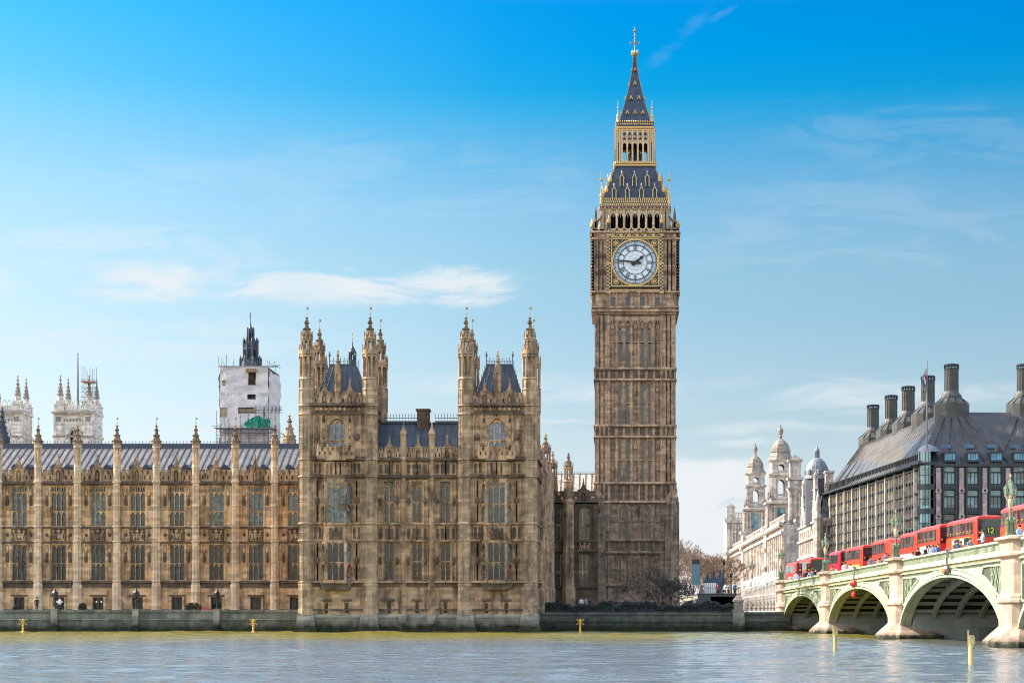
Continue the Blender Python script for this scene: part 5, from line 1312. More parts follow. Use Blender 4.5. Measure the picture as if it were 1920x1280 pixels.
# ------------------------------------------------------------------ far towers on the left
def build_abbey():
    D = 480.0; s = D / FPX; zb = 2.2; w = 75 * s; dp = 8.0
    H = lambda py: Z(py, D) - zb
    U = lambda px: (px - 138.5) * s
    def make(loc, label):
        root = thing('abbey_tower', label, 'church tower', loc, 0, 'pale twin church towers')
        b = MB(); ops = [(U(131), H(850), U(146), H(806))]
        b.wall(U(101), U(176), 0, H(776), 0, 1.2, ops)
        b.add([(U(101), 0, 0), (U(176), 0, 0), (U(176), dp, 0), (U(101), dp, 0), (U(101), 0, H(776)), (U(176), 0, H(776)), (U(176), dp, H(776)), (U(101), dp, H(776))], [(1, 2, 6, 5), (2, 3, 7, 6), (3, 0, 4, 7), (4, 5, 6, 7)])
        for cx in (110.5, 166):
            for y in (.6, dp - .6):
                hwid = 9.5 * s; b.box(U(cx) - hwid, y - .9, 0, U(cx) + hwid, y + .9, H(776))
                for e in (-.8, .8): b.box(U(cx) + e - .12, y - 1.05, H(820), U(cx) + e + .12, y - .9, H(782))
                b.box(U(cx) - .7, y - .95, H(790), U(cx) + .7, y - .89, H(781), 1)
        b.pointed(U(131), U(146), H(812), H(804), -.1, 1.0, k=4, rise=.9); b.box(U(138.5) - .15, .2, H(850), U(138.5) + .15, .6, H(808))
        for sx in (-1, 1):
            b.bar((U(138.5 + sx * 17), -.2, H(822)), (U(138.5 + sx * 9), -.3, H(806)), .28); b.bar((U(138.5 + sx * 9), -.3, H(806)), (U(138.5), -.35, H(797)), .24)
        for z in (776, 820): course(b, U(99.5), U(177.5), H(z), .7, -.9 if z == 776 else 0, .5, 1); b.box(U(176), 0, H(z), U(179), dp, H(z) + .6)
        for k in range(7): b.lathe(U(120 + k * 6), -.02, [(.05, H(790)), (.3, H(787)), (.05, H(784))], 6, m=1)
        b.build('wall', [M['abbey'], M['greystone']], root)
        p = MB(); n = 9; a0, a1 = U(119), U(157)
        ops = [(a0 + (i + .25) * (a1 - a0) / n, H(770), a0 + (i + .75) * (a1 - a0) / n, H(763)) for i in range(n)]
        p.wall(a0, a1, H(776), H(760), -.4, .4, ops); p.wall(a0, a1, H(776), H(760), dp, .4, ops)
        for i in range(4):
            c = a0 + (i + .5) * (a1 - a0) / 4
            for k in range(10): t0, t1 = PI * k / 10 - .1, PI * (k + 1) / 10; p.bar((c + .42 * math.cos(t0), -.2, H(758) + .5 + .55 * math.sin(t0)), (c + .42 * math.cos(t1), -.2, H(758) + .5 + .55 * math.sin(t1)), .1)
            for e in (-.42, .42): p.bar((c + e, -.2, H(760)), (c + e, -.2, H(758) + .5), .1)
        p.box(U(176) - .3, 1, H(776), U(176), dp - 1, H(762))
        p.build('parapet', [M['abbey']], root)
        q = MB(); q.box(U(131), 1.0, H(850), U(146), 1.05, H(804)); q.build('belfry_window', M['glass_dark'], root)
        t = MB(); t.frus(0, 0, H(776), H(759), 1.3, 1.3, 1.25, 1.25); t.frus(0, 0, H(759), H(757), 1.4, 1.4, 1.4, 1.4); t.frus(0, 0, H(757), H(751), 1.15, 1.15, .75, .75); t.lathe(0, 0, [(.75, H(751)), (.75, H(743)), (.85, H(742))], 8)
        for i in range(4): a = PI / 4 + i * PI / 2; t.lathe(1.25 * math.cos(a), 1.25 * math.sin(a), [(.2, H(757)), (.2, H(752)), (.03, H(747))], 5)
        tm = t.mesh('pinnacle', M['abbey']); sp = MB(); pr = [(.78, H(742)), (.5, H(730)), (.22, H(716)), (.08, H(707))]
        sp.lathe(0, 0, pr, 8); crockets(sp, 0, 0, pr, 4, .7, .16); sp.lathe(0, 0, [(.05, H(708)), (.2, H(705)), (.04, H(702))], 6); sm = sp.mesh('spire', M['greystone'])
        for cx in (112, 166):
            for y in (.6, dp - .6): o = put('pinnacle', tm, root, (U(cx), y, 0)); put('spire', sm, o)
        return root
    make((X(138.5, D), D, zb), 'whole pale square church tower with a flagpole beside its four spirelets')
    make((X(4.5, D), D, zb), 'pale church tower cut by the left edge of the photo, two spirelets showing')
    p = thing('flagpole', 'tall bare grey flagpole rising between the spirelets of the pale church tower', 'flagpole', (X(146, D + 3.5), D + 3.5, H(776) + zb))
    b = MB(); b.lathe(0, 0, [(.32, 0), (.22, H(700) - H(776)), (.12, H(661) - H(776))], 8); b.build('pole', M['scaf'], p)
    b = MB(); b.lathe(0, 0, [(.05, H(661) - H(776)), (.25, H(659.5) - H(776)), (.05, H(658) - H(776))], 8); b.build('finial', M['scaf'], p)
    sc = thing('pinnacle_scaffold', 'scaffold of poles and boards wrapped round one church tower spirelet', 'scaffold', (X(166, D), D + .6, H(758) + zb))
    b = MB(); z0 = H(758); L = lambda px: (px - 166) * s
    for px in (156, 160, 171, 176):
        for y in (-1.8, 1.8): b.bar((L(px), y, 0), (L(px) + random.uniform(-.1, .1), y, H(random.uniform(686, 694)) - z0), .06)
    for py in (754, 745, 735, 727, 716, 712):
        for y in (-1.8, 1.8): b.bar((L(154), y, H(py) - z0), (L(177.5), y, H(py) - z0), .055)
        for px in (156, 176): b.bar((L(px), -2, H(py) - z0), (L(px), 2, H(py) - z0), .055)
    for k in range(4): b.bar((L(156), -1.8, H(756 - k * 10) - z0), (L(166), -1.8, H(744 - k * 10) - z0), .04)
    b.build('poles', M['scaf'], sc); b = MB(); b.box(L(154), -2, H(717) - z0, L(178), 2, H(715) - z0); b.build('platform', M['plank'], sc)
build_abbey()

def build_wrapped():
    D = 300.0; s = D / FPX; zb = 2.2; xc = X(457.5, D); L = lambda px: X(px, D) - xc; H = lambda py: Z(py, D) - zb
    root = thing('wrapped_tower', 'square tower sheeted in white plastic for repair with black pinnacled lantern on top', 'tower', (xc, D, zb))
    rng = random.Random(3)
    holes = [(466, 698, 479.5, 722), (464, 739, 479.5, 748.5), (447, 764, 481, 775), (417, 713, 423, 723), (413, 764, 426, 782)]
    def sheet(x0, x1, z0, z1, fn, holes_l=(), step=.42):
        b = MB(); nx = int(abs(x1 - x0) / step) + 1; nz = int((z1 - z0) / step) + 1
        xs = sorted({*[x0 + (x1 - x0) * i / nx for i in range(nx + 1)], *[h[0] for h in holes_l], *[h[2] for h in holes_l]})
        zs = sorted({*[z0 + (z1 - z0) * i / nz for i in range(nz + 1)], *[h[1] for h in holes_l], *[h[3] for h in holes_l]})
        pts = []
        for z in zs:
            for x in xs:
                q = 1.0 if z > z1 - 3.5 else .45; k = q * (.11 * math.sin(x * 2.1 + z * .6) + .09 * math.sin(z * 3.1 - x) + rng.uniform(-.05, .05)); k += -.10 * abs(math.sin(z * .9))
                pts.append(fn(x, z, k))
        fs = []
        for j in range(len(zs) - 1):
            for i in range(len(xs) - 1):
                cx, cz = (xs[i] + xs[i + 1]) / 2, (zs[j] + zs[j + 1]) / 2
                if any(h[0] < cx < h[2] and h[1] < cz < h[3] for h in holes_l): continue
                n = len(xs); fs.append((j * n + i, j * n + i + 1, (j + 1) * n + i + 1, (j + 1) * n + i))
        b.add(pts, fs); return b
    x0, x1, z0, z1, dp = L(412), L(503), H(831), H(686), 10.0
    hl = [(L(a), H(d), L(c), H(b)) for a, b, c, d in holes]
    f = sheet(x0, x1, z0, z1, lambda x, z, k: (x, k, z), hl)
    g = sheet(0, dp, z0, z1 - .6, lambda y, z, k: (x1 + .02 - k, y, z)); f.add(g.v, g.f)
    g = sheet(0, dp, z0, z1, lambda y, z, k: (x0 + k, dp - y, z)); f.add(g.v, g.f)
    g = sheet(x0, x1, z0, z1, lambda x, z, k: (x1 + x0 - x, dp - k, z)); f.add(g.v, g.f)
    f.add([(x0, 0, z1 - .2), (x1, 0, z1 - .2), (x1, dp, z1 - .2), (x0, dp, z1 - .2)], [(0, 1, 2, 3)])
    f.build('sheeting', M['wrap'], root, smooth=True)
    c = MB(); c.box(x0 + .5, .7, 0, x1 - .5, dp - .5, z1 - .5); c.build('tower_wall', M['palace_dark'], root)
    c = MB(); c.box(L(413), .3, H(782), L(426), .6, H(764)); c.box(L(417), .3, H(723), L(423), .6, H(713)); c.build('bare_stone', M['palace_pale'], root)
    c = MB()
    for k in range(3): c.box(L(447), .25 + .01 * k, H(775 - 3.5 * k), L(481), .5, H(772 - 3.5 * k))
    c.box(L(462), -.5, H(698), L(480), .5, H(691.5)); c.build('boarding', M['plank'], root)
    # black lantern
    t = MB(); Dc = 5.0; k = (D + Dc) / D; HL = lambda py: Z(py, D + Dc) - zb; xl = X(470, D + Dc) - xc; u = s * k
    t.lathe(xl, Dc, [(20 * u, HL(690)), (19 * u, HL(680)), (13.5 * u, HL(675)), (13 * u, HL(672))], 8)
    lantern(t, xl, Dc, 12.2 * u, HL(674), HL(650), 8, .22, head=.3, foot=.2); t.lathe(xl, Dc, [(9 * u, HL(674)), (9 * u, HL(650))], 8)
    t.lathe(xl, Dc, [(12.6 * u, HL(649)), (12.6 * u, HL(646)), (9 * u, HL(642)), (6 * u, HL(640))], 8); lantern(t, xl, Dc, 5.6 * u, HL(640), HL(621), 8, .13, head=.2)
    t.lathe(xl, Dc, [(5.8 * u, HL(621)), (4.2 * u, HL(616)), (1.6 * u, HL(611)), (.8 * u, HL(603)), (.3 * u, HL(598))], 8); t.bar((xl, Dc, HL(600)), (xl, Dc, HL(586)), .06)
    for i in range(8):
        a = PI / 8 + i * PI / 4
        t.lathe(xl + 13.2 * u * math.cos(a), Dc + 13.2 * u * math.sin(a), [(.16, HL(675)), (.16, HL(642)), (.24, HL(641)), (.03, HL(633))], 6); t.lathe(xl + 19.4 * u * math.cos(a), Dc + 19.4 * u * math.sin(a), [(.2, HL(690)), (.2, HL(674)), (.03, HL(667))], 6)
        t.lathe(xl + 6.2 * u * math.cos(a), Dc + 6.2 * u * math.sin(a), [(.1, HL(640)), (.1, HL(619)), (.02, HL(613))], 5)
    t.build('lantern', M['blueslate'], root); t = MB(); t.box(xl - .25, Dc - .02, HL(594), xl, Dc + .02, HL(590)); t.build('vane', M['gold'], root)
    # scaffolding
    sc = thing('scaffolding', 'grey tube scaffold with lattice deck and green netting around the white sheeted tower', 'scaffold', (xc, D - 1.5, zb))
    p = MB()
    for px in (413, 418, 423, 427, 440, 463, 480, 492, 503, 508): p.bar((L(px), .6, H(690)), (L(px) + rng.uniform(-.1, .1), .6, H(rng.uniform(665, 683))), .05)
    for px in (411, 418, 425, 433, 455, 470, 484, 498, 505, 512, 520, 527):
        p.bar((L(px), -.4, H(833)), (L(px), -.4, H(rng.uniform(756, 770) if px > 440 else rng.uniform(770, 800))), .05); p.bar((L(px), .6, H(833)), (L(px), .6, H(795)), .045)
    for py in (830, 824, 818): p.bar((L(408), -.4, H(py)), (L(525), -.4, H(py)), .05)
    for py in (766, 771, 776): p.bar((L(465 if py != 771 else 450), -.5, H(py)), (L(535), -.5, H(py)), .05)
    for px in (483, 499, 514, 521, 528): p.lathe(L(px), -.5, [(.12, H(775)), (.22, H(771)), (.22, H(767)), (.08, H(763))], 6)
    for py in (690, 688): p.bar((L(412), .3, H(py)), (L(525), .3, H(py)), .05)
    for a, b, c, d in ((505, 692, 528, 686), (510, 684, 530, 693), (518, 680, 521, 700), (412, 800, 400, 801), (508, 800, 545, 822), (508, 822, 545, 812), (512, 826, 548, 816), (455, 818, 420, 832), (500, 800, 470, 830)): p.bar((L(a), 0, H(b)), (L(c), 0, H(d)), .05)
    p.build('tubes', M['scaf'], sc)
    d = MB(); n = 22
    for y in (-.9, .6):
        for py in (806, 813): d.bar((L(420), y, H(py)), (L(520), y, H(py)), .07)
        for i in range(n): a = 420 + 100 * i / n; d.bar((L(a), y, H(813 if i % 2 else 806)), (L(a + 100 / n), y, H(806 if i % 2 else 813)), .045)
    d.box(L(408), -1.2, H(805.5), L(520), 1, H(804.5)); d.build('lattice_deck', M['scaf'], sc)
    g = MB(); nn = 26
    pts = []; 
    for j in range(6):
        for i in range(nn):
            u = i / (nn - 1); px = 464 + 48 * u; top = 785 + 3 * math.sin(u * 9) + (6 if u < .12 else 0); py = top + (804 - top) * j / 5
            pts.append((L(px), -1.0 + rng.uniform(-.16, .16), H(py)))
    g.add(pts, [(j * nn + i, j * nn + i + 1, (j + 1) * nn + i + 1, (j + 1) * nn + i) for j in range(5) for i in range(nn - 1)]); g.build('netting', M['greennet'], sc)
build_wrapped()

def build_left_bits():
    D = 262.0; s = D / FPX
    o = thing('stone_pinnacle', 'crocketed stone pinnacle standing beside the scaffold platform, behind the wing roof', 'pinnacle', (X(543, D), D, 2.2)); H = lambda py: Z(py, D) - 2.2
    b = MB(); b.lathe(0, 0, [(.9, 0), (.9, H(826)), (1.0, H(824))], 8); b.build('shaft', M['palace'], o); b = MB(); spire(b, 0, 0, .9, H(824), H(776), 8, step=.6, sz=.14); b.build('spire', M['palace'], o)
    D = 240.0
    o = thing('dark_turret', 'dark slated turret with gilt vane at the left edge above the wing roof', 'turret', (X(4, D), D, 2.2)); H = lambda py: Z(py, D) - 2.2
    b = MB(); b.lathe(0, 0, [(.9, 0), (.9, H(830)), (1.0, H(826)), (.55, H(806)), (.28, H(786)), (.06, H(762))], 8); crockets(b, 0, 0, [(1.0, H(826)), (.55, H(806)), (.28, H(786)), (.06, H(766))], 8, .5, .1); b.build('body', M['blueslate'], o)
    b = MB(); b.box(-.35, -1.05, H(788), .05, -.95, H(782)); b.bar((-.1, -1, H(800)), (-.1, -1, H(776)), .04); b.build('vane', M['gold'], o)
    D = 216.0
    o = thing('roof_lantern', 'small dark roof lantern with gilt rod behind the left tower roof', 'roof lantern', (X(661, D), D, 19)); H = lambda py: Z(py, D) - 19
    b = MB(); b.lathe(0, 0, [(.45, 0), (.45, H(676))], 8); lantern(b, 0, 0, .42, H(676), H(662), 8, .08); b.lathe(0, 0, [(.46, H(662)), (.3, H(655)), (.08, H(648)), (.03, H(640))], 8); b.build('body', M['blueslate'], o)
    b = MB(); b.bar((0, 0, H(642)), (0, 0, H(622)), .045); b.lathe(0, 0, [(.03, H(634)), (.1, H(632)), (.03, H(630))], 6); b.lathe(0, 0, [(.03, H(626)), (.08, H(624)), (.02, H(620))], 6); b.build('rod', M['gold'], o)
build_left_bits()
# ------------------------------------------------------------------ streets on the right bank
def build_streets():
    g = MB(); g.box(11.2, 231, 2.0, 14.3, 262, 4.1); g.box(11.2, 262, 2.0, 160, 700, 4.1); g.box(44, 226, 2.0, 160, 262, 4.1); struct(g.build('street', M['asphalt']))
    g = MB(); g.box(30, 330, 4.1, 34, 700, 4.22); g.box(40.5, 250, 4.1, 44.6, 330, 4.22); struct(g.build('pavement', M['paving']))
build_streets()

# ------------------------------------------------------------------ dark office block with chimneys
def build_office():
    D = 275.0; s = D / FPX; zb = 4.1; x0 = X(1735, D); th = R(-85.04)
    H = lambda py: Z(py, D) - zb; L = lambda px: X(px, D) - x0
    root = thing('office_building', 'dark bronze office block with tall round chimneys and a steep sheet metal roof', 'office building', (x0, D, zb))
    bay = 43.5 * s; nb = 12; c0 = L(1780.6); zE = H(871); RUN = 11.0; zR = Z(773, D + RUN) - zb
    # river front
    w = MB(); ops = []; fl = [(907, 872), (952.5, 917.5), (998, 963), (1043.5, 1008.5), (1089, 1054)]
    for k in range(nb):
        c = c0 + k * bay
        for a, b in fl: ops.append((c - 10.2 * s, H(a), c + 10.2 * s, H(b)))
    xr = c0 + nb * bay; xl = L(1750)
    w.wall(xl, xr, 0, zE, 0, .5, ops)
    for k in range(nb):
        c = c0 + k * bay
        for sx in (-1, 1): w.box(c + sx * 12 * s - .12, -.22, 0, c + sx * 12 * s + .12, 0, zE - .1)
        for a, b in fl: w.box(c - 12 * s, -.12, H(a) - .5, c + 12 * s, 0, H(a) - .3); w.box(c - 11 * s, -.2, H(b) + .05, c + 11 * s, 0, H(b) + .2)
    w.box(xl, -.5, zE - .25, xr, .2, zE + .12); w.box(xl, 20, 0, xr, 21, zE)
    w.build('wall', M['darkmetal'], root)
    pg = MB(); pg.box(-10.2 * s, .35, 0, 10.2 * s, .4, H(872) - H(907)); pf = MB()
    hh = H(872) - H(907)
    for e in (-10, 10): pf.box(e * s - .05, .2, 0, e * s + .05, .34, hh)
    pf.box(-10 * s, .18, hh * .60, 10 * s, .33, hh * .68); pf.box(-10 * s, .2, 0, 10 * s, .33, .08); pf.box(-10 * s, .2, hh - .1, 10 * s, .33, hh)
    for e in (-3.4, 3.4): pf.box(e * s - .035, .22, 0, e * s + .035, .33, hh * .62)
    gm = [pg.mesh('window', M['glass_office']), pg.mesh('window', M['glass_officedark'])]; fm = pf.mesh('frame', M['darkmetal'])
    for k in range(6):
        for i, (a, b) in enumerate(fl[:4]):
            o = put('window', gm[0 if i < 2 else 1], root, (c0 + k * bay, 0, H(a))); put('frame', fm, o)
    p = MB(); p.box(-4 * s, -.38, 0, 4 * s, -.02, zE - .45)
    for z in (919.5, 968, 1013): p.box(-5 * s, -.5, H(z) - .35, 5 * s, -.05, H(z) + .3)
    pm = p.mesh('stone_pier', M['pinkstone'])
    hm = MB()
    for z in (919.5, 968, 1013):
        n = 12; hm.add([(.16 * math.cos(2 * PI * i / n), -.505, H(z) + .16 * math.sin(2 * PI * i / n)) for i in range(n)], [tuple(range(n))])
    hme = hm.mesh('vent_hole', M['void'])
    for k in range(nb): o = put('stone_pier', pm, root, (c0 - bay / 2 + k * bay, 0, 0)); put('vent_hole', hme, o)
    # rounded glass corner
    q = MB(); cx, cy, r = L(1743), 1.25, 1.55
    for i in range(9):
        a0, a1 = PI + .15 + i * (PI / 2 - .1) / 9, PI + .15 + (i + 1) * (PI / 2 - .1) / 9
        for (a, b) in fl + [(866, 846)]:
            q.add([(cx + r * math.cos(a0), cy + r * math.sin(a0), H(a)), (cx + r * math.cos(a1), cy + r * math.sin(a1), H(a)), (cx + r * math.cos(a1), cy + r * math.sin(a1), H(b)), (cx + r * math.cos(a0), cy + r * math.sin(a0), H(b))], [(0, 1, 2, 3)], 0)
    co = q.build('corner_glazing', M['glass_office'], root)
    q = MB()
    for z0, z1 in ((1100, 1089), (1054, 1043.5), (1008.5, 998), (963, 952.5), (917.5, 907), (872, 866)): q.lathe(cx, cy, [(r + .06, H(z0)), (r + .06, H(z1))], 20)
    for i in range(0, 10, 2): a = PI + .15 + i * (PI / 2 - .1) / 9; q.bar((cx + r * math.cos(a), cy + r * math.sin(a), 0), (cx + r * math.cos(a), cy + r * math.sin(a), H(846)), .06)
    for z in (890, 935, 980, 1026): q.lathe(cx, cy, [(r + .03, H(z) - .05), (r + .03, H(z) + .05)], 20)
    q.build('corner_frame', M['darkmetal'], co)
    q = MB(); q.lathe(cx, cy, [(r + .05, H(846)), (r * .9, H(840)), (r * .5, H(834)), (.05, H(831))], 20); q.build('corner_dome', M['bluelead'], root, smooth=False)
    # long street front, receding
    T = rotm(th, (cx - 1.5, 1.2, 0)); LEN = 68.0
    f = MB(T); fr = MB(T); gl = MB(T); bw = 6.2; nbs = 11
    fh = 3.45; zf = [zE - .6 - fh * i for i in range(7)]
    f.box(-LEN, .1, 0, 0, .6, zE, 0)
    for z in zf: f.box(-LEN, -.5, z - .22, 0, .1, z, 0); 
    f.box(-LEN, -1.25, zE - .15, .6, .2, zE + .06, 0)
    for i in range(int(LEN / .55)): f.box(-i * .55 - .12, -1.3, zE - .32, -i * .55, .1, zE - .15, 0)
    for i in range(nbs):
        x = -i * bw - .4
        fr.box(x - .25, -.55, 0, x + .07, .1, zE - .35)
        for e in (2.05, 4.1): fr.box(x - e - .12, -.38, 0, x - e + .02, .1, zE - .5)
        for z in zf[:-1]:
            for a, b in ((.45, 1.9), (2.25, 3.95), (4.3, 5.75)):
                m = (a + b) / 2
                gl.box(x - b + .05, .0, z - fh + .45, x - a - .05, .12, z - .25)
                f.box(x - m - .55, -.62, z - fh * .56, x - m + .55, .05, z - fh * .50, 0); f.box(x - b + .02, -.1, z - fh * .56, x - a - .02, .05, z - fh * .5)
                f.box(x - m - .42, -.6, z - fh * .56 - .22, x - m + .42, -.35, z - fh * .56)
    f.build('street_wall', M['darkmetal'], root); fr.build('stone_fin', M['palecol'], root); gl.build('street_window', M['glass_street'], root)
    # roof
    Ti = T.to_3x3(); e = Ti @ Vector((-LEN, 0, 0)); nrm = Ti @ Vector((0, 1, 0)); c = T @ Vector((0, -.3, 0)); far = c + e
    A = Vector((c.x, -.2, zE + .06)); B = Vector((xr, -.2, zE + .06)); Cc = Vector((far.x, far.y, zE + .06))
    RS = 6.2; rA = Vector((c.x + RS, RUN - .2, zR)); rB = Vector((xr - 2, RUN - .2, zR)); rC = Vector((far.x + RS, far.y - RS * .6, zR))
    r = MB(); r.add([tuple(v) for v in (A, B, rB, rA, Cc, rC)], [(0, 1, 2, 3)], 0); r.add([tuple(v) for v in (A, rA, rC, Cc)], [(0, 1, 2, 3)], 1)
    r.add([tuple(rA), tuple(rB), (xr - 2, 26, zR), (rC.x + 14, rC.y, zR), tuple(rC)], [(0, 1, 2, 3, 4)], 0); r.add([tuple(Cc), tuple(rC), (rC.x + 14, rC.y, zR), (rC.x + 20, rC.y + 5, zE)], [(0, 1, 2, 3)], 1)
    ro = r.build('roof', [M['bronzedark'], M['bronze']], root)
    def onface(x, t): return Vector((x + 0, -.2 + RUN * t, zE + .06 + (zR - zE - .06) * t))
    q = MB()                                                     # ducts gathering up to each chimney
    chx = [X(1784, D + 12) - x0 + j * 11.0 for j in range(4)]
    for j, cx2 in enumerate(chx):
        for k in range(-2, 3):
            xb = cx2 + k * bay; xb = max(xb, c.x + .8)
            a, b = onface(xb, .0), onface(cx2 + k * .85, .93); d = (b - a); n = Vector((0, -.9, .9)).normalized() * .16
            for o1, o2 in (((-.55), .55),):
                q.add([tuple(a + Vector((-.55, 0, 0)) + n), tuple(a + Vector((.55, 0, 0)) + n), tuple(b + Vector((.4, 0, 0)) + n), tuple(b + Vector((-.4, 0, 0)) + n),
                       tuple(a + Vector((-.62, 0, 0))), tuple(a + Vector((.62, 0, 0))), tuple(b + Vector((.46, 0, 0))), tuple(b + Vector((-.46, 0, 0)))],
                      [(0, 1, 2, 3), (4, 0, 3, 7), (1, 5, 6, 2)])
    q.build('roof_duct', M['bronzeduct'], ro)
    q = MB()
    for i in range(int(LEN / 1.03)):                             # seams up the street slope
        t = i * 1.03 / LEN; a = A.lerp(Cc, t); b = rA.lerp(rC, t); q.bar(tuple(a), tuple(a.lerp(b, .99)), .2 if i % 2 else .09)
    for i in range(nbs):
        for t0, t1 in ((.16, .56),):
            p0, p1 = (i * bw + 1.2) / LEN, min(1, (i * bw + 4.8) / LEN); n = Vector((-.12, 0, .12))
            pts = [A.lerp(Cc, p0).lerp(rA.lerp(rC, p0), t0) + n, A.lerp(Cc, p1).lerp(rA.lerp(rC, p1), t0) + n, A.lerp(Cc, p1).lerp(rA.lerp(rC, p1), t1) + n, A.lerp(Cc, p0).lerp(rA.lerp(rC, p0), t1) + n]
            q.add([tuple(v) for v in pts] + [tuple(v - n * 1.3) for v in pts], [(0, 3, 2, 1), (0, 1, 5, 4), (1, 2, 6, 5), (2, 3, 7, 6), (3, 0, 4, 7)])
    q.build('roof_seam', M['bronzedark'], ro)
    q = MB(T)                                                    # row of little dormer windows above the eaves
    for i in range(int(LEN / 1.03)):
        x = -i * 1.03 - .6; q.box(x - .34, .25, zE + .35, x + .34, 1.3, zE + 1.5)
    q.build('eaves_window', M['glass_officedark'], ro)
    q = MB(T)
    for i in range(int(LEN / 1.03)):
        x = -i * 1.03 - .6; q.box(x + .36, .05, zE + .1, x + .5, 1.4, zE + 1.7)
    q.box(-LEN, .3, zE + 1.62, 0, 1.5, zE + 1.8); q.build('eaves_frame', M['bronzelight'], ro)
    for k in range(6):                                           # roof windows over the river front
        cxx = c0 + k * bay; g1, g2, g3 = MB(), MB(), MB(); g1.box(cxx - 9.6 * s, -.28, H(862), cxx + 9.6 * s, .6, H(850))
        a = onface(cxx, .285); b = onface(cxx, .355); n = Vector((0, -.12, .12))
        g3.add([tuple(a + Vector((-.75, 0, 0)) + n), tuple(a + Vector((.75, 0, 0)) + n), tuple(b + Vector((.7, 0, 0)) + n), tuple(b + Vector((-.7, 0, 0)) + n)], [(0, 1, 2, 3)])
        g2.box(cxx - 11.5 * s, -.36, H(866), cxx + 11.5 * s, .5, H(862.2)); g2.box(cxx - 11.5 * s, -.45, H(849.8), cxx + 11.5 * s, 2.2, H(847))
        for e in (-10.6, 10.6): g2.box(cxx + e * s - .08, -.36, H(862), cxx + e * s + .08, 1.6, H(850))
        for e in (-5, 0, 5): g2.box(cxx + e * s - .03, -.31, H(862), cxx + e * s + .03, -.2, H(850))
        g1.build('roof_window', M['glass_cyan'], ro); g2.build('roof_window_frame', M['darkmetal'], ro); g3.build('skylight', M['glass_sky'], ro)
    # chimneys
    u = (D + 12) / FPX; zc = lambda py: Z(py, D + 12) - zb
    ch = MB(); ch.lathe(0, 0, [(33 * u, zR - 4.5), (33 * u, zc(759)), (31 * u, zc(757.5)), (19 * u, zc(746)), (19.5 * u, zc(745.5)), (18.5 * u, zc(741)), (17 * u, zc(740)), (13 * u, zc(734)), (12.8 * u, zc(733)), (12.6 * u, zc(692))], 14)
    for i in range(14): a = 2 * PI * (i + .5) / 14; ch.bar((12.9 * u * math.cos(a), 12.9 * u * math.sin(a), zc(733)), (12.7 * u * math.cos(a), 12.7 * u * math.sin(a), zc(692)), .045); ch.bar((33 * u * math.cos(a), 33 * u * math.sin(a), zc(757.5)), (19 * u * math.cos(a), 19 * u * math.sin(a), zc(746)), .06)
    for z in (703, 714, 724): ch.lathe(0, 0, [(12.9 * u, zc(z) - .06), (12.9 * u, zc(z) + .06)], 14)
    chm = ch.mesh('chimney', M['bronzelight'])
    cp = MB()
    for z in (692, 684.5): cp.lathe(0, 0, [(13.8 * u, zc(z) - .1), (13.8 * u, zc(z) + .12)], 14)
    for i in range(14): a = 2 * PI * i / 14; cp.bar((13.4 * u * math.cos(a), 13.4 * u * math.sin(a), zc(692)), (13.4 * u * math.cos(a), 13.4 * u * math.sin(a), zc(684)), .1)
    cpm = cp.mesh('cowl', M['darkmetal'])
    spots = [(chx[j], 12) for j in range(4)] + [(X(px, d) - x0, d - D) for px, d in ((1740, 301), (1703, 315), (1671, 328), (1637, 343))]
    for x, y in spots: o = put('chimney', chm, root, (x, y, 0)); put('cowl', cpm, o)
    # flag on its pole at the corner
    fp = thing('flagpole', 'dark flagpole with a drooping red and blue flag at the bronze roof corner', 'flagpole', (X(1738, 274), 274, Z(832, 274))); h = lambda py: Z(py, 274) - Z(832, 274)
    b = MB(); b.lathe(0, 0, [(.16, -.8), (.13, h(760)), (.07, h(678))], 8); b.lathe(0, 0, [(.03, h(679)), (.13, h(677)), (.03, h(675))], 8); b.build('pole', M['scaf'], fp)
    b = MB(); nn = 7
    for m in range(3):
        pts = []
        for j in range(10):
            for i in range(nn):
                t = i / (nn - 1) * .33 + m * .33; pts.append((-.1 - t * .5 - .1 * math.sin(j * .8), .12 * math.sin(i * 2 + j * .5 + m), h(690) - j * .3 - t * 1.1))
        b.add(pts, [(j * nn + i, j * nn + i + 1, (j + 1) * nn + i + 1, (j + 1) * nn + i) for j in range(9) for i in range(nn - 1)], m)
    b.build('flag', [M['cloth_red'], M['white'], M['cloth_blue']], fp, smooth=True)
M['bronzeduct'] = slate('bronze roof duct', (0.045, 0.047, 0.05), (0.068, 0.068, 0.07), 1.1, 0.75, 0.85, 0.5)
M['glass_sky'] = glass('dark blue skylight', (0.012, 0.06, 0.10), 0.25, 0.8, 0.4)
M['bronzedark'] = slate('dark bronze roof sheet', (0.034, 0.038, 0.043), (0.055, 0.058, 0.062), 1.1, 0.75, 0.45, 0.5)  # shade of the river slope put into this copy of the roof bronze
build_office()

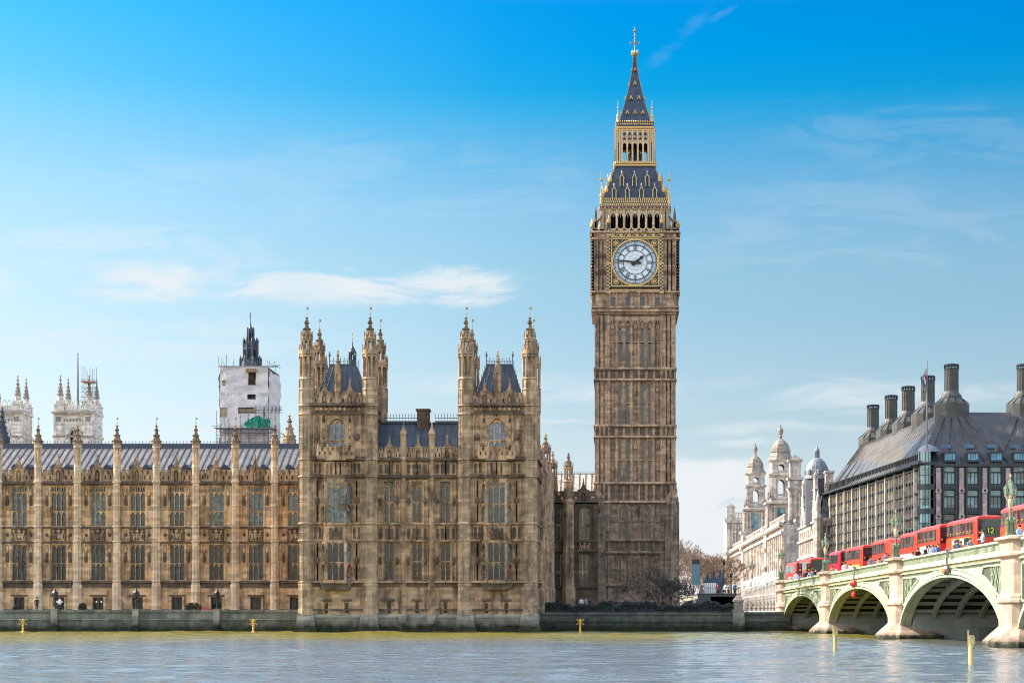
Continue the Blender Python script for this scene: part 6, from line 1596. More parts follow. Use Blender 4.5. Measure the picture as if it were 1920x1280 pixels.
# ------------------------------------------------------------------ white stone government building
def build_gov():
    zb = 4.1; x0, y0 = 33.5, 385.0
    root = thing('government_building', 'long cream stone government building with twin domed belvedere towers', 'building', (x0, y0, zb))
    T = rotm(R(-90)); f = MB(T); zc = 16.0; L1, L0 = -178.0, 0.0
    fl = [(1.0, 4.6), (6.2, 9.0), (10.6, 13.4)]; ops = []; n = 34
    for i in range(n):
        c = L0 - 3 - i * (170 / n)
        for a, b in fl: ops.append((c - .75, a, c + .75, b))
    f.wall(L1, L0, 0, zc, 0, .5, ops)
    for i in range(n):
        c = L0 - 3 - i * (170 / n)
        for a, b in fl[:2]: f.box(c - 1.05, -.25, b + .1, c + 1.05, 0, b + .4); f.ext([(c - 1.1, b + .4), (c + 1.1, b + .4), (c, b + .95)], -.22, 0)
        for a, b in fl: f.box(c - 1.0, -.2, a - .25, c + 1.0, 0, a)
        f.lathe(c + 2.5, -.15, [(.34, 5.4), (.3, 13.8), (.42, 14.0)], 8)
    for z, d, h in ((5.1, .4, .4), (14.2, .5, .5), (zc - .2, .9, .7)): f.box(L1, -d, z, L0, 0, z + h)
    for i in range(120): f.box(L1 + i * 1.48, -.8, zc - .5, L1 + i * 1.48 + .6, 0, zc - .2)
    f.box(L1, 0, 0, L0, 30, zc - .1) if False else None
    f.box(L1, .2, zc + .5, L0, .6, zc + 1.0); 
    for i in range(170): f.box(L1 + i * 1.04, .25, zc + 1.0, L1 + i * 1.04 + .35, .55, zc + 1.9)
    f.box(L1, .2, zc + 1.9, L0, .6, zc + 2.15)
    # attic, core
    f.box(L1, 2.5, zc, L0, 24, zc + 1.2); f.box(L1, .5, 0, L0 - .0, .55, zc)
    f.poly([(L0, 0, 0), (L0, 24, 0), (L0, 24, zc), (L0, 0, zc)])
    f.build('wall', M['portland'], root)
    w = MB(T)
    for a, b, c, d in ops: w.box(a, .35, b, c, .42, d)
    w.build('window', M['glass_dark'], root)
    # belvedere tower
    def tower():
        t = MB(); z = 0.0
        t.frus(0, 0, 0, 21, 3.6, 3.6, 3.5, 3.5)
        for zz in (12, 16.2, 20.6): t.frus(0, 0, zz, zz + .5, 3.7, 3.7, 4.1, 4.1); t.frus(0, 0, zz + .5, zz + .9, 4.1, 4.1, 4.1, 4.1)
        for k in range(5): t.frus(0, 0, 17.2 + k * .65, 17.62 + k * .65, 3.56, 3.56, 3.56, 3.56)
        for k in range(4):
            q = MB(rotm(k * PI / 2))
            q.wall(-2.5, 2.5, 21.5, 27, -2.5, .5, [(-.9, 22.3, .9, 26.2)])
            for sx in (-1, 1):
                for e in (1.55, 2.25, 2.95): q.lathe(sx * e, -2.95, [(.36, 21.9), (.28, 22.2), (.24, 26.1), (.4, 26.5)], 8)
                q.box(sx * 2.25 - 1.05, -3.25, 21.4, sx * 2.25 + 1.05, -2.5, 21.9)
            for i in range(9): q.box(-.8 + i * .2, -2.9, 21.7, -.72 + i * .2, -2.7, 22.3)
            # arched belvedere
            q.wall(-2.25, 2.25, 27.8, 33.2, -2.25, .6, [(-.78, 28.6, .78, 32.6)]); q.pointed(-.8, .8, 31.7, 32.65, -2.28, -1.65, k=5, rise=.85)
            q.wall(-1.65, 1.65, 27.8, 33.2, -1.65, .0, [(-.78, 28.6, .78, 32.6)])
            for sx in (-1, 1): q.box(sx * 1.5 - .3, -2.45, 28.2, sx * 1.5 + .3, -2.25, 32.9); q.lathe(sx * 2.6, -2.6, [(.3, 28.2), (.35, 28.8), (.15, 29.2), (.22, 29.6), (.05, 30.2)], 8)
            for i in range(8): q.box(-.72 + i * .2, -2.2, 28.6, -.64 + i * .2, -2.05, 29.2)
            q.box(-.8, -2.25, 29.2, .8, -2.0, 29.35)
            # oculus stage
            n = 14; ro = .72; zc2 = 35.2; xs = [-.9, .9]
            q.wall(-2.0, 2.0, 33.9, 36.6, -2.35, .5, [(-.9, 34.3, .9, 36.1)])
            up = [(.9 * math.cos(PI * i / n) * 1.0, zc2 + .9 * math.sin(PI * i / n)) for i in range(n + 1)][::-1]
            q.arch([-.9] + [ro * math.cos(PI - PI * i / n) for i in range(n + 1)] + [.9], [zc2] + [zc2 + ro * math.sin(PI * i / n) for i in range(n + 1)] + [zc2], 36.12, -2.37, -1.9)
            dn = [(ro * math.cos(PI - PI * i / n), zc2 - ro * math.sin(PI * i / n)) for i in range(n + 1)]
            pts = [(-.9, zc2)] + dn + [(.9, zc2)]
            for (a, za), (b, zb2) in zip(pts, pts[1:]): q.add([(a, -2.37, 34.28), (b, -2.37, 34.28), (b, -2.37, zb2), (a, -2.37, za), (a, -1.9, za), (b, -1.9, zb2)], [(0, 1, 2, 3), (3, 2, 5, 4)])
            q.add([(2.0, -2.35, 33.9), (2.35, -2.0, 33.9), (2.35, -2.0, 36.6), (2.0, -2.35, 36.6)], [(0, 1, 2, 3)])
            t.add(q.v, q.f)
        for z0, z1, a, b in ((27, 27.4, 3.5, 3.7), (27.4, 27.8, 3.3, 2.9), (33.2, 33.6, 2.6, 2.9), (33.6, 33.9, 2.9, 2.7), (36.6, 36.9, 2.6, 2.75)): t.frus(0, 0, z0, z1, a, a, b, b)
        return t.mesh('tower', M['portland'])
    tm = tower()
    cap = MB(); R8 = lambda r: r * 1.08
    cap.lathe(0, 0, [(R8(2.9), 36.9), (R8(2.4), 37.8), (R8(2.05), 38.7), (R8(2.2), 38.8), (R8(2.15), 39.1), (R8(2.0), 39.7), (R8(1.6), 40.6), (R8(.9), 41.4), (R8(.35), 41.8), (.3, 42.2)], 8)
    cm = cap.mesh('dome', M['greystone'])
    cr = MB(); cr.lathe(0, 0, [(.25, 42.1), (.5, 42.4), (.3, 42.7), (.6, 43.0), (.7, 43.6), (.5, 44.1), (.15, 44.4), (.2, 44.7), (.04, 45.1)], 8); crm = cr.mesh('crown_finial', M['greystone'])
    gw = MB(); gw.box(-.95, -2.1, 22.2, .95, -2.0, 26.3); gwm = gw.mesh('tower_window', M['glass_office'])
    for dx, yy, dz in ((3.0, 427 - y0, -4.6), (3.0, 506 - y0, -1.8)):
        o = put('tower', tm, root, (dx, yy, dz)); put('dome', cm, o); put('crown_finial', crm, o); put('tower_window', gwm, o)
    # end pavilion and near corner pavilion
    b = MB(); e = 560 - y0; X2 = X(1363, 560) - x0
    b.box(X2, e, 0, X2 + 9, e + 16, 26); b.box(X2 - .5, e - .5, 15, X2 + 9, e, 16); b.box(X2 - .6, e - .6, 24.5, X2 + 9.2, e, 26); b.box(X2, e, 26, X2 + 2.4, e + 3, 29.2); b.ext([(X2 - .2, 29.2), (X2 + 2.6, 29.2), (X2 + 1.2, 30.4)], e - .2, e + 3)
    for i in range(16): b.box(X2 + 2.5 + i * .42, e, 26, X2 + 2.7 + i * .42, e + .3, 27.4)
    b.box(X2 + 2.4, e - .05, 27.4, X2 + 9, e + .4, 27.7)
    for i in range(4): b.box(X2 + .5 + i * .9, e - .3, 16.5, X2 + .9 + i * .9, e, 24)
    b.build('end_pavilion', M['portland'], root); b = MB()
    Y2 = 391 - y0; a = X(1480, 391) - x0; w2 = 2.6
    b.box(a, Y2, 0, a + 12, Y2 + 8, 17); b.box(a, Y2, 17, a + w2, Y2 + 3, 25.5); b.frus(a + w2 / 2, Y2 + 1.5, 23.0, 23.8, w2 / 2, 1.5, w2 / 2 + .5, 2.0); b.box(a - .4, Y2 - .4, 25.5, a + w2 + .4, Y2 + 3.3, 26.0)
    b.box(a + .2, Y2 + .2, 26, a + w2 - .2, Y2 + 2.8, 29.3); b.frus(a + w2 / 2, Y2 + 1.5, 29.3, 29.7, 1.5, 1.7, 1.6, 1.8); b.ext([(a + .1, 29.7), (a + w2 - .1, 29.7), (a + w2 / 2, 30.7)], Y2, Y2 + 3)
    for i in range(3): b.box(a + .2 + i * .85, Y2 - .25, 17.2, a + .55 + i * .85, Y2, 22.8)
    b.box(a - .7, Y2 - .8, 15.6, a + 12, Y2, 16.4)
    for i in range(4): b.lathe(a + .4 + i * 1.6, Y2 - .4, [(.4, 6), (.34, 14.6), (.5, 15)], 8)
    b.build('corner_pavilion', M['portland'], root)
build_gov()

def build_domed():
    D = 338.0; s = D / FPX; zb = 4.1; xa = X(1534, D); H = lambda py: Z(py, D) - zb
    root = thing('domed_building', 'pale stone building with stepped gables and a blue grey lead dome', 'building', (xa, D, zb))
    T = rotm(R(-90)); f = MB(T); LEN = 36.0; ze = H(975); ops = []
    fl = [(1, 3.6), (5, 7.6), (9, 11.4), (12, 13.6)]
    for i in range(9):
        c = -2.2 - i * 3.9
        for a, b in fl:
            for e in (-.75, .75): ops.append((c + e - .5, a, c + e + .5, b))
    f.wall(-LEN, 0, 0, ze, 0, .4, ops)
    for z in (4.2, 8.3, 11.6, ze - .2): f.box(-LEN, -.35, z, 0, 0, z + .35)
    for g in (-6, -17, -28):                                     # stepped gables
        zz = ze
        for k, wd in enumerate((3.4, 2.6, 1.8, 1.0)): f.box(g - wd, -.1, zz, g + wd, .5, zz + 1.9); f.box(g - wd - .15, -.2, zz + 1.8, g + wd + .15, .6, zz + 2.0); zz += 2.0
        f.lathe(g, .2, [(.3, zz), (.45, zz + .5), (.1, zz + 1.2)], 8)
        f.box(g - 1.2, -.3, ze + .3, g + 1.2, -.1, ze + 1.4)
        for e in (-3.6, 3.6): f.lathe(g + e, .2, [(.3, ze), (.3, ze + 2.2), (.04, ze + 4)], 8)
    # front end (faces the river)
    q = MB(); op2 = []
    for c in (1.0, 2.0, 4.6, 5.6, 6.6):
        for a, b in fl: op2.append((c - .35, a, c + .35, b))
    q.wall(0, 14, 0, ze, 0, .4, op2)
    for z in (4.2, 8.3, 11.6, ze - .2): q.box(-.2, -.35, z, 14, 0, z + .35)
    q.box(-.2, -.4, ze, 14, .4, ze + .5); q.lathe(0, 0, [(.9, 6), (.8, ze), (.9, ze + .3), (.5, ze + 1.2), (.5, ze + 3), (.08, ze + 5.5)], 8)
    f.add(q.v, q.f) if False else None
    o1 = f.build('wall', M['portland'], root); q.build('front_wall', M['portland'], root)
    w = MB(T)
    for a, b, c, d in ops: w.box(a, .3, b, c, .36, d)
    w.build('window', M['glass_dark'], root)
    for a, b, c, d in op2: w = MB(); w.box(a, .3, b, c, .36, d); w.build('front_window', M['glass_dark'], root)
    r = MB(); zt = Z(893, D + 14) - zb
    r.add([(.6, .8, ze), (14, .8, ze), (14, LEN - 1, ze), (.6, LEN - 1, ze), (1.6, 4.5, zt - 3.5), (14, 4.5, zt - 3.5), (14, LEN - 5, zt - 3.5), (1.6, LEN - 5, zt - 3.5)], [(0, 1, 5, 4), (1, 2, 6, 5), (2, 3, 7, 6), (3, 0, 4, 7), (4, 5, 6, 7)])
    cx = X(1532, D + 12) - xa; cy = 12.0; u = (D + 12) / FPX; h = lambda py: Z(py, D + 12) - zb
    r.lathe(cx, cy, [(23 * u, h(985)), (23 * u, h(897))], 8); r.build('roof', M['blueslate'], root)
    d = MB(); d.lathe(cx, cy, [(24 * u, h(898)), (24 * u, h(895)), (22.5 * u, h(893)), (22 * u, h(884)), (19.5 * u, h(874)), (15 * u, h(866)), (9 * u, h(860)), (5.5 * u, h(858.5))], 16)
    for i in range(8): a = i * PI / 4; d.lathe(cx + 21.5 * u * math.cos(a), cy + 21.5 * u * math.sin(a), [(.32, h(890)), (.32, h(883)), (.1, h(880))], 6)
    lantern(d, cx, cy, 4.6 * u, h(858.5), h(846), 8, .12, head=.15); d.lathe(cx, cy, [(5.2 * u, h(846)), (4.8 * u, h(843)), (2.2 * u, h(839)), (.5 * u, h(836)), (.2 * u, h(831))], 8); d.build('dome', M['bluelead'], root)
    c = MB(); c0 = X(1547.5, D + 6) - xa; c.box(c0, 5, ze, c0 + 1.35, 7, Z(886, D + 6) - zb); c.box(c0 - .2, 4.8, Z(887, D + 6) - zb, c0 + 1.55, 7.2, Z(883, D + 6) - zb); c.box(c0 - .12, 4.85, Z(912, D + 6) - zb, c0 + 1.45, 7.1, Z(910, D + 6) - zb); c.build('chimney', M['portland'], root)
build_domed()

# ------------------------------------------------------------------ trees, shrubs, hedge
def twigs(rng, h, spread, levels, up=0.35, start=.28, r0=.16, rmin=.0):
    trunk, crown = MB(), MB(); tip = []
    def grow(p, d, ln, r, lv):
        q = p + d * ln
        (trunk if lv < 2 else crown).bar(tuple(p), tuple(q), max(r, rmin), 0, max(r * .68, rmin), 4 if lv < 2 else 3)
        if lv >= levels: return
        n = rng.choice((2, 3, 3)) if lv < levels - 1 else 3
        for i in range(n):
            nd = (d + Vector((rng.gauss(0, spread), rng.gauss(0, spread), rng.gauss(up * .4, spread * .6)))).normalized()
            grow(q if i else p.lerp(q, .75 + .25 * rng.random()), nd, ln * rng.uniform(.62, .86), r * .62, lv + 1)
    trunk.bar((0, 0, -.3), (0, 0, h * start), r0 * 1.2, 0, r0, 6)
    for i in range(4): grow(Vector((0, 0, h * start * (1 - .12 * i))), Vector((rng.gauss(0, spread), rng.gauss(0, spread), 1)).normalized(), h * .22, r0 * .75, 1)
    return trunk, crown
def build_trees():
    rng = random.Random(8); pro = []
    for h in (1, 1, 1):
        t, c = twigs(rng, 13.0, .46, 7, .22, .2, .24, .035); pro.append((t.mesh('trunk', M['bark']), c.mesh('crown', M['twig'])))
    spots = [(1285, 440, 1.30, 'tall pale bare tree just right of the clock tower, leftmost of the far trees'), (1299, 455, 1.22, 'bare tree behind the tall teal panel, second of the far trees'),
             (1313, 470, 1.1, 'bare reddish tree directly right of the teal panel'), (1326, 450, .95, 'rounded reddish bare tree above the leftmost pointed gate pier'), (1337, 480, 1.08, 'reddish bare tree above the middle pointed gate pier'),
             (1349, 465, 1.05, 'reddish bare tree above the widest pointed gate pier'), (1359, 490, 1.15, 'bare tree touching the far end of the white building'), (1292, 520, 1.25, 'bare tree far behind, between the tower and the teal panel'), (1320, 530, 1.2, 'faint bare tree far behind the teal panel, right side'), (1344, 540, 1.2, 'faint bare tree far behind the gate piers')]
    for i, (px, d, sc, lb) in enumerate(spots):
        t = thing('bare_tree', lb, 'tree', (X(px, d), d, 4.1), rng.random() * 6, 'bare trees beyond the square'); t.scale = (sc * .8, sc * .8, sc)
        a, b = pro[i % 3]; put('trunk', a, t); put('crown', b, t)
    # dark shrubs before the tower foot
    for i, (px, d, h, lb) in enumerate(((1200, 268, 6.2, 'dark leafless shrub left at the foot of the clock tower'), (1236, 262, 8.4, 'largest dark bare shrub before the clock tower foot'), (1262, 266, 6.6, 'dark bare shrub at the right corner of the clock tower foot'))):
        a, b = twigs(rng, h, .55, 7, .15, .1, .11, .018); t = thing('bare_shrub', lb, 'shrub', (X(px, d), d, 2.2), 0, 'shrubs in the tower garden'); a.build('trunk', M['twigdark'], t); b.build('crown', M['twigdark'], t)
def leafy(name, mat, w, d, h, n, rng, sz=.16, round_=True):
    b = MB()
    for i in range(n):
        while True:
            x, y, z = rng.uniform(-1, 1), rng.uniform(-1, 1), rng.uniform(-1, 1)
            if not round_ or x * x + y * y + z * z < 1: break
        c = Vector((x * w / 2, y * d / 2, h / 2 + z * h / 2)); u = Vector((rng.gauss(0, 1), rng.gauss(0, 1), rng.gauss(0, 1))).normalized() * sz; v = u.orthogonal().normalized() * sz * .6
        b.add([tuple(c - u), tuple(c - v), tuple(c + u), tuple(c + v)], [(0, 1, 2, 3)])
    return b.mesh(name, mat)
def build_plants():
    rng = random.Random(5)
    # clipped hedge along the garden wall: dense leaves over a dark core
    D = 218.6
    for px0, px1, lb in ((1016, 1150, 'dark clipped hedge behind the garden wall below the palace link'), (1152, 1262, 'dark clipped hedge behind the garden wall below the clock tower'), (1264, 1376, 'dark clipped hedge behind the garden wall right of the clock tower')):
        x0, x1 = X(px0, D), X(px1, D); h = 1.55; w = x1 - x0
        t = thing('hedge', lb, 'hedge', ((x0 + x1) / 2, D + .6, 2.2), 0, 'hedges along the garden wall')
        prof = lambda x: .95 + .22 * math.sin(x * .9 + px0) + .16 * math.sin(x * 2.3) + .1 * math.sin(x * 5.1)
        b = MB(); n = int(w / .5)
        for i in range(n): x = -w / 2 + (i + .5) * w / n; b.box(x - w / n * .5, -.3 + .004 * (i % 3), 0, x + w / n * .5, .3 + .004 * (i % 3), prof(x) * .75)
        b.build('core', M['hedge'], t)
        lv = MB()
        for i in range(6500):
            x = rng.uniform(-w / 2, w / 2); hh = prof(x); c = Vector((x, rng.gauss(0, .28), hh * (1 - abs(rng.gauss(0, .33))) + rng.gauss(0, .05))); u = Vector((rng.gauss(0, 1), rng.gauss(0, 1), rng.gauss(0, 1))).normalized() * rng.uniform(.06, .15); v2 = u.orthogonal().normalized() * .07
            lv.add([tuple(c - u), tuple(c - v2), tuple(c + u), tuple(c + v2)], [(0, 1, 2, 3)])
        lv.build('leaves', M['hedge'], t)
    for px, w, h, lb in ((30, .9, .55, 'small brown bush on the terrace at the far left'), (155, .95, .75, 'round brown bush on the terrace between two doors'), (362, 2.1, .8, 'long low bush on the terrace beside the red cover')):
        t = thing('bush', lb, 'bush', (X(px, 219), 219, 2.2), 0, 'bushes on the palace terrace'); put('leaves', leafy('leaves', M['leaf'], w, .9, h + .35, 900, rng, .09), t); b = MB(); b.bar((0, 0, 0), (0, 0, h * .6), .05); b.build('stem', M['bark'], t)
build_trees(); build_plants()
# ------------------------------------------------------------------ bridge
BX, BY = 24.7, 119.5; BTH = R(-86.78); BMX = rotm(BTH, (BX, BY, 0))
SP = [-37.0, -0.9, 34.6, 69.3, 100.4]                   # distance of the piers along the bridge, away from us (local x = -u)
def ptop(u):                                           # top of the parapet
    pts = [(-80, 7.05), (-36, 6.97), (0, 6.78), (35, 6.45), (69.7, 6.06), (101.3, 5.7), (140, 5.3), (260, 5.15)]
    for (a, za), (b, zb) in zip(pts, pts[1:]):
        if a <= u <= b: return za + (zb - za) * (u - a) / (b - a)
    return pts[-1][1]
def deck(u): return ptop(u) - 0.86
BW = 26.0
def build_bridge():
    root = thing('road_bridge', 'pale green iron arch bridge on granite piers crossing the river at right', 'bridge', (BX, BY, 0), BTH)
    G, G2 = M['bridgegreen'], M['bridgegreen2']
    HP = 1.85                                          # half a pier
    def ell(a, b, zs, zc, off, n=40):
        """points of the arch curve, grown by off"""
        c, hw = (a + b) / 2, (b - a) / 2 + off; r = zc - zs + off
        return [(c - hw * math.cos(PI * i / n), zs + r * math.sin(PI * i / n)) for i in range(n + 1)]
    def band(mb, P, Q, y0, y1, m=0):
        for i in range(len(P) - 1):
            (a, za), (b, zb), (c, zc), (d, zd) = P[i], P[i + 1], Q[i + 1], Q[i]
            mb.add([(a, y0, za), (b, y0, zb), (c, y0, zc), (d, y0, zd), (a, y1, za), (b, y1, zb), (c, y1, zc), (d, y1, zd)], [(0, 1, 2, 3), (0, 4, 5, 1), (3, 2, 6, 7), (7, 6, 5, 4)], m)
    for k in range(4):
        u0, u1 = SP[k] + HP, SP[k + 1] - HP; a, b = -u1, -u0; um = (u0 + u1) / 2; zc = ptop(um) - 1.92; zs = .35
        f = MB(); xs = [p[0] for p in ell(a, b, zs, zc, 0)]; zz = [p[1] for p in ell(a, b, zs, zc, 0)]
        f.arch(xs, zz, lambda x: ptop(-x) - 1.1, 0, .5, 0)
        band(f, ell(a, b, zs, zc, 0), ell(a, b, zs, zc, .14), -.30, .1, 0); band(f, ell(a, b, zs, zc, .14), ell(a, b, zs, zc, .22), -.12, .1, 1)
        band(f, ell(a, b, zs, zc, .22), ell(a, b, zs, zc, .50), -.24, .1, 0); band(f, ell(a, b, zs, zc, .50), ell(a, b, zs, zc, .56), -.1, .1, 1); band(f, ell(a, b, zs, zc, .56), ell(a, b, zs, zc, .66), -.18, .1, 0)
        # spandrel frames with pierced trefoils
        for sgn, xe in ((1, a), (-1, b)):
            top = ptop(-xe) - 1.55; L_ = 6.4
            # keep clear of the arch: right-angled panel with a curved hypotenuse
            cur = [p for p in ell(a, b, zs, zc, 1.0) if (p[0] - (xe + sgn * .35)) * sgn > 0 and abs(p[0] - xe) < L_]
            cur = cur if sgn > 0 else cur[::-1]
            pts = [(xe + sgn * .4, top)] + [(xe + sgn * .4, max(1.9, cur[0][1]))] + [p for p in cur if p[1] < top - .05] + [(xe + sgn * L_ * .86, top)]
            pts = pts if sgn > 0 else pts[::-1]
            f.ext(pts[::-1], -.012, .01, 2)  # dark fill stands in for the shaded interior behind the tracery
            for p, q in zip(pts, pts[1:] + pts[:1]): f.bar((p[0], -.05, p[1]), (q[0], -.05, q[1]), .09)
            for t in (.16, .34, .52):
                x = xe + sgn * (.4 + L_ * t * .85)
                zlo = min((p[1] for p in cur if abs(p[0] - x) < .9), default=top - .5)
                if zlo < top - .35:
                    f.bar((x, -.05, zlo + .05), (x, -.05, top - .05), .05)
                    for e in (-.5, .5): f.bar((x + e, -.05, top - .1), (x, -.05, (top + zlo) / 2), .045); f.bar((x + e, -.05, (top + zlo) / 2 + .2), (x, -.05, zlo + .2), .04)
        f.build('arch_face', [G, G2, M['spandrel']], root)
        # ribs, cross girders, soffit
        for j in range(1, 13):
            y = .2 + j * 1.95; rb = MB(); band(rb, ell(a, b, zs, zc - .05, 0), ell(a, b, zs, zc - .05, .5), y, y + .3); rb.build('arch_rib', M['ribpaint'], root)
        for y in (.5, 25.4): rb = MB(); band(rb, ell(a, b, zs, zc, 0), ell(a, b, zs, zc, .5), y, y + .1); rb.build('arch_rib', M['ribpaint'], root)
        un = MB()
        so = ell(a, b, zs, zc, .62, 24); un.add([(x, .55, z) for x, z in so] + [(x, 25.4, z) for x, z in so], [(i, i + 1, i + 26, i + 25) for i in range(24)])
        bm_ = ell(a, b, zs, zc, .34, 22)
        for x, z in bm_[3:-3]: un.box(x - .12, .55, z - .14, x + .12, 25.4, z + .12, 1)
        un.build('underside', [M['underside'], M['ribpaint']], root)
        # cornice with gilded bosses, parapet
        co, go, pa = MB(), MB(), MB(); n = 30
        for i in range(n):
            x0, x1 = a - .6 + (b - a + 1.2) * i / n, a - .6 + (b - a + 1.2) * (i + 1) / n
            def pr(mb, y0, y1, d0, d1, m=0):
                z = [(ptop(-x0) - d0), (ptop(-x1) - d0), (ptop(-x1) - d1), (ptop(-x0) - d1)]
                mb.add([(x0, y0, z[0]), (x1, y0, z[1]), (x1, y0, z[2]), (x0, y0, z[3]), (x0, y1, z[0]), (x1, y1, z[1]), (x1, y1, z[2]), (x0, y1, z[3])], [(0, 1, 2, 3), (3, 2, 6, 7), (0, 4, 5, 1), (7, 6, 5, 4)], m)
            pr(co, -.34, .3, 1.02, .93); pr(co, -.2, .3, 1.12, 1.02); pr(co, -.12, .3, 1.2, 1.12, 1); pr(go, -.13, -.1, 1.19, 1.125, 1); pr(co, -.24, .3, 1.3, 1.2)
            pr(pa, -.08, .3, .93, .68); pr(pa, .08, .25, .68, .14, 1); pr(pa, -.2, .36, .14, .0); pr(pa, -.12, .3, .2, .14); pr(pa, -.06, .3, .72, .62)
        m_ = int((b - a) / .34)
        for i in range(m_):
            x = a + (i + .5) * (b - a) / m_; go.box(x - .1, -.2, ptop(-x) - 1.19, x + .1, -.12, ptop(-x) - 1.125)
        m_ = int((b - a) / .3)
        for i in range(m_):
            x = a + (i + .5) * (b - a) / m_; z = ptop(-x); pa.box(x - .055, -.04, z - .66, x + .055, .2, z - .18); pa.box(x - .15, -.02, z - .3, x + .15, .2, z - .18)
        co.build('cornice', [G, G2], root); go.build('cornice_bosses', [M['gold'], G2], root); pa.build('parapet', [G, G2], root)
        pf = MB(); pf.add([(x0, 25.6, ptop(-x0) - z) for z in (1.9, 0) for x0 in (a - 2, b + 2)], [(0, 1, 3, 2)]); pf.add([(x0, 26, ptop(-x0) - z) for z in (1.9, 0) for x0 in (a - 2, b + 2)], [(2, 3, 1, 0)]); pf.build('far_parapet', G, root)
    # deck
    d = MB(); us = [-70, -36, 0, 35, 69.7, 101.3, 140, 240]
    d.add([(-u, .3, deck(u)) for u in us] + [(-u, 25.6, deck(u)) for u in us], [(i + 1, i, i + 8, i + 9) for i in range(7)])
    d.add([(-u, .3, deck(u) + .13) for u in us] + [(-u, 4.2, deck(u) + .13) for u in us] + [(-u, 4.2, deck(u)) for u in us], [(i + 1, i, i + 8, i + 9) for i in range(7)] + [(i + 9, i + 8, i + 16, i + 17) for i in range(7)], 1)
    d.build('deck', [M['asphalt'], M['paving']], root)
    # piers
    def octa(h, y, c): return [(-h, .6), (-h, -y + c), (-h + c, -y), (h - c, -y), (h, -y + c), (h, .6)]
    def loft(mb, secs, m=0):
        n = len(secs[0][0]); pts = [(x, y, z) for P, z in secs for x, y in P]; fs = []
        for k in range(len(secs) - 1):
            for i in range(n): j = (i + 1) % n; fs.append((k * n + i, k * n + j, (k + 1) * n + j, (k + 1) * n + i))
        fs.append(tuple((len(secs) - 1) * n + i for i in range(n))); mb.add(pts, fs, m)
    def prow(h, y): return [(-h, 3), (-h, -y * .35), (-h * .52, -y), (h * .52, -y), (h, -y * .35), (h, 3)]
    for k, u in enumerate(SP):
        zt = ptop(u); p = MB()
        loft(p, [(prow(3.2, 1.6), -2), (prow(3.2, 1.6), .38), (octa(2.0, .55, .4), 1.3), (octa(2.0, .55, .4), 2.72), (octa(2.2, .72, .46), 2.8), (octa(2.2, .72, .46), 2.95), (octa(2.05, .6, .42), 3.05),
                 (octa(2.05, .6, .42), 3.15), (octa(1.95, .42, .36), 3.35), (octa(1.95, .42, .36), zt - 1.25), (octa(2.2, .72, .48), zt - 1.08), (octa(2.2, .72, .48), zt - .92), (octa(2.0, .48, .4), zt - .8),
                 (octa(2.02, .5, .42), zt - .2), (octa(2.3, .8, .52), zt - .06), (octa(2.3, .8, .52), zt + .1), (octa(1.2, .4, .35), zt + .2)])
        p.build('pier', M['granite'], root, (-u, 0, 0))
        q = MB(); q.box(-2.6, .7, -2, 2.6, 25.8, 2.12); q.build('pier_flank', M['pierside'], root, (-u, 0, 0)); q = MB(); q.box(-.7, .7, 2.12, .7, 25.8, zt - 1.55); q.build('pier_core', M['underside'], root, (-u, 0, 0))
    # abutment and ramp walls beyond the last pier
    w = MB(); us = [102.5, 120, 140, 240]
    w.add([(-u, .15, z) for z in (0,) for u in us] + [(-u, .15, ptop(u)) for u in us] + [(-u, .5, ptop(u)) for u in us], [(i + 1, i, i + 4, i + 5) for i in range(3)] + [(i + 5, i + 4, i + 8, i + 9) for i in range(3)])
    w.add([(-u, .05, ptop(u) - 1.2) for u in us] + [(-u, .05, ptop(u) - 1.0) for u in us], [(i + 1, i, i + 4, i + 5) for i in range(3)])
    w.build('ramp_wall', M['rampstone'], root)
build_bridge()
def BP(u, y, z=0): return BMX @ Vector((-u, y, z))

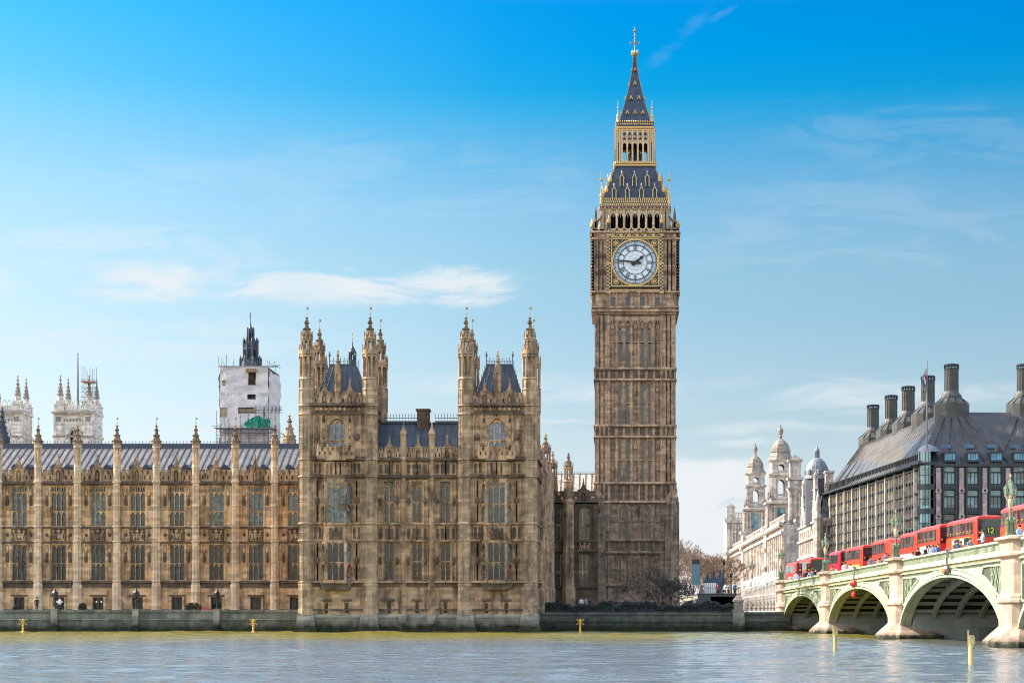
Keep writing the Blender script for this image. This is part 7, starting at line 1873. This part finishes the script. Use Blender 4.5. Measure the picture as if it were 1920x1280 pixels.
# ------------------------------------------------------------------ lamp standards
def build_lamps():
    def lamp(label, loc):
        t = thing('bridge_lamp', label, 'street lamp', loc, 0, 'three headed lamps on the bridge')
        b = MB(); b.lathe(0, 0, [(.36, 0), (.36, .12), (.26, .2), (.24, .75), (.3, .8), (.3, .9), (.16, 1.0), (.1, 1.2), (.085, 2.3), (.15, 2.38), (.08, 2.5), (.07, 2.95)], 8)
        for i in range(4):
            a = PI / 4 + i * PI / 2; b.lathe(.3 * math.cos(a), .3 * math.sin(a), [(.075, 0), (.065, .95), (.1, 1.0), (.02, 1.2)], 6)
        b.build('standard', M['lampgreen'], t)
        g = MB()
        for i in range(3):
            a = i * 2 * PI / 3 + .5; c, s = math.cos(a), math.sin(a)
            g.bar((.06 * c, .06 * s, 1.95), (.2 * c, .2 * s, 2.2), .04); g.bar((.2 * c, .2 * s, 2.2), (.3 * c, .3 * s, 2.48), .04); g.lathe(.3 * c, .3 * s, [(.04, 2.4), (.1, 2.5), (.09, 2.56)], 8)
        g.lathe(0, 0, [(.1, 1.7), (.15, 1.85), (.18, 2.1), (.1, 2.4)], 8)
        g.lathe(0, 0, [(.04, 3.62), (.07, 3.72), (.02, 3.88)], 6); g.build('bracket', M['paleiron'], t)
        for x, y, z in [(0, 0, 2.95)] + [(.3 * math.cos(i * 2 * PI / 3 + .5), .3 * math.sin(i * 2 * PI / 3 + .5), 2.56) for i in range(3)]:
            q = MB(); q.lathe(0, 0, [(.1, 0), (.155, .38)], 6); o = q.build('lantern', M['lampglass'], t, (x, y, z))
            q = MB(); q.lathe(0, 0, [(.19, .38), (.18, .42), (.09, .54), (.08, .6), (.025, .66)], 6); q.lathe(0, 0, [(.115, -.04), (.115, 0)], 6)
            for i in range(6): a = PI / 6 + i * PI / 3; q.bar((.1 * math.cos(a), .1 * math.sin(a), 0), (.158 * math.cos(a), .158 * math.sin(a), .38), .014)
            q.build('lantern_frame', M['lampgreen'], o)
        return t
    lab = ['three headed green lamp on the bridge pier nearest the right edge', 'three headed green lamp on the second bridge pier from the right', 'three headed green lamp on the third bridge pier from the right', 'three headed green lamp on the bridge end pier beside the white frame']
    loc = [BP(u, -.2, ptop(u) + .18) for u in SP[1:]]
    first = lamp(lab[0], loc[0])
    for l, p in zip(lab[1:], loc[1:]): dup(first, p, None, l)
    dup(first, BP(131, .3, ptop(131)), None, 'three headed green lamp farthest off, above the white lattice frame')
    dup(first, BP(-36.5, -.2, ptop(-36.5) + .18), None, 'three headed green lamp on the pier outside the right edge of the photo')
M['lampglass'] = plain('lamp glass', (0.42, 0.50, 0.42), 0.2)
build_lamps()

# ------------------------------------------------------------------ buses
def build_bus(label, u_rear, u_front, side, lane=6.5, rounded=False, advert=None, number=None, skip_seats=False, h=4.6):
    Lb = u_front - u_rear; W2 = 2.5; loc = BP(u_rear, lane, deck((u_rear + u_front) / 2)); red, low = M[side[0]], M[side[1]]
    t = thing('double_decker_bus', label, 'bus', loc, BTH, 'red double decker buses on the bridge')
    # local: rear at x=0, front at x=-Lb; near side y=0
    b = MB(); rr = .95 if rounded else .28
    prof = [(0.0, .35), (0.0, h - .5), (.06, h - .25), (.3, h - .05), (.7, h), (W2 - .7, h), (W2 - .3, h - .05), (W2 - .06, h - .25), (W2, h - .5), (W2, .35)]
    secs = []
    for x, ins, dz in ((0, rr * .45, rr * .5), (-rr * .35, rr * .12, rr * .2), (-rr, 0, 0), (-Lb + .5, 0, 0), (-Lb + .12, .06, .1), (-Lb, .2, .3)):
        secs.append([(x, min(max(y, ins), W2 - ins), min(z, h - dz) if z > 2 else z) for y, z in prof])
    n = len(prof); b.add([p for s_ in secs for p in s_], [(k * n + i, k * n + (i + 1) % n, (k + 1) * n + (i + 1) % n, (k + 1) * n + i) for k in range(len(secs) - 1) for i in range(n)] + [tuple(range(n - 1, -1, -1)), tuple((len(secs) - 1) * n + i for i in range(n))])
    body = b.build('body', red, t)
    q = MB(); q.box(-Lb + .25, -.012, 2.12, -.3 if not rounded else -1.0, .1, 2.95); q.box(-Lb + .25, -.012, .5, -.35 if not rounded else -1.0, .1, .95); q.box(-Lb + .28, -.02, 2.96, -.4, .1, 3.02); q.build('side_panel', low, t)
    # upper windows
    nw = max(5, int(Lb / 1.3)); xa, xb = -Lb + .35, (-.9 if not rounded else -1.6); st = (xb - xa) / nw
    wm = MB(); wm.box(.08, -.02, h - 1.5, st - .08, .05, h - .46); wme = wm.mesh('upper_window', M['glass_bus']); lm = MB(); lm.box(.08, -.02, 1.15, st - .08, .05, 2.08); lme = lm.mesh('lower_window', M['glass_bus'])
    for i in range(nw): put('upper_window', wme, t, (xa + i * st, 0, 0)); put('lower_window', lme, t, (xa + i * st, 0, 0)) if i not in (nw // 2,) else None
    if not skip_seats:
        sm = MB()
        for i in range(nw): sm.bar((xa + i * st + .25, -.03, h - 1.38), (xa + i * st + .4, -.03, h - 1.2), .03); sm.bar((xa + i * st + .4, -.03, h - 1.2), (xa + i * st + .65, -.03, h - 1.22), .03)
        sm.build('seat_rails', M['yellow'], t)
    # rear
    rw = MB()
    if rounded: rw.box(-.6, .95, h - 1.5, .02, W2 - .95, h - .7)
    else: rw.box(-.1, .2, h - 1.75, .03, W2 - .2, h - .32)
    rw.build('rear_window', M['glass_dark'], t)
    rp = MB(); rp.box(-.1, .35, .5, .025, W2 - .35, 1.9); rp.build('engine_cover', M['buscrimson'], t)
    for y in (.32, W2 - .32):
        for z in (h - 1.42, 1.0): lm2 = MB(); lm2.bar((.02, y, z), (.06, y, z), .09, n=8); lm2.build('tail_light', M['orange'], t)
    for x in (-2.6, -Lb + 2.4):
        for y in (.14, W2 - .14):
            wq = MB(rotm(0)); ring = MB(); nn = 18
            pts = [(.48 * math.cos(2 * PI * i / nn), yy, .48 * math.sin(2 * PI * i / nn)) for yy in (-.15, .15) for i in range(nn)]
            wq.add(pts, [(i, (i + 1) % nn, nn + (i + 1) % nn, nn + i) for i in range(nn)] + [tuple(range(nn - 1, -1, -1)), tuple(range(nn, 2 * nn))]); o = wq.build('wheel', M['rubber'], t, (x, y, .48))
            rm = MB(); pts = [(.26 * math.cos(2 * PI * i / nn), yy, .26 * math.sin(2 * PI * i / nn)) for yy in (-.165, .165) for i in range(nn)]
            rm.add(pts, [(i, (i + 1) % nn, nn + (i + 1) % nn, nn + i) for i in range(nn)] + [tuple(range(nn - 1, -1, -1)), tuple(range(nn, 2 * nn))]); rm.build('rim', M['scaf'], o)
    if advert:
        a0, a1 = -Lb * advert['x'][0], -Lb * advert['x'][1]; z0, z1 = advert.get('z', (2.2, 2.92)); mats = [M[k] for k in advert['mats']]
        a = MB(); a.box(a1, -.035, z0, a0, .02, z1, 0)
        for (f0, f1, g0, g1, m) in advert.get('blocks', ()): a.box(a1 + (a0 - a1) * f0, -.045 - .002 * m, z0 + (z1 - z0) * g0, a1 + (a0 - a1) * f1, -.03, z0 + (z1 - z0) * g1, m)
        a.build('advert_panel', mats, t)
    if number:
        pb = MB(); pb.box(.03, W2 / 2 - .38, h - 1.5, .045, W2 / 2 + .32, h - .98); pb.build('number_blind', M['black'], t)
        nb = MB(); z0, z1 = h - 1.44, h - 1.04; zm = (z0 + z1) / 2; y1, y2, y3 = W2 / 2 - .2, W2 / 2 - .02, W2 / 2 + .2       # the figures 1 and 2
        for p, q2 in (((y1, z0), (y1, z1)), ((y1 - .09, z1 - .1), (y1, z1)), ((y2, z1 - .09), (y2 + .06, z1)), ((y2 + .06, z1), (y3 - .06, z1)), ((y3 - .06, z1), (y3, z1 - .1)), ((y3, z1 - .1), (y3, zm + .04)), ((y3, zm + .04), (y2, z0)), ((y2, z0), (y3 + .02, z0))):
            nb.bar((.06, p[0], p[1]), (.06, q2[0], q2[1]), .042)
        nb.build('route_number', M['blind'], t)
    return t
M['blind'] = plain('route number yellow', (0.70, 0.85, 0.05), 0.6)
def build_buses():
    ad1 = dict(x=(.16, .78), mats=('yellow', 'black', 'white', 'cloth_tan'), blocks=[(.02, .98, .06, .94, 1), (.05, .2, .15, .85, 2), (.27, .42, .3, .75, 0), (.45, .66, .15, .88, 2), (.5, .6, .2, .7, 3), (.7, .97, .12, .88, 0), (.73, .93, .45, .75, 1)])
    ad2 = dict(x=(.2, .85), mats=('white', 'cloth_pale', 'cloth_grey'), blocks=[(.05, .5, .4, .7, 2), (.6, .95, .2, .8, 1)], z=(2.2, 2.85))
    ad3 = dict(x=(.25, .95), mats=('cloth_pale', 'white'), blocks=[(.0, 1, .0, .35, 1)], z=(1.6, 2.5))
    ad4 = dict(x=(.1, .9), mats=('orange', 'white', 'yellow'), blocks=[(.1, .9, .35, .65, 1), (.3, .6, .1, .3, 2)], z=(1.5, 2.5))
    ad5 = dict(x=(.05, .55), mats=('busred', 'white'), z=(1.7, 2.5), blocks=[(.04 + .16 * i, .15 + .16 * i, .55, .9, 1) for i in range(6)] + [(.04 + .2 * i, .2 + .2 * i, .12, .42, 1) for i in range(4)])
    ad6 = dict(x=(.1, .5), mats=('busred', 'white'), z=(1.4, 2.5), blocks=[(.05, .2, .1, .9, 1), (.3, .5, .55, .9, 1), (.3, .5, .1, .45, 1), (.6, .75, .1, .9, 1), (.8, .95, .3, .6, 1)])
    # distances along the bridge follow the traffic seen in the photograph, nose to tail
    o = -119.5
    build_bus('red double decker bus behind the rightmost lamp, with white lettering on its side', 136.5 + o, 147.0 + o, ('busred', 'busred2'), advert=ad5)
    build_bus('red double decker bus showing a yellow 12 in its rear window', 154.6 + o, 165.3 + o, ('busred', 'busred2'), advert=ad1, number='12')
    build_bus('red double decker bus with white banner advert, ahead of the bus showing 12', 168.2 + o, 177.0 + o, ('busred', 'busred2'), advert=ad2, h=4.7)
    build_bus('red double decker bus with pale blue advert just right of the second lamp', 177.6 + o, 185.2 + o, ('busred', 'busred'), advert=ad3, skip_seats=True)
    build_bus('new red double decker bus with a rounded tail behind the second pier lamp', 190.8 + o, 199.6 + o, ('busred', 'busred'), rounded=True, skip_seats=True)
    build_bus('red double decker bus with an orange and white advert', 205.3 + o, 216.2 + o, ('busred', 'busred2'), advert=ad4, skip_seats=True)
    build_bus('crimson double decker bus with white lozenge pattern behind the third pier lamp', 219.2 + o, 227 + o, ('buscrimson', 'buscrimson'), advert=ad6, skip_seats=True)
    build_bus('red double decker bus with a wide dark rear window at the bridge end', 241 + o, 250.5 + o, ('busred', 'busred'), skip_seats=True)
    build_bus('farthest red double decker bus, leftmost in the queue', 253 + o, 262.5 + o, ('busred', 'busred'), skip_seats=True)
build_buses()

# ------------------------------------------------------------------ people
def person_mesh(pose):
    J = [(0, 0, .98), (0, 0, 1.22), (0, 0, 1.42), (0, 0, 1.52), (0, .01, 1.62), (0, .015, 1.74)]       # pelvis, waist, chest, neck, head, crown
    Rr = [.155, .135, .165, .06, .098, .07]; E = [(0, 1), (1, 2), (2, 3), (3, 4), (4, 5)]
    def chain(a, pts, rs):
        p = a
        for q, r in zip(pts, rs): J.append(q); Rr.append(r); E.append((p, len(J) - 1)); p = len(J) - 1
    st = .16 if pose == 1 else .02
    for sx, k in ((-1, 1), (1, -1)):
        chain(0, [(sx * .10, .02, .90), (sx * .105, k * st * .6 + .03, .50), (sx * .105, k * st, .09), (sx * .11, k * st + .15, .05)], [.10, .066, .05, .04])
        if pose == 2: arm = [(sx * .21, 0, 1.40), (sx * .26, .08, 1.14), (sx * .12, .30, 1.12), (sx * .07, .36, 1.13)]
        elif pose == 1: arm = [(sx * .21, 0, 1.40), (sx * .25, -k * .10, 1.13), (sx * .24, -k * .06 + .14, .92), (sx * .24, -k * .04 + .2, .86)]
        else: arm = [(sx * .21, 0, 1.40), (sx * .26, -.01, 1.13), (sx * .25, .06, .88), (sx * .24, .09, .79)]
        chain(2, arm, [.072, .05, .038, .034])
    me = bpy.data.meshes.new('person'); me.from_pydata(J, E, []); ob = bpy.data.objects.new('person', me); COL.objects.link(ob)
    sk = ob.modifiers.new('s', 'SKIN'); sk.use_smooth_shade = True; su = ob.modifiers.new('u', 'SUBSURF'); su.levels = 1; su.render_levels = 1
    for i, v in enumerate(me.skin_vertices[0].data): v.radius = (Rr[i], Rr[i] * (.72 if i in (1, 2, 0) else 1)); v.use_root = i == 0
    dg = bpy.context.evaluated_depsgraph_get(); out = bpy.data.meshes.new_from_object(ob.evaluated_get(dg)); bpy.data.objects.remove(ob); out.name = 'person'
    out.materials.clear()
    for k in ('cloth_white', 'cloth_black', 'skin'): out.materials.append(M[k])
    idx = []
    for p in out.polygons:
        c = p.center; hand = abs(c.x) > .1 and c.z < 1.2 and ((pose == 2 and c.y > .2) or (pose != 2 and abs(c.x) > .2 and c.z < .95))
        idx.append(2 if c.z > 1.5 or hand else (1 if c.z < .98 and abs(c.x) < .2 else 0))
    out.polygons.foreach_set('material_index', idx); out.polygons.foreach_set('use_smooth', [True] * len(out.polygons)); return out
def build_people():
    rng = random.Random(21); PM = [person_mesh(i) for i in range(3)]
    hm = MB(); hm.lathe(0, -.01, [(.085, 1.63), (.112, 1.66), (.11, 1.72), (.08, 1.78), (.02, 1.80)], 10); hair = hm.mesh('hair', M['hair'], True)
    fc = MB(); fc.lathe(0, .112, [(.01, 1.62), (.02, 1.63), (.008, 1.67)], 5)
    for e in (-.035, .035): fc.lathe(e, .1, [(.008, 1.66), (.014, 1.67), (.008, 1.68)], 6, m=1)
    fc.box(-.03, .095, 1.585, .03, .108, 1.595, 2); face = fc.mesh('face', [M['skin'], M['black'], M['pink']])
    def person(label, loc, rz, shirt, trousers, pose, grp=None, sc=1.0):
        o = put('person', PM[pose], None, loc, rz); tag(o, label, 'person', grp); o.scale = (sc, sc, sc)
        for i, k in ((0, shirt), (1, trousers)): o.material_slots[i].link = 'OBJECT'; o.material_slots[i].material = M[k]
        put('hair', hair, o); put('face', face, o); return o
    names = {'cloth_white': 'white', 'cloth_black': 'black', 'cloth_blue': 'blue', 'cloth_grey': 'grey', 'cloth_red': 'red', 'cloth_tan': 'tan', 'cloth_pale': 'pale blue'}
    ordn = ['first', 'second', 'third', 'fourth', 'fifth', 'sixth', 'seventh', 'eighth', 'ninth', 'tenth', 'eleventh', 'twelfth', 'thirteenth', 'fourteenth', 'fifteenth', 'sixteenth', 'seventeenth', 'eighteenth', 'nineteenth', 'twentieth']
    def walkers(px0, px1, n, where):
        ps = sorted(rng.uniform(px0, px1) for _ in range(n))
        for i, px in enumerate(ps):
            y = rng.uniform(.9, 3.0); k = (px - VX) / FPX
            # where the sight line through this column crosses the walkway
            u = min((BP(uu, y).x / BP(uu, y).y - k) ** 2 * 1e6 + 0 * uu for uu in ()) if False else None
            lo, hi = -30.0, 170.0
            for _ in range(40):
                m = (lo + hi) / 2; q = BP(m, y)
                if q.x / q.y > k: lo = m
                else: hi = m
            sh = rng.choice(('cloth_white', 'cloth_black', 'cloth_black', 'cloth_blue', 'cloth_grey', 'cloth_red', 'cloth_tan', 'cloth_pale', 'cloth_white'))
            person('person in %s, %s from the left among those %s' % (names[sh], ordn[i], where), BP(lo, y, deck(lo) + .13), BTH + rng.choice((PI / 2, -PI / 2)) + rng.gauss(0, .4), sh, rng.choice(('cloth_black', 'cloth_blue', 'cloth_grey')), rng.choice((0, 1, 1)), 'people walking over the bridge', rng.uniform(.93, 1.04))
    walkers(1478, 1543, 19, 'before the far buses')
    walkers(1560, 1600, 5, 'left of the orange advert')
    walkers(1622, 1668, 8, 'before the rounded bus')
    walkers(1694, 1765, 13, 'between bus 12 and lamp')
    walkers(1776, 1830, 4, 'below the bus 12 advert')
    walkers(1905, 1935, 4, 'right of the nearest lamp')
    q = BP(155.5 - 119.5 - 24, 1.2)
    lo, hi = -30.0, 170.0; k = (1843 - VX) / FPX
    for _ in range(40):
        m = (lo + hi) / 2; q = BP(m, .8)
        if q.x / q.y > k: lo = m
        else: hi = m
    person('large seeming man in pale shirt leaning at the parapet below the 12', BP(lo, .8, deck(lo) + .13), BTH + PI, 'cloth_pale', 'cloth_black', 2, None, 1.06)
    # by the gate on the approach, and on the terrace
    for px, d, lb, sh in ((1360, 238, 'person in pale pink standing by the street gate, left of the pair', 'cloth_white'), (1366, 238, 'person in pale blue standing by the street gate, right of the pair', 'cloth_pale'), (1346, 240, 'person in red beside the white slat fence', 'cloth_red'), (1378, 236, 'person in dark blue near the wall pier', 'cloth_blue')):
        person(lb, (X(px, d), d, 4.1), rng.uniform(0, 6), sh, 'cloth_black', 1)
    for px, lb, sh in ((69, 'person in black on the palace terrace beyond the first lamp', 'cloth_black'), (112, 'person in white on the palace terrace beside the lit door', 'cloth_white')):
        person(lb, (X(px, 220), 220, 2.2), rng.uniform(0, 6), sh, 'cloth_black', 0)
    o = person('worker in yellow vest on the scaffold above the green netting', (X(495, 299), 299, Z(783, 299)), 2.8, 'cloth_hi', 'cloth_black', 0)
    for px, sh, lb in ((1090, 'cloth_white', 'person in white behind the garden wall, left of two'), (1098, 'cloth_grey', 'person in grey behind the garden wall, right of two')): person(lb, (X(px, 222), 222, 2.2), PI, sh, 'cloth_black', 0)
build_people()

# ------------------------------------------------------------------ small things
def build_small():
    # buoy markers
    def buoy(px, py, d, lb):
        t = thing('buoy', lb, 'buoy', (X(px, d), d, 0), 0, 'yellow river buoys')
        b = MB(); b.lathe(0, 0, [(.5, -.3), (.68, -.05), (.68, .04), (.4, .1)], 14); b.build('float', M['rubber'], t)
        b = MB(); b.lathe(0, 0, [(.3, .08), (.16, .16), (.10, .24), (.09, 1.4), (.12, 1.43), (.03, 1.52)], 10)
        for z in (.45, .75): b.lathe(0, 0, [(.09, z), (.14, z + .04), (.09, z + .08)], 10)
        b.build('post', M['yellow'], t)
        b = MB()
        for sx in (-1, 1): b.bar((-sx * .40, -.13, .90), (sx * .40, -.13, 1.46), .05)
        b.build('cross', M['yellow'], t)
    buoy(43, 1186, 201, 'yellow buoy with crossed arms before the terrace wall at the left'); buoy(475, 1187, 200, 'yellow buoy with crossed arms near the corner of the towered block'); buoy(1088, 1186, 201, 'yellow buoy with crossed arms before the garden wall below the clock tower')
    # channel posts
    for px, d, hh, lb in ((1566, 106, 1.25, 'yellow post in the water before the first bridge pier'), (1821, 80, 1.2, 'yellow post in the water at lower right, nearest of all')):
        t = thing('channel_post', lb, 'post', (X(px, d), d, 0), 0, 'yellow posts in the river')
        b = MB(); b.lathe(0, 0, [(.11, -1), (.115, hh - .35), (.10, hh - .3)], 12); b.build('pile', M['paleyellow'], t)
        b = MB(); b.ext([(-.10, hh - .38), (.12, hh - .38), (.13, hh - .06), (.07, hh), (-.10, hh)], -.09, .09); b.box(-.14, -.03, hh - .45, -.10, .03, hh + .22); b.build('head', M['paleyellow'], t)
        b = MB(); b.bar((.02, -.1, hh - .08), (.02, -.085, hh - .08), .025, n=8); b.bar((.09, -.115, hh - .55), (.09, -.1, hh - .55), .03, n=8); b.build('bolt', M['black'], t)
    # terrace lamps
    for px, lb in ((103, 'black lantern on the terrace wall, leftmost of three'), (255, 'black lantern on the terrace wall, middle of three'), (407, 'black lantern on the terrace wall, nearest the towered block')):
        t = thing('terrace_lamp', lb, 'lamp', (X(px, 217), 217, 2.5), 0, 'lanterns on the terrace wall')
        b = MB(); b.lathe(0, 0, [(.22, 0), (.16, .15), (.07, .3), (.06, 1.2), (.12, 1.3)], 8); b.build('post', M['black'], t)
        b = MB(); b.lathe(0, 0, [(.2, 1.3), (.3, 1.9)], 6); o = b.build('lantern', M['glass_dark'], t); b = MB(); b.lathe(0, 0, [(.38, 1.9), (.34, 1.98), (.14, 2.2), (.12, 2.3), (.03, 2.5)], 6)
        for i in range(6): a = PI / 6 + i * PI / 3; b.bar((.2 * math.cos(a), .2 * math.sin(a), 1.3), (.31 * math.cos(a), .31 * math.sin(a), 1.9), .03)
        b.build('lantern_frame', M['black'], o)
    t = thing('red_cover', 'small red cloth cover on the terrace beside the long bush', 'cloth cover', (X(386, 219), 219, 2.2)); b = MB(); b.ext([(-.6, .0), (.6, .0), (.55, .42), (-.25, .6), (-.55, .3)], -.3, .3); b.build('cloth', M['cloth_red'], t)
    b = MB()
    for e in (-.4, .4): b.bar((e, 0, -.0), (e, 0, .3), .03)
    b.build('leg', M['black'], t)
    t = thing('terrace_railing', 'dark iron railing at the end of the palace terrace', 'railing', (X(540, 218), 218, 2.2)); b = MB()
    for i in range(12): b.bar((-1.2 + i * .2, 0, 0), (-1.2 + i * .2, 0, 1.1), .025)
    b.build('bars', M['black'], t); b = MB(); b.bar((-1.3, 0, 1.1), (1.2, 0, 1.1), .035); b.build('rail', M['black'], t)
    # teal panel
    D = 236; t = thing('panel_sign', 'tall blank teal panel with a dark cap beside the clock tower foot', 'sign', (X(1304.5, D), D, 2.2)); h = lambda py: Z(py, D) - 2.2
    b = MB(); b.box(-.5, -.12, h(1096), .5, .12, h(1057)); b.build('panel', M['tealpanel'], t); b = MB(); b.box(-.5, -.13, h(1057), .5, .13, h(1048)); b.build('cap', M['bluedark'], t); b = MB(); b.box(.52, -.1, 0, .82, .1, h(1096)); b.box(-.5, -.08, 0, -.4, .08, h(1096)); b.build('post', M['bluelead'], t)
    # gate piers
    D = 300
    for px, w, py, lb in ((1327, .58, 1072, 'stone gate pier with pyramid cap, leftmost of three'), (1337.5, .62, 1070, 'stone gate pier with pyramid cap, middle of three'), (1350.5, .86, 1067, 'widest stone gate pier with pyramid cap, rightmost of three')):
        t = thing('gate_pier', lb, 'gate pier', (X(px, D), D, 4.1), 0, 'pyramid capped gate piers'); h = lambda p: Z(p, D) - 4.1
        b = MB(); b.box(-w, -w, 0, w, w, h(1092)); b.box(-w - .1, -w - .1, h(1092), w + .1, w + .1, h(1090)); b.build('shaft', M['gatestone'], t)
        b = MB(); b.frus(0, 0, h(1090), h(py + 5), w * .95, w * .95, .12, .12); b.lathe(0, 0, [(.1, h(py + 6)), (.2, h(py + 3)), (.05, h(py))], 8); b.frus(0, 0, h(1090), h(1087), w + .1, w + .1, w * .9, w * .9); b.build('cap', M['gatestone'], t)
    D = 242; t = thing('slat_fence', 'row of upright white slats catching the sun beside the gate', 'fence', (X(1332, D), D, 4.1)); h = lambda p: Z(p, D) - 4.1
    for i in range(6): b = MB(); b.box(-.1, -.06, -.6, .1, .06, h(1092)); b.build('slat', M['white'], t, (-.62 + .25 * i - .02, 0, 0))
    b = MB(); b.box(-.85, .07, h(1096), .85, .15, h(1094)); b.box(-.85, .07, -.2, .85, .15, -.1); b.build('rail', M['bluelead'], t)
    t = thing('street_wall', 'dark low wall and gate behind the garden hedge right of the clock tower', 'wall', (X(1348, 231), 231, 2.2)); b = MB(); b.box(-2.6, 0, 0, 2.6, .4, 2.2); b.build('wall', M['darkwall'], t); b = MB(); b.box(-2.7, -.08, 2.2, 2.7, .48, 2.32); b.build('coping', M['darkwall'], t); b = MB(); [b.bar((-2.6 + i * .2, .2, 2.3), (-2.6 + i * .2, .2, 3.1), .025) for i in range(27)]; b.bar((-2.6, .2, 3.0), (2.6, .2, 3.0), .03); b.build('railing', M['black'], t)
    # street lamps on the far road
    for px, d, py, lb in ((1357, 290, 1048, 'single street lamp before the bare trees'), (1371, 270, 1070, 'single street lamp before the white building')):
        t = thing('street_lamp', lb, 'street lamp', (X(px, d), d, 4.1)); h = Z(py, d) - 4.1
        b = MB(); b.lathe(0, 0, [(.18, 0), (.08, .8), (.06, h - .9)], 8); b.build('post', M['black'], t); b = MB(); b.lathe(0, 0, [(.14, h - .9), (.26, h - .35)], 6); b.build('lantern', M['glass_mid'], t); b = MB(); b.lathe(0, 0, [(.32, h - .35), (.1, h - .1), (.03, h)], 6); b.build('cap', M['black'], t)
    # traffic lights at the bridge end
    for px, lb in ((1500, 'black traffic light at the bridge end, left of two'), (1516.5, 'black traffic light at the bridge end, right of two')):
        d = 236; t = thing('traffic_light', lb, 'traffic light', (X(px, d), d, deck(116))); 
        b = MB(); b.lathe(0, 0, [(.07, 0), (.06, 2.0)], 8); b.build('pole', M['black'], t); b = MB(); b.box(-.28, -.15, 2.0, .28, .1, 3.6); b.build('head', M['black'], t)
        for i, k in enumerate(('redlight', 'orange', 'lampgreen')): b = MB(); b.bar((0, -.15, 3.3 - i * .5), (0, -.2, 3.3 - i * .5), .16, n=10); b.build('lens', M[k], t)
    # white lattice frame on the approach
    t = thing('lattice_frame', 'white frame of posts and crossing arms along the bridge approach', 'lattice frame', tuple(BP(103.5, -.4, 2.2)), BTH)
    Lf = 33.0; n = 26; top = lambda x: 3.9 - 1.0 * (-x) / Lf
    b = MB()
    for i in range(n + 1):
        x = -Lf * i / n; b.bar((x, 0, 0), (x, 0, top(x)), .05)
        b.bar((x, 0, top(x)), (x - 1.3, .1, top(x) + 1.15), .045); b.bar((x - 1.3, .1, top(x) + 1.15), (x - 2.4, .1, top(x) + .3), .04)
    b.build('posts', M['white'], t)
    b = MB(); b.bar((0, 0, top(0)), (-Lf, 0, top(-Lf)), .06); b.bar((0, 0, 2.2), (-Lf, 0, 1.9), .05); b.bar((0, 0, .1), (-Lf, 0, .1), .08); b.build('rail', M['white'], t)
    b = MB()
    for i in range(n): x = -Lf * (i + .5) / n; b.bar((x, -.05, .1), (x, -.05, 1.0 + .3 * math.sin(i * 1.7)), .04); b.bar((x - .4, -.06, .9), (x + .4, -.06, 1.35), .03)
    b.bar((0, -.05, .5), (-Lf, -.05, .5), .035); b.build('gate_bars', M['black'], t)
    # navigation lights hung from the bridge
    for u, c, lb in ((15.7, 'orange', 'hanging light bracket with orange marks on the nearest full arch'), (52.5, 'redlight', 'hanging light bracket with two red marks on the second arch')):
        p = BP(u, -.3, ptop(u)); t = thing('arch_light', lb, 'navigation light', tuple(p), BTH); b = MB()
        b.bar((-.1, 0, .05), (-.1, -.15, -1.2), .04); b.bar((.25, 0, .05), (.25, -.15, -1.2), .04)
        for i in range(8): a0, a1 = i * PI / 4, (i + 1) * PI / 4; b.bar((.08 + .45 * math.cos(a0), -.05, -.15 + .3 * math.sin(a0)), (.08 + .45 * math.cos(a1), -.05, -.15 + .3 * math.sin(a1)), .04)
        b.bar((-.4, -.1, .1), (.5, -.1, -.45), .04); b.build('bracket', M['scaf'], t)
        for x in (-.25, .4): b = MB(); b.lathe(0, 0, [(.06, -1.75), (.2, -1.6), (.22, -1.35), (.1, -1.15)], 8); b.build('lamp_body', M['scaf'] if c == 'orange' else M['redlight'], t, (x, -.15, 0)); b = MB(); b.bar((0, -.2, -1.5), (0, -.25, -1.5), .14, n=10); b.build('lens', M[c], t, (x, -.15, 0))
        if c == 'redlight': b = MB(); b.bar((.08, -.1, -1.7), (.08, -.1, -2.3), .03); b.lathe(.08, -.1, [(.06, -2.8), (.24, -2.6), (.24, -2.35), (.06, -2.2)], 8); b.build('lower_lamp', M['redlight'], t)
build_small()
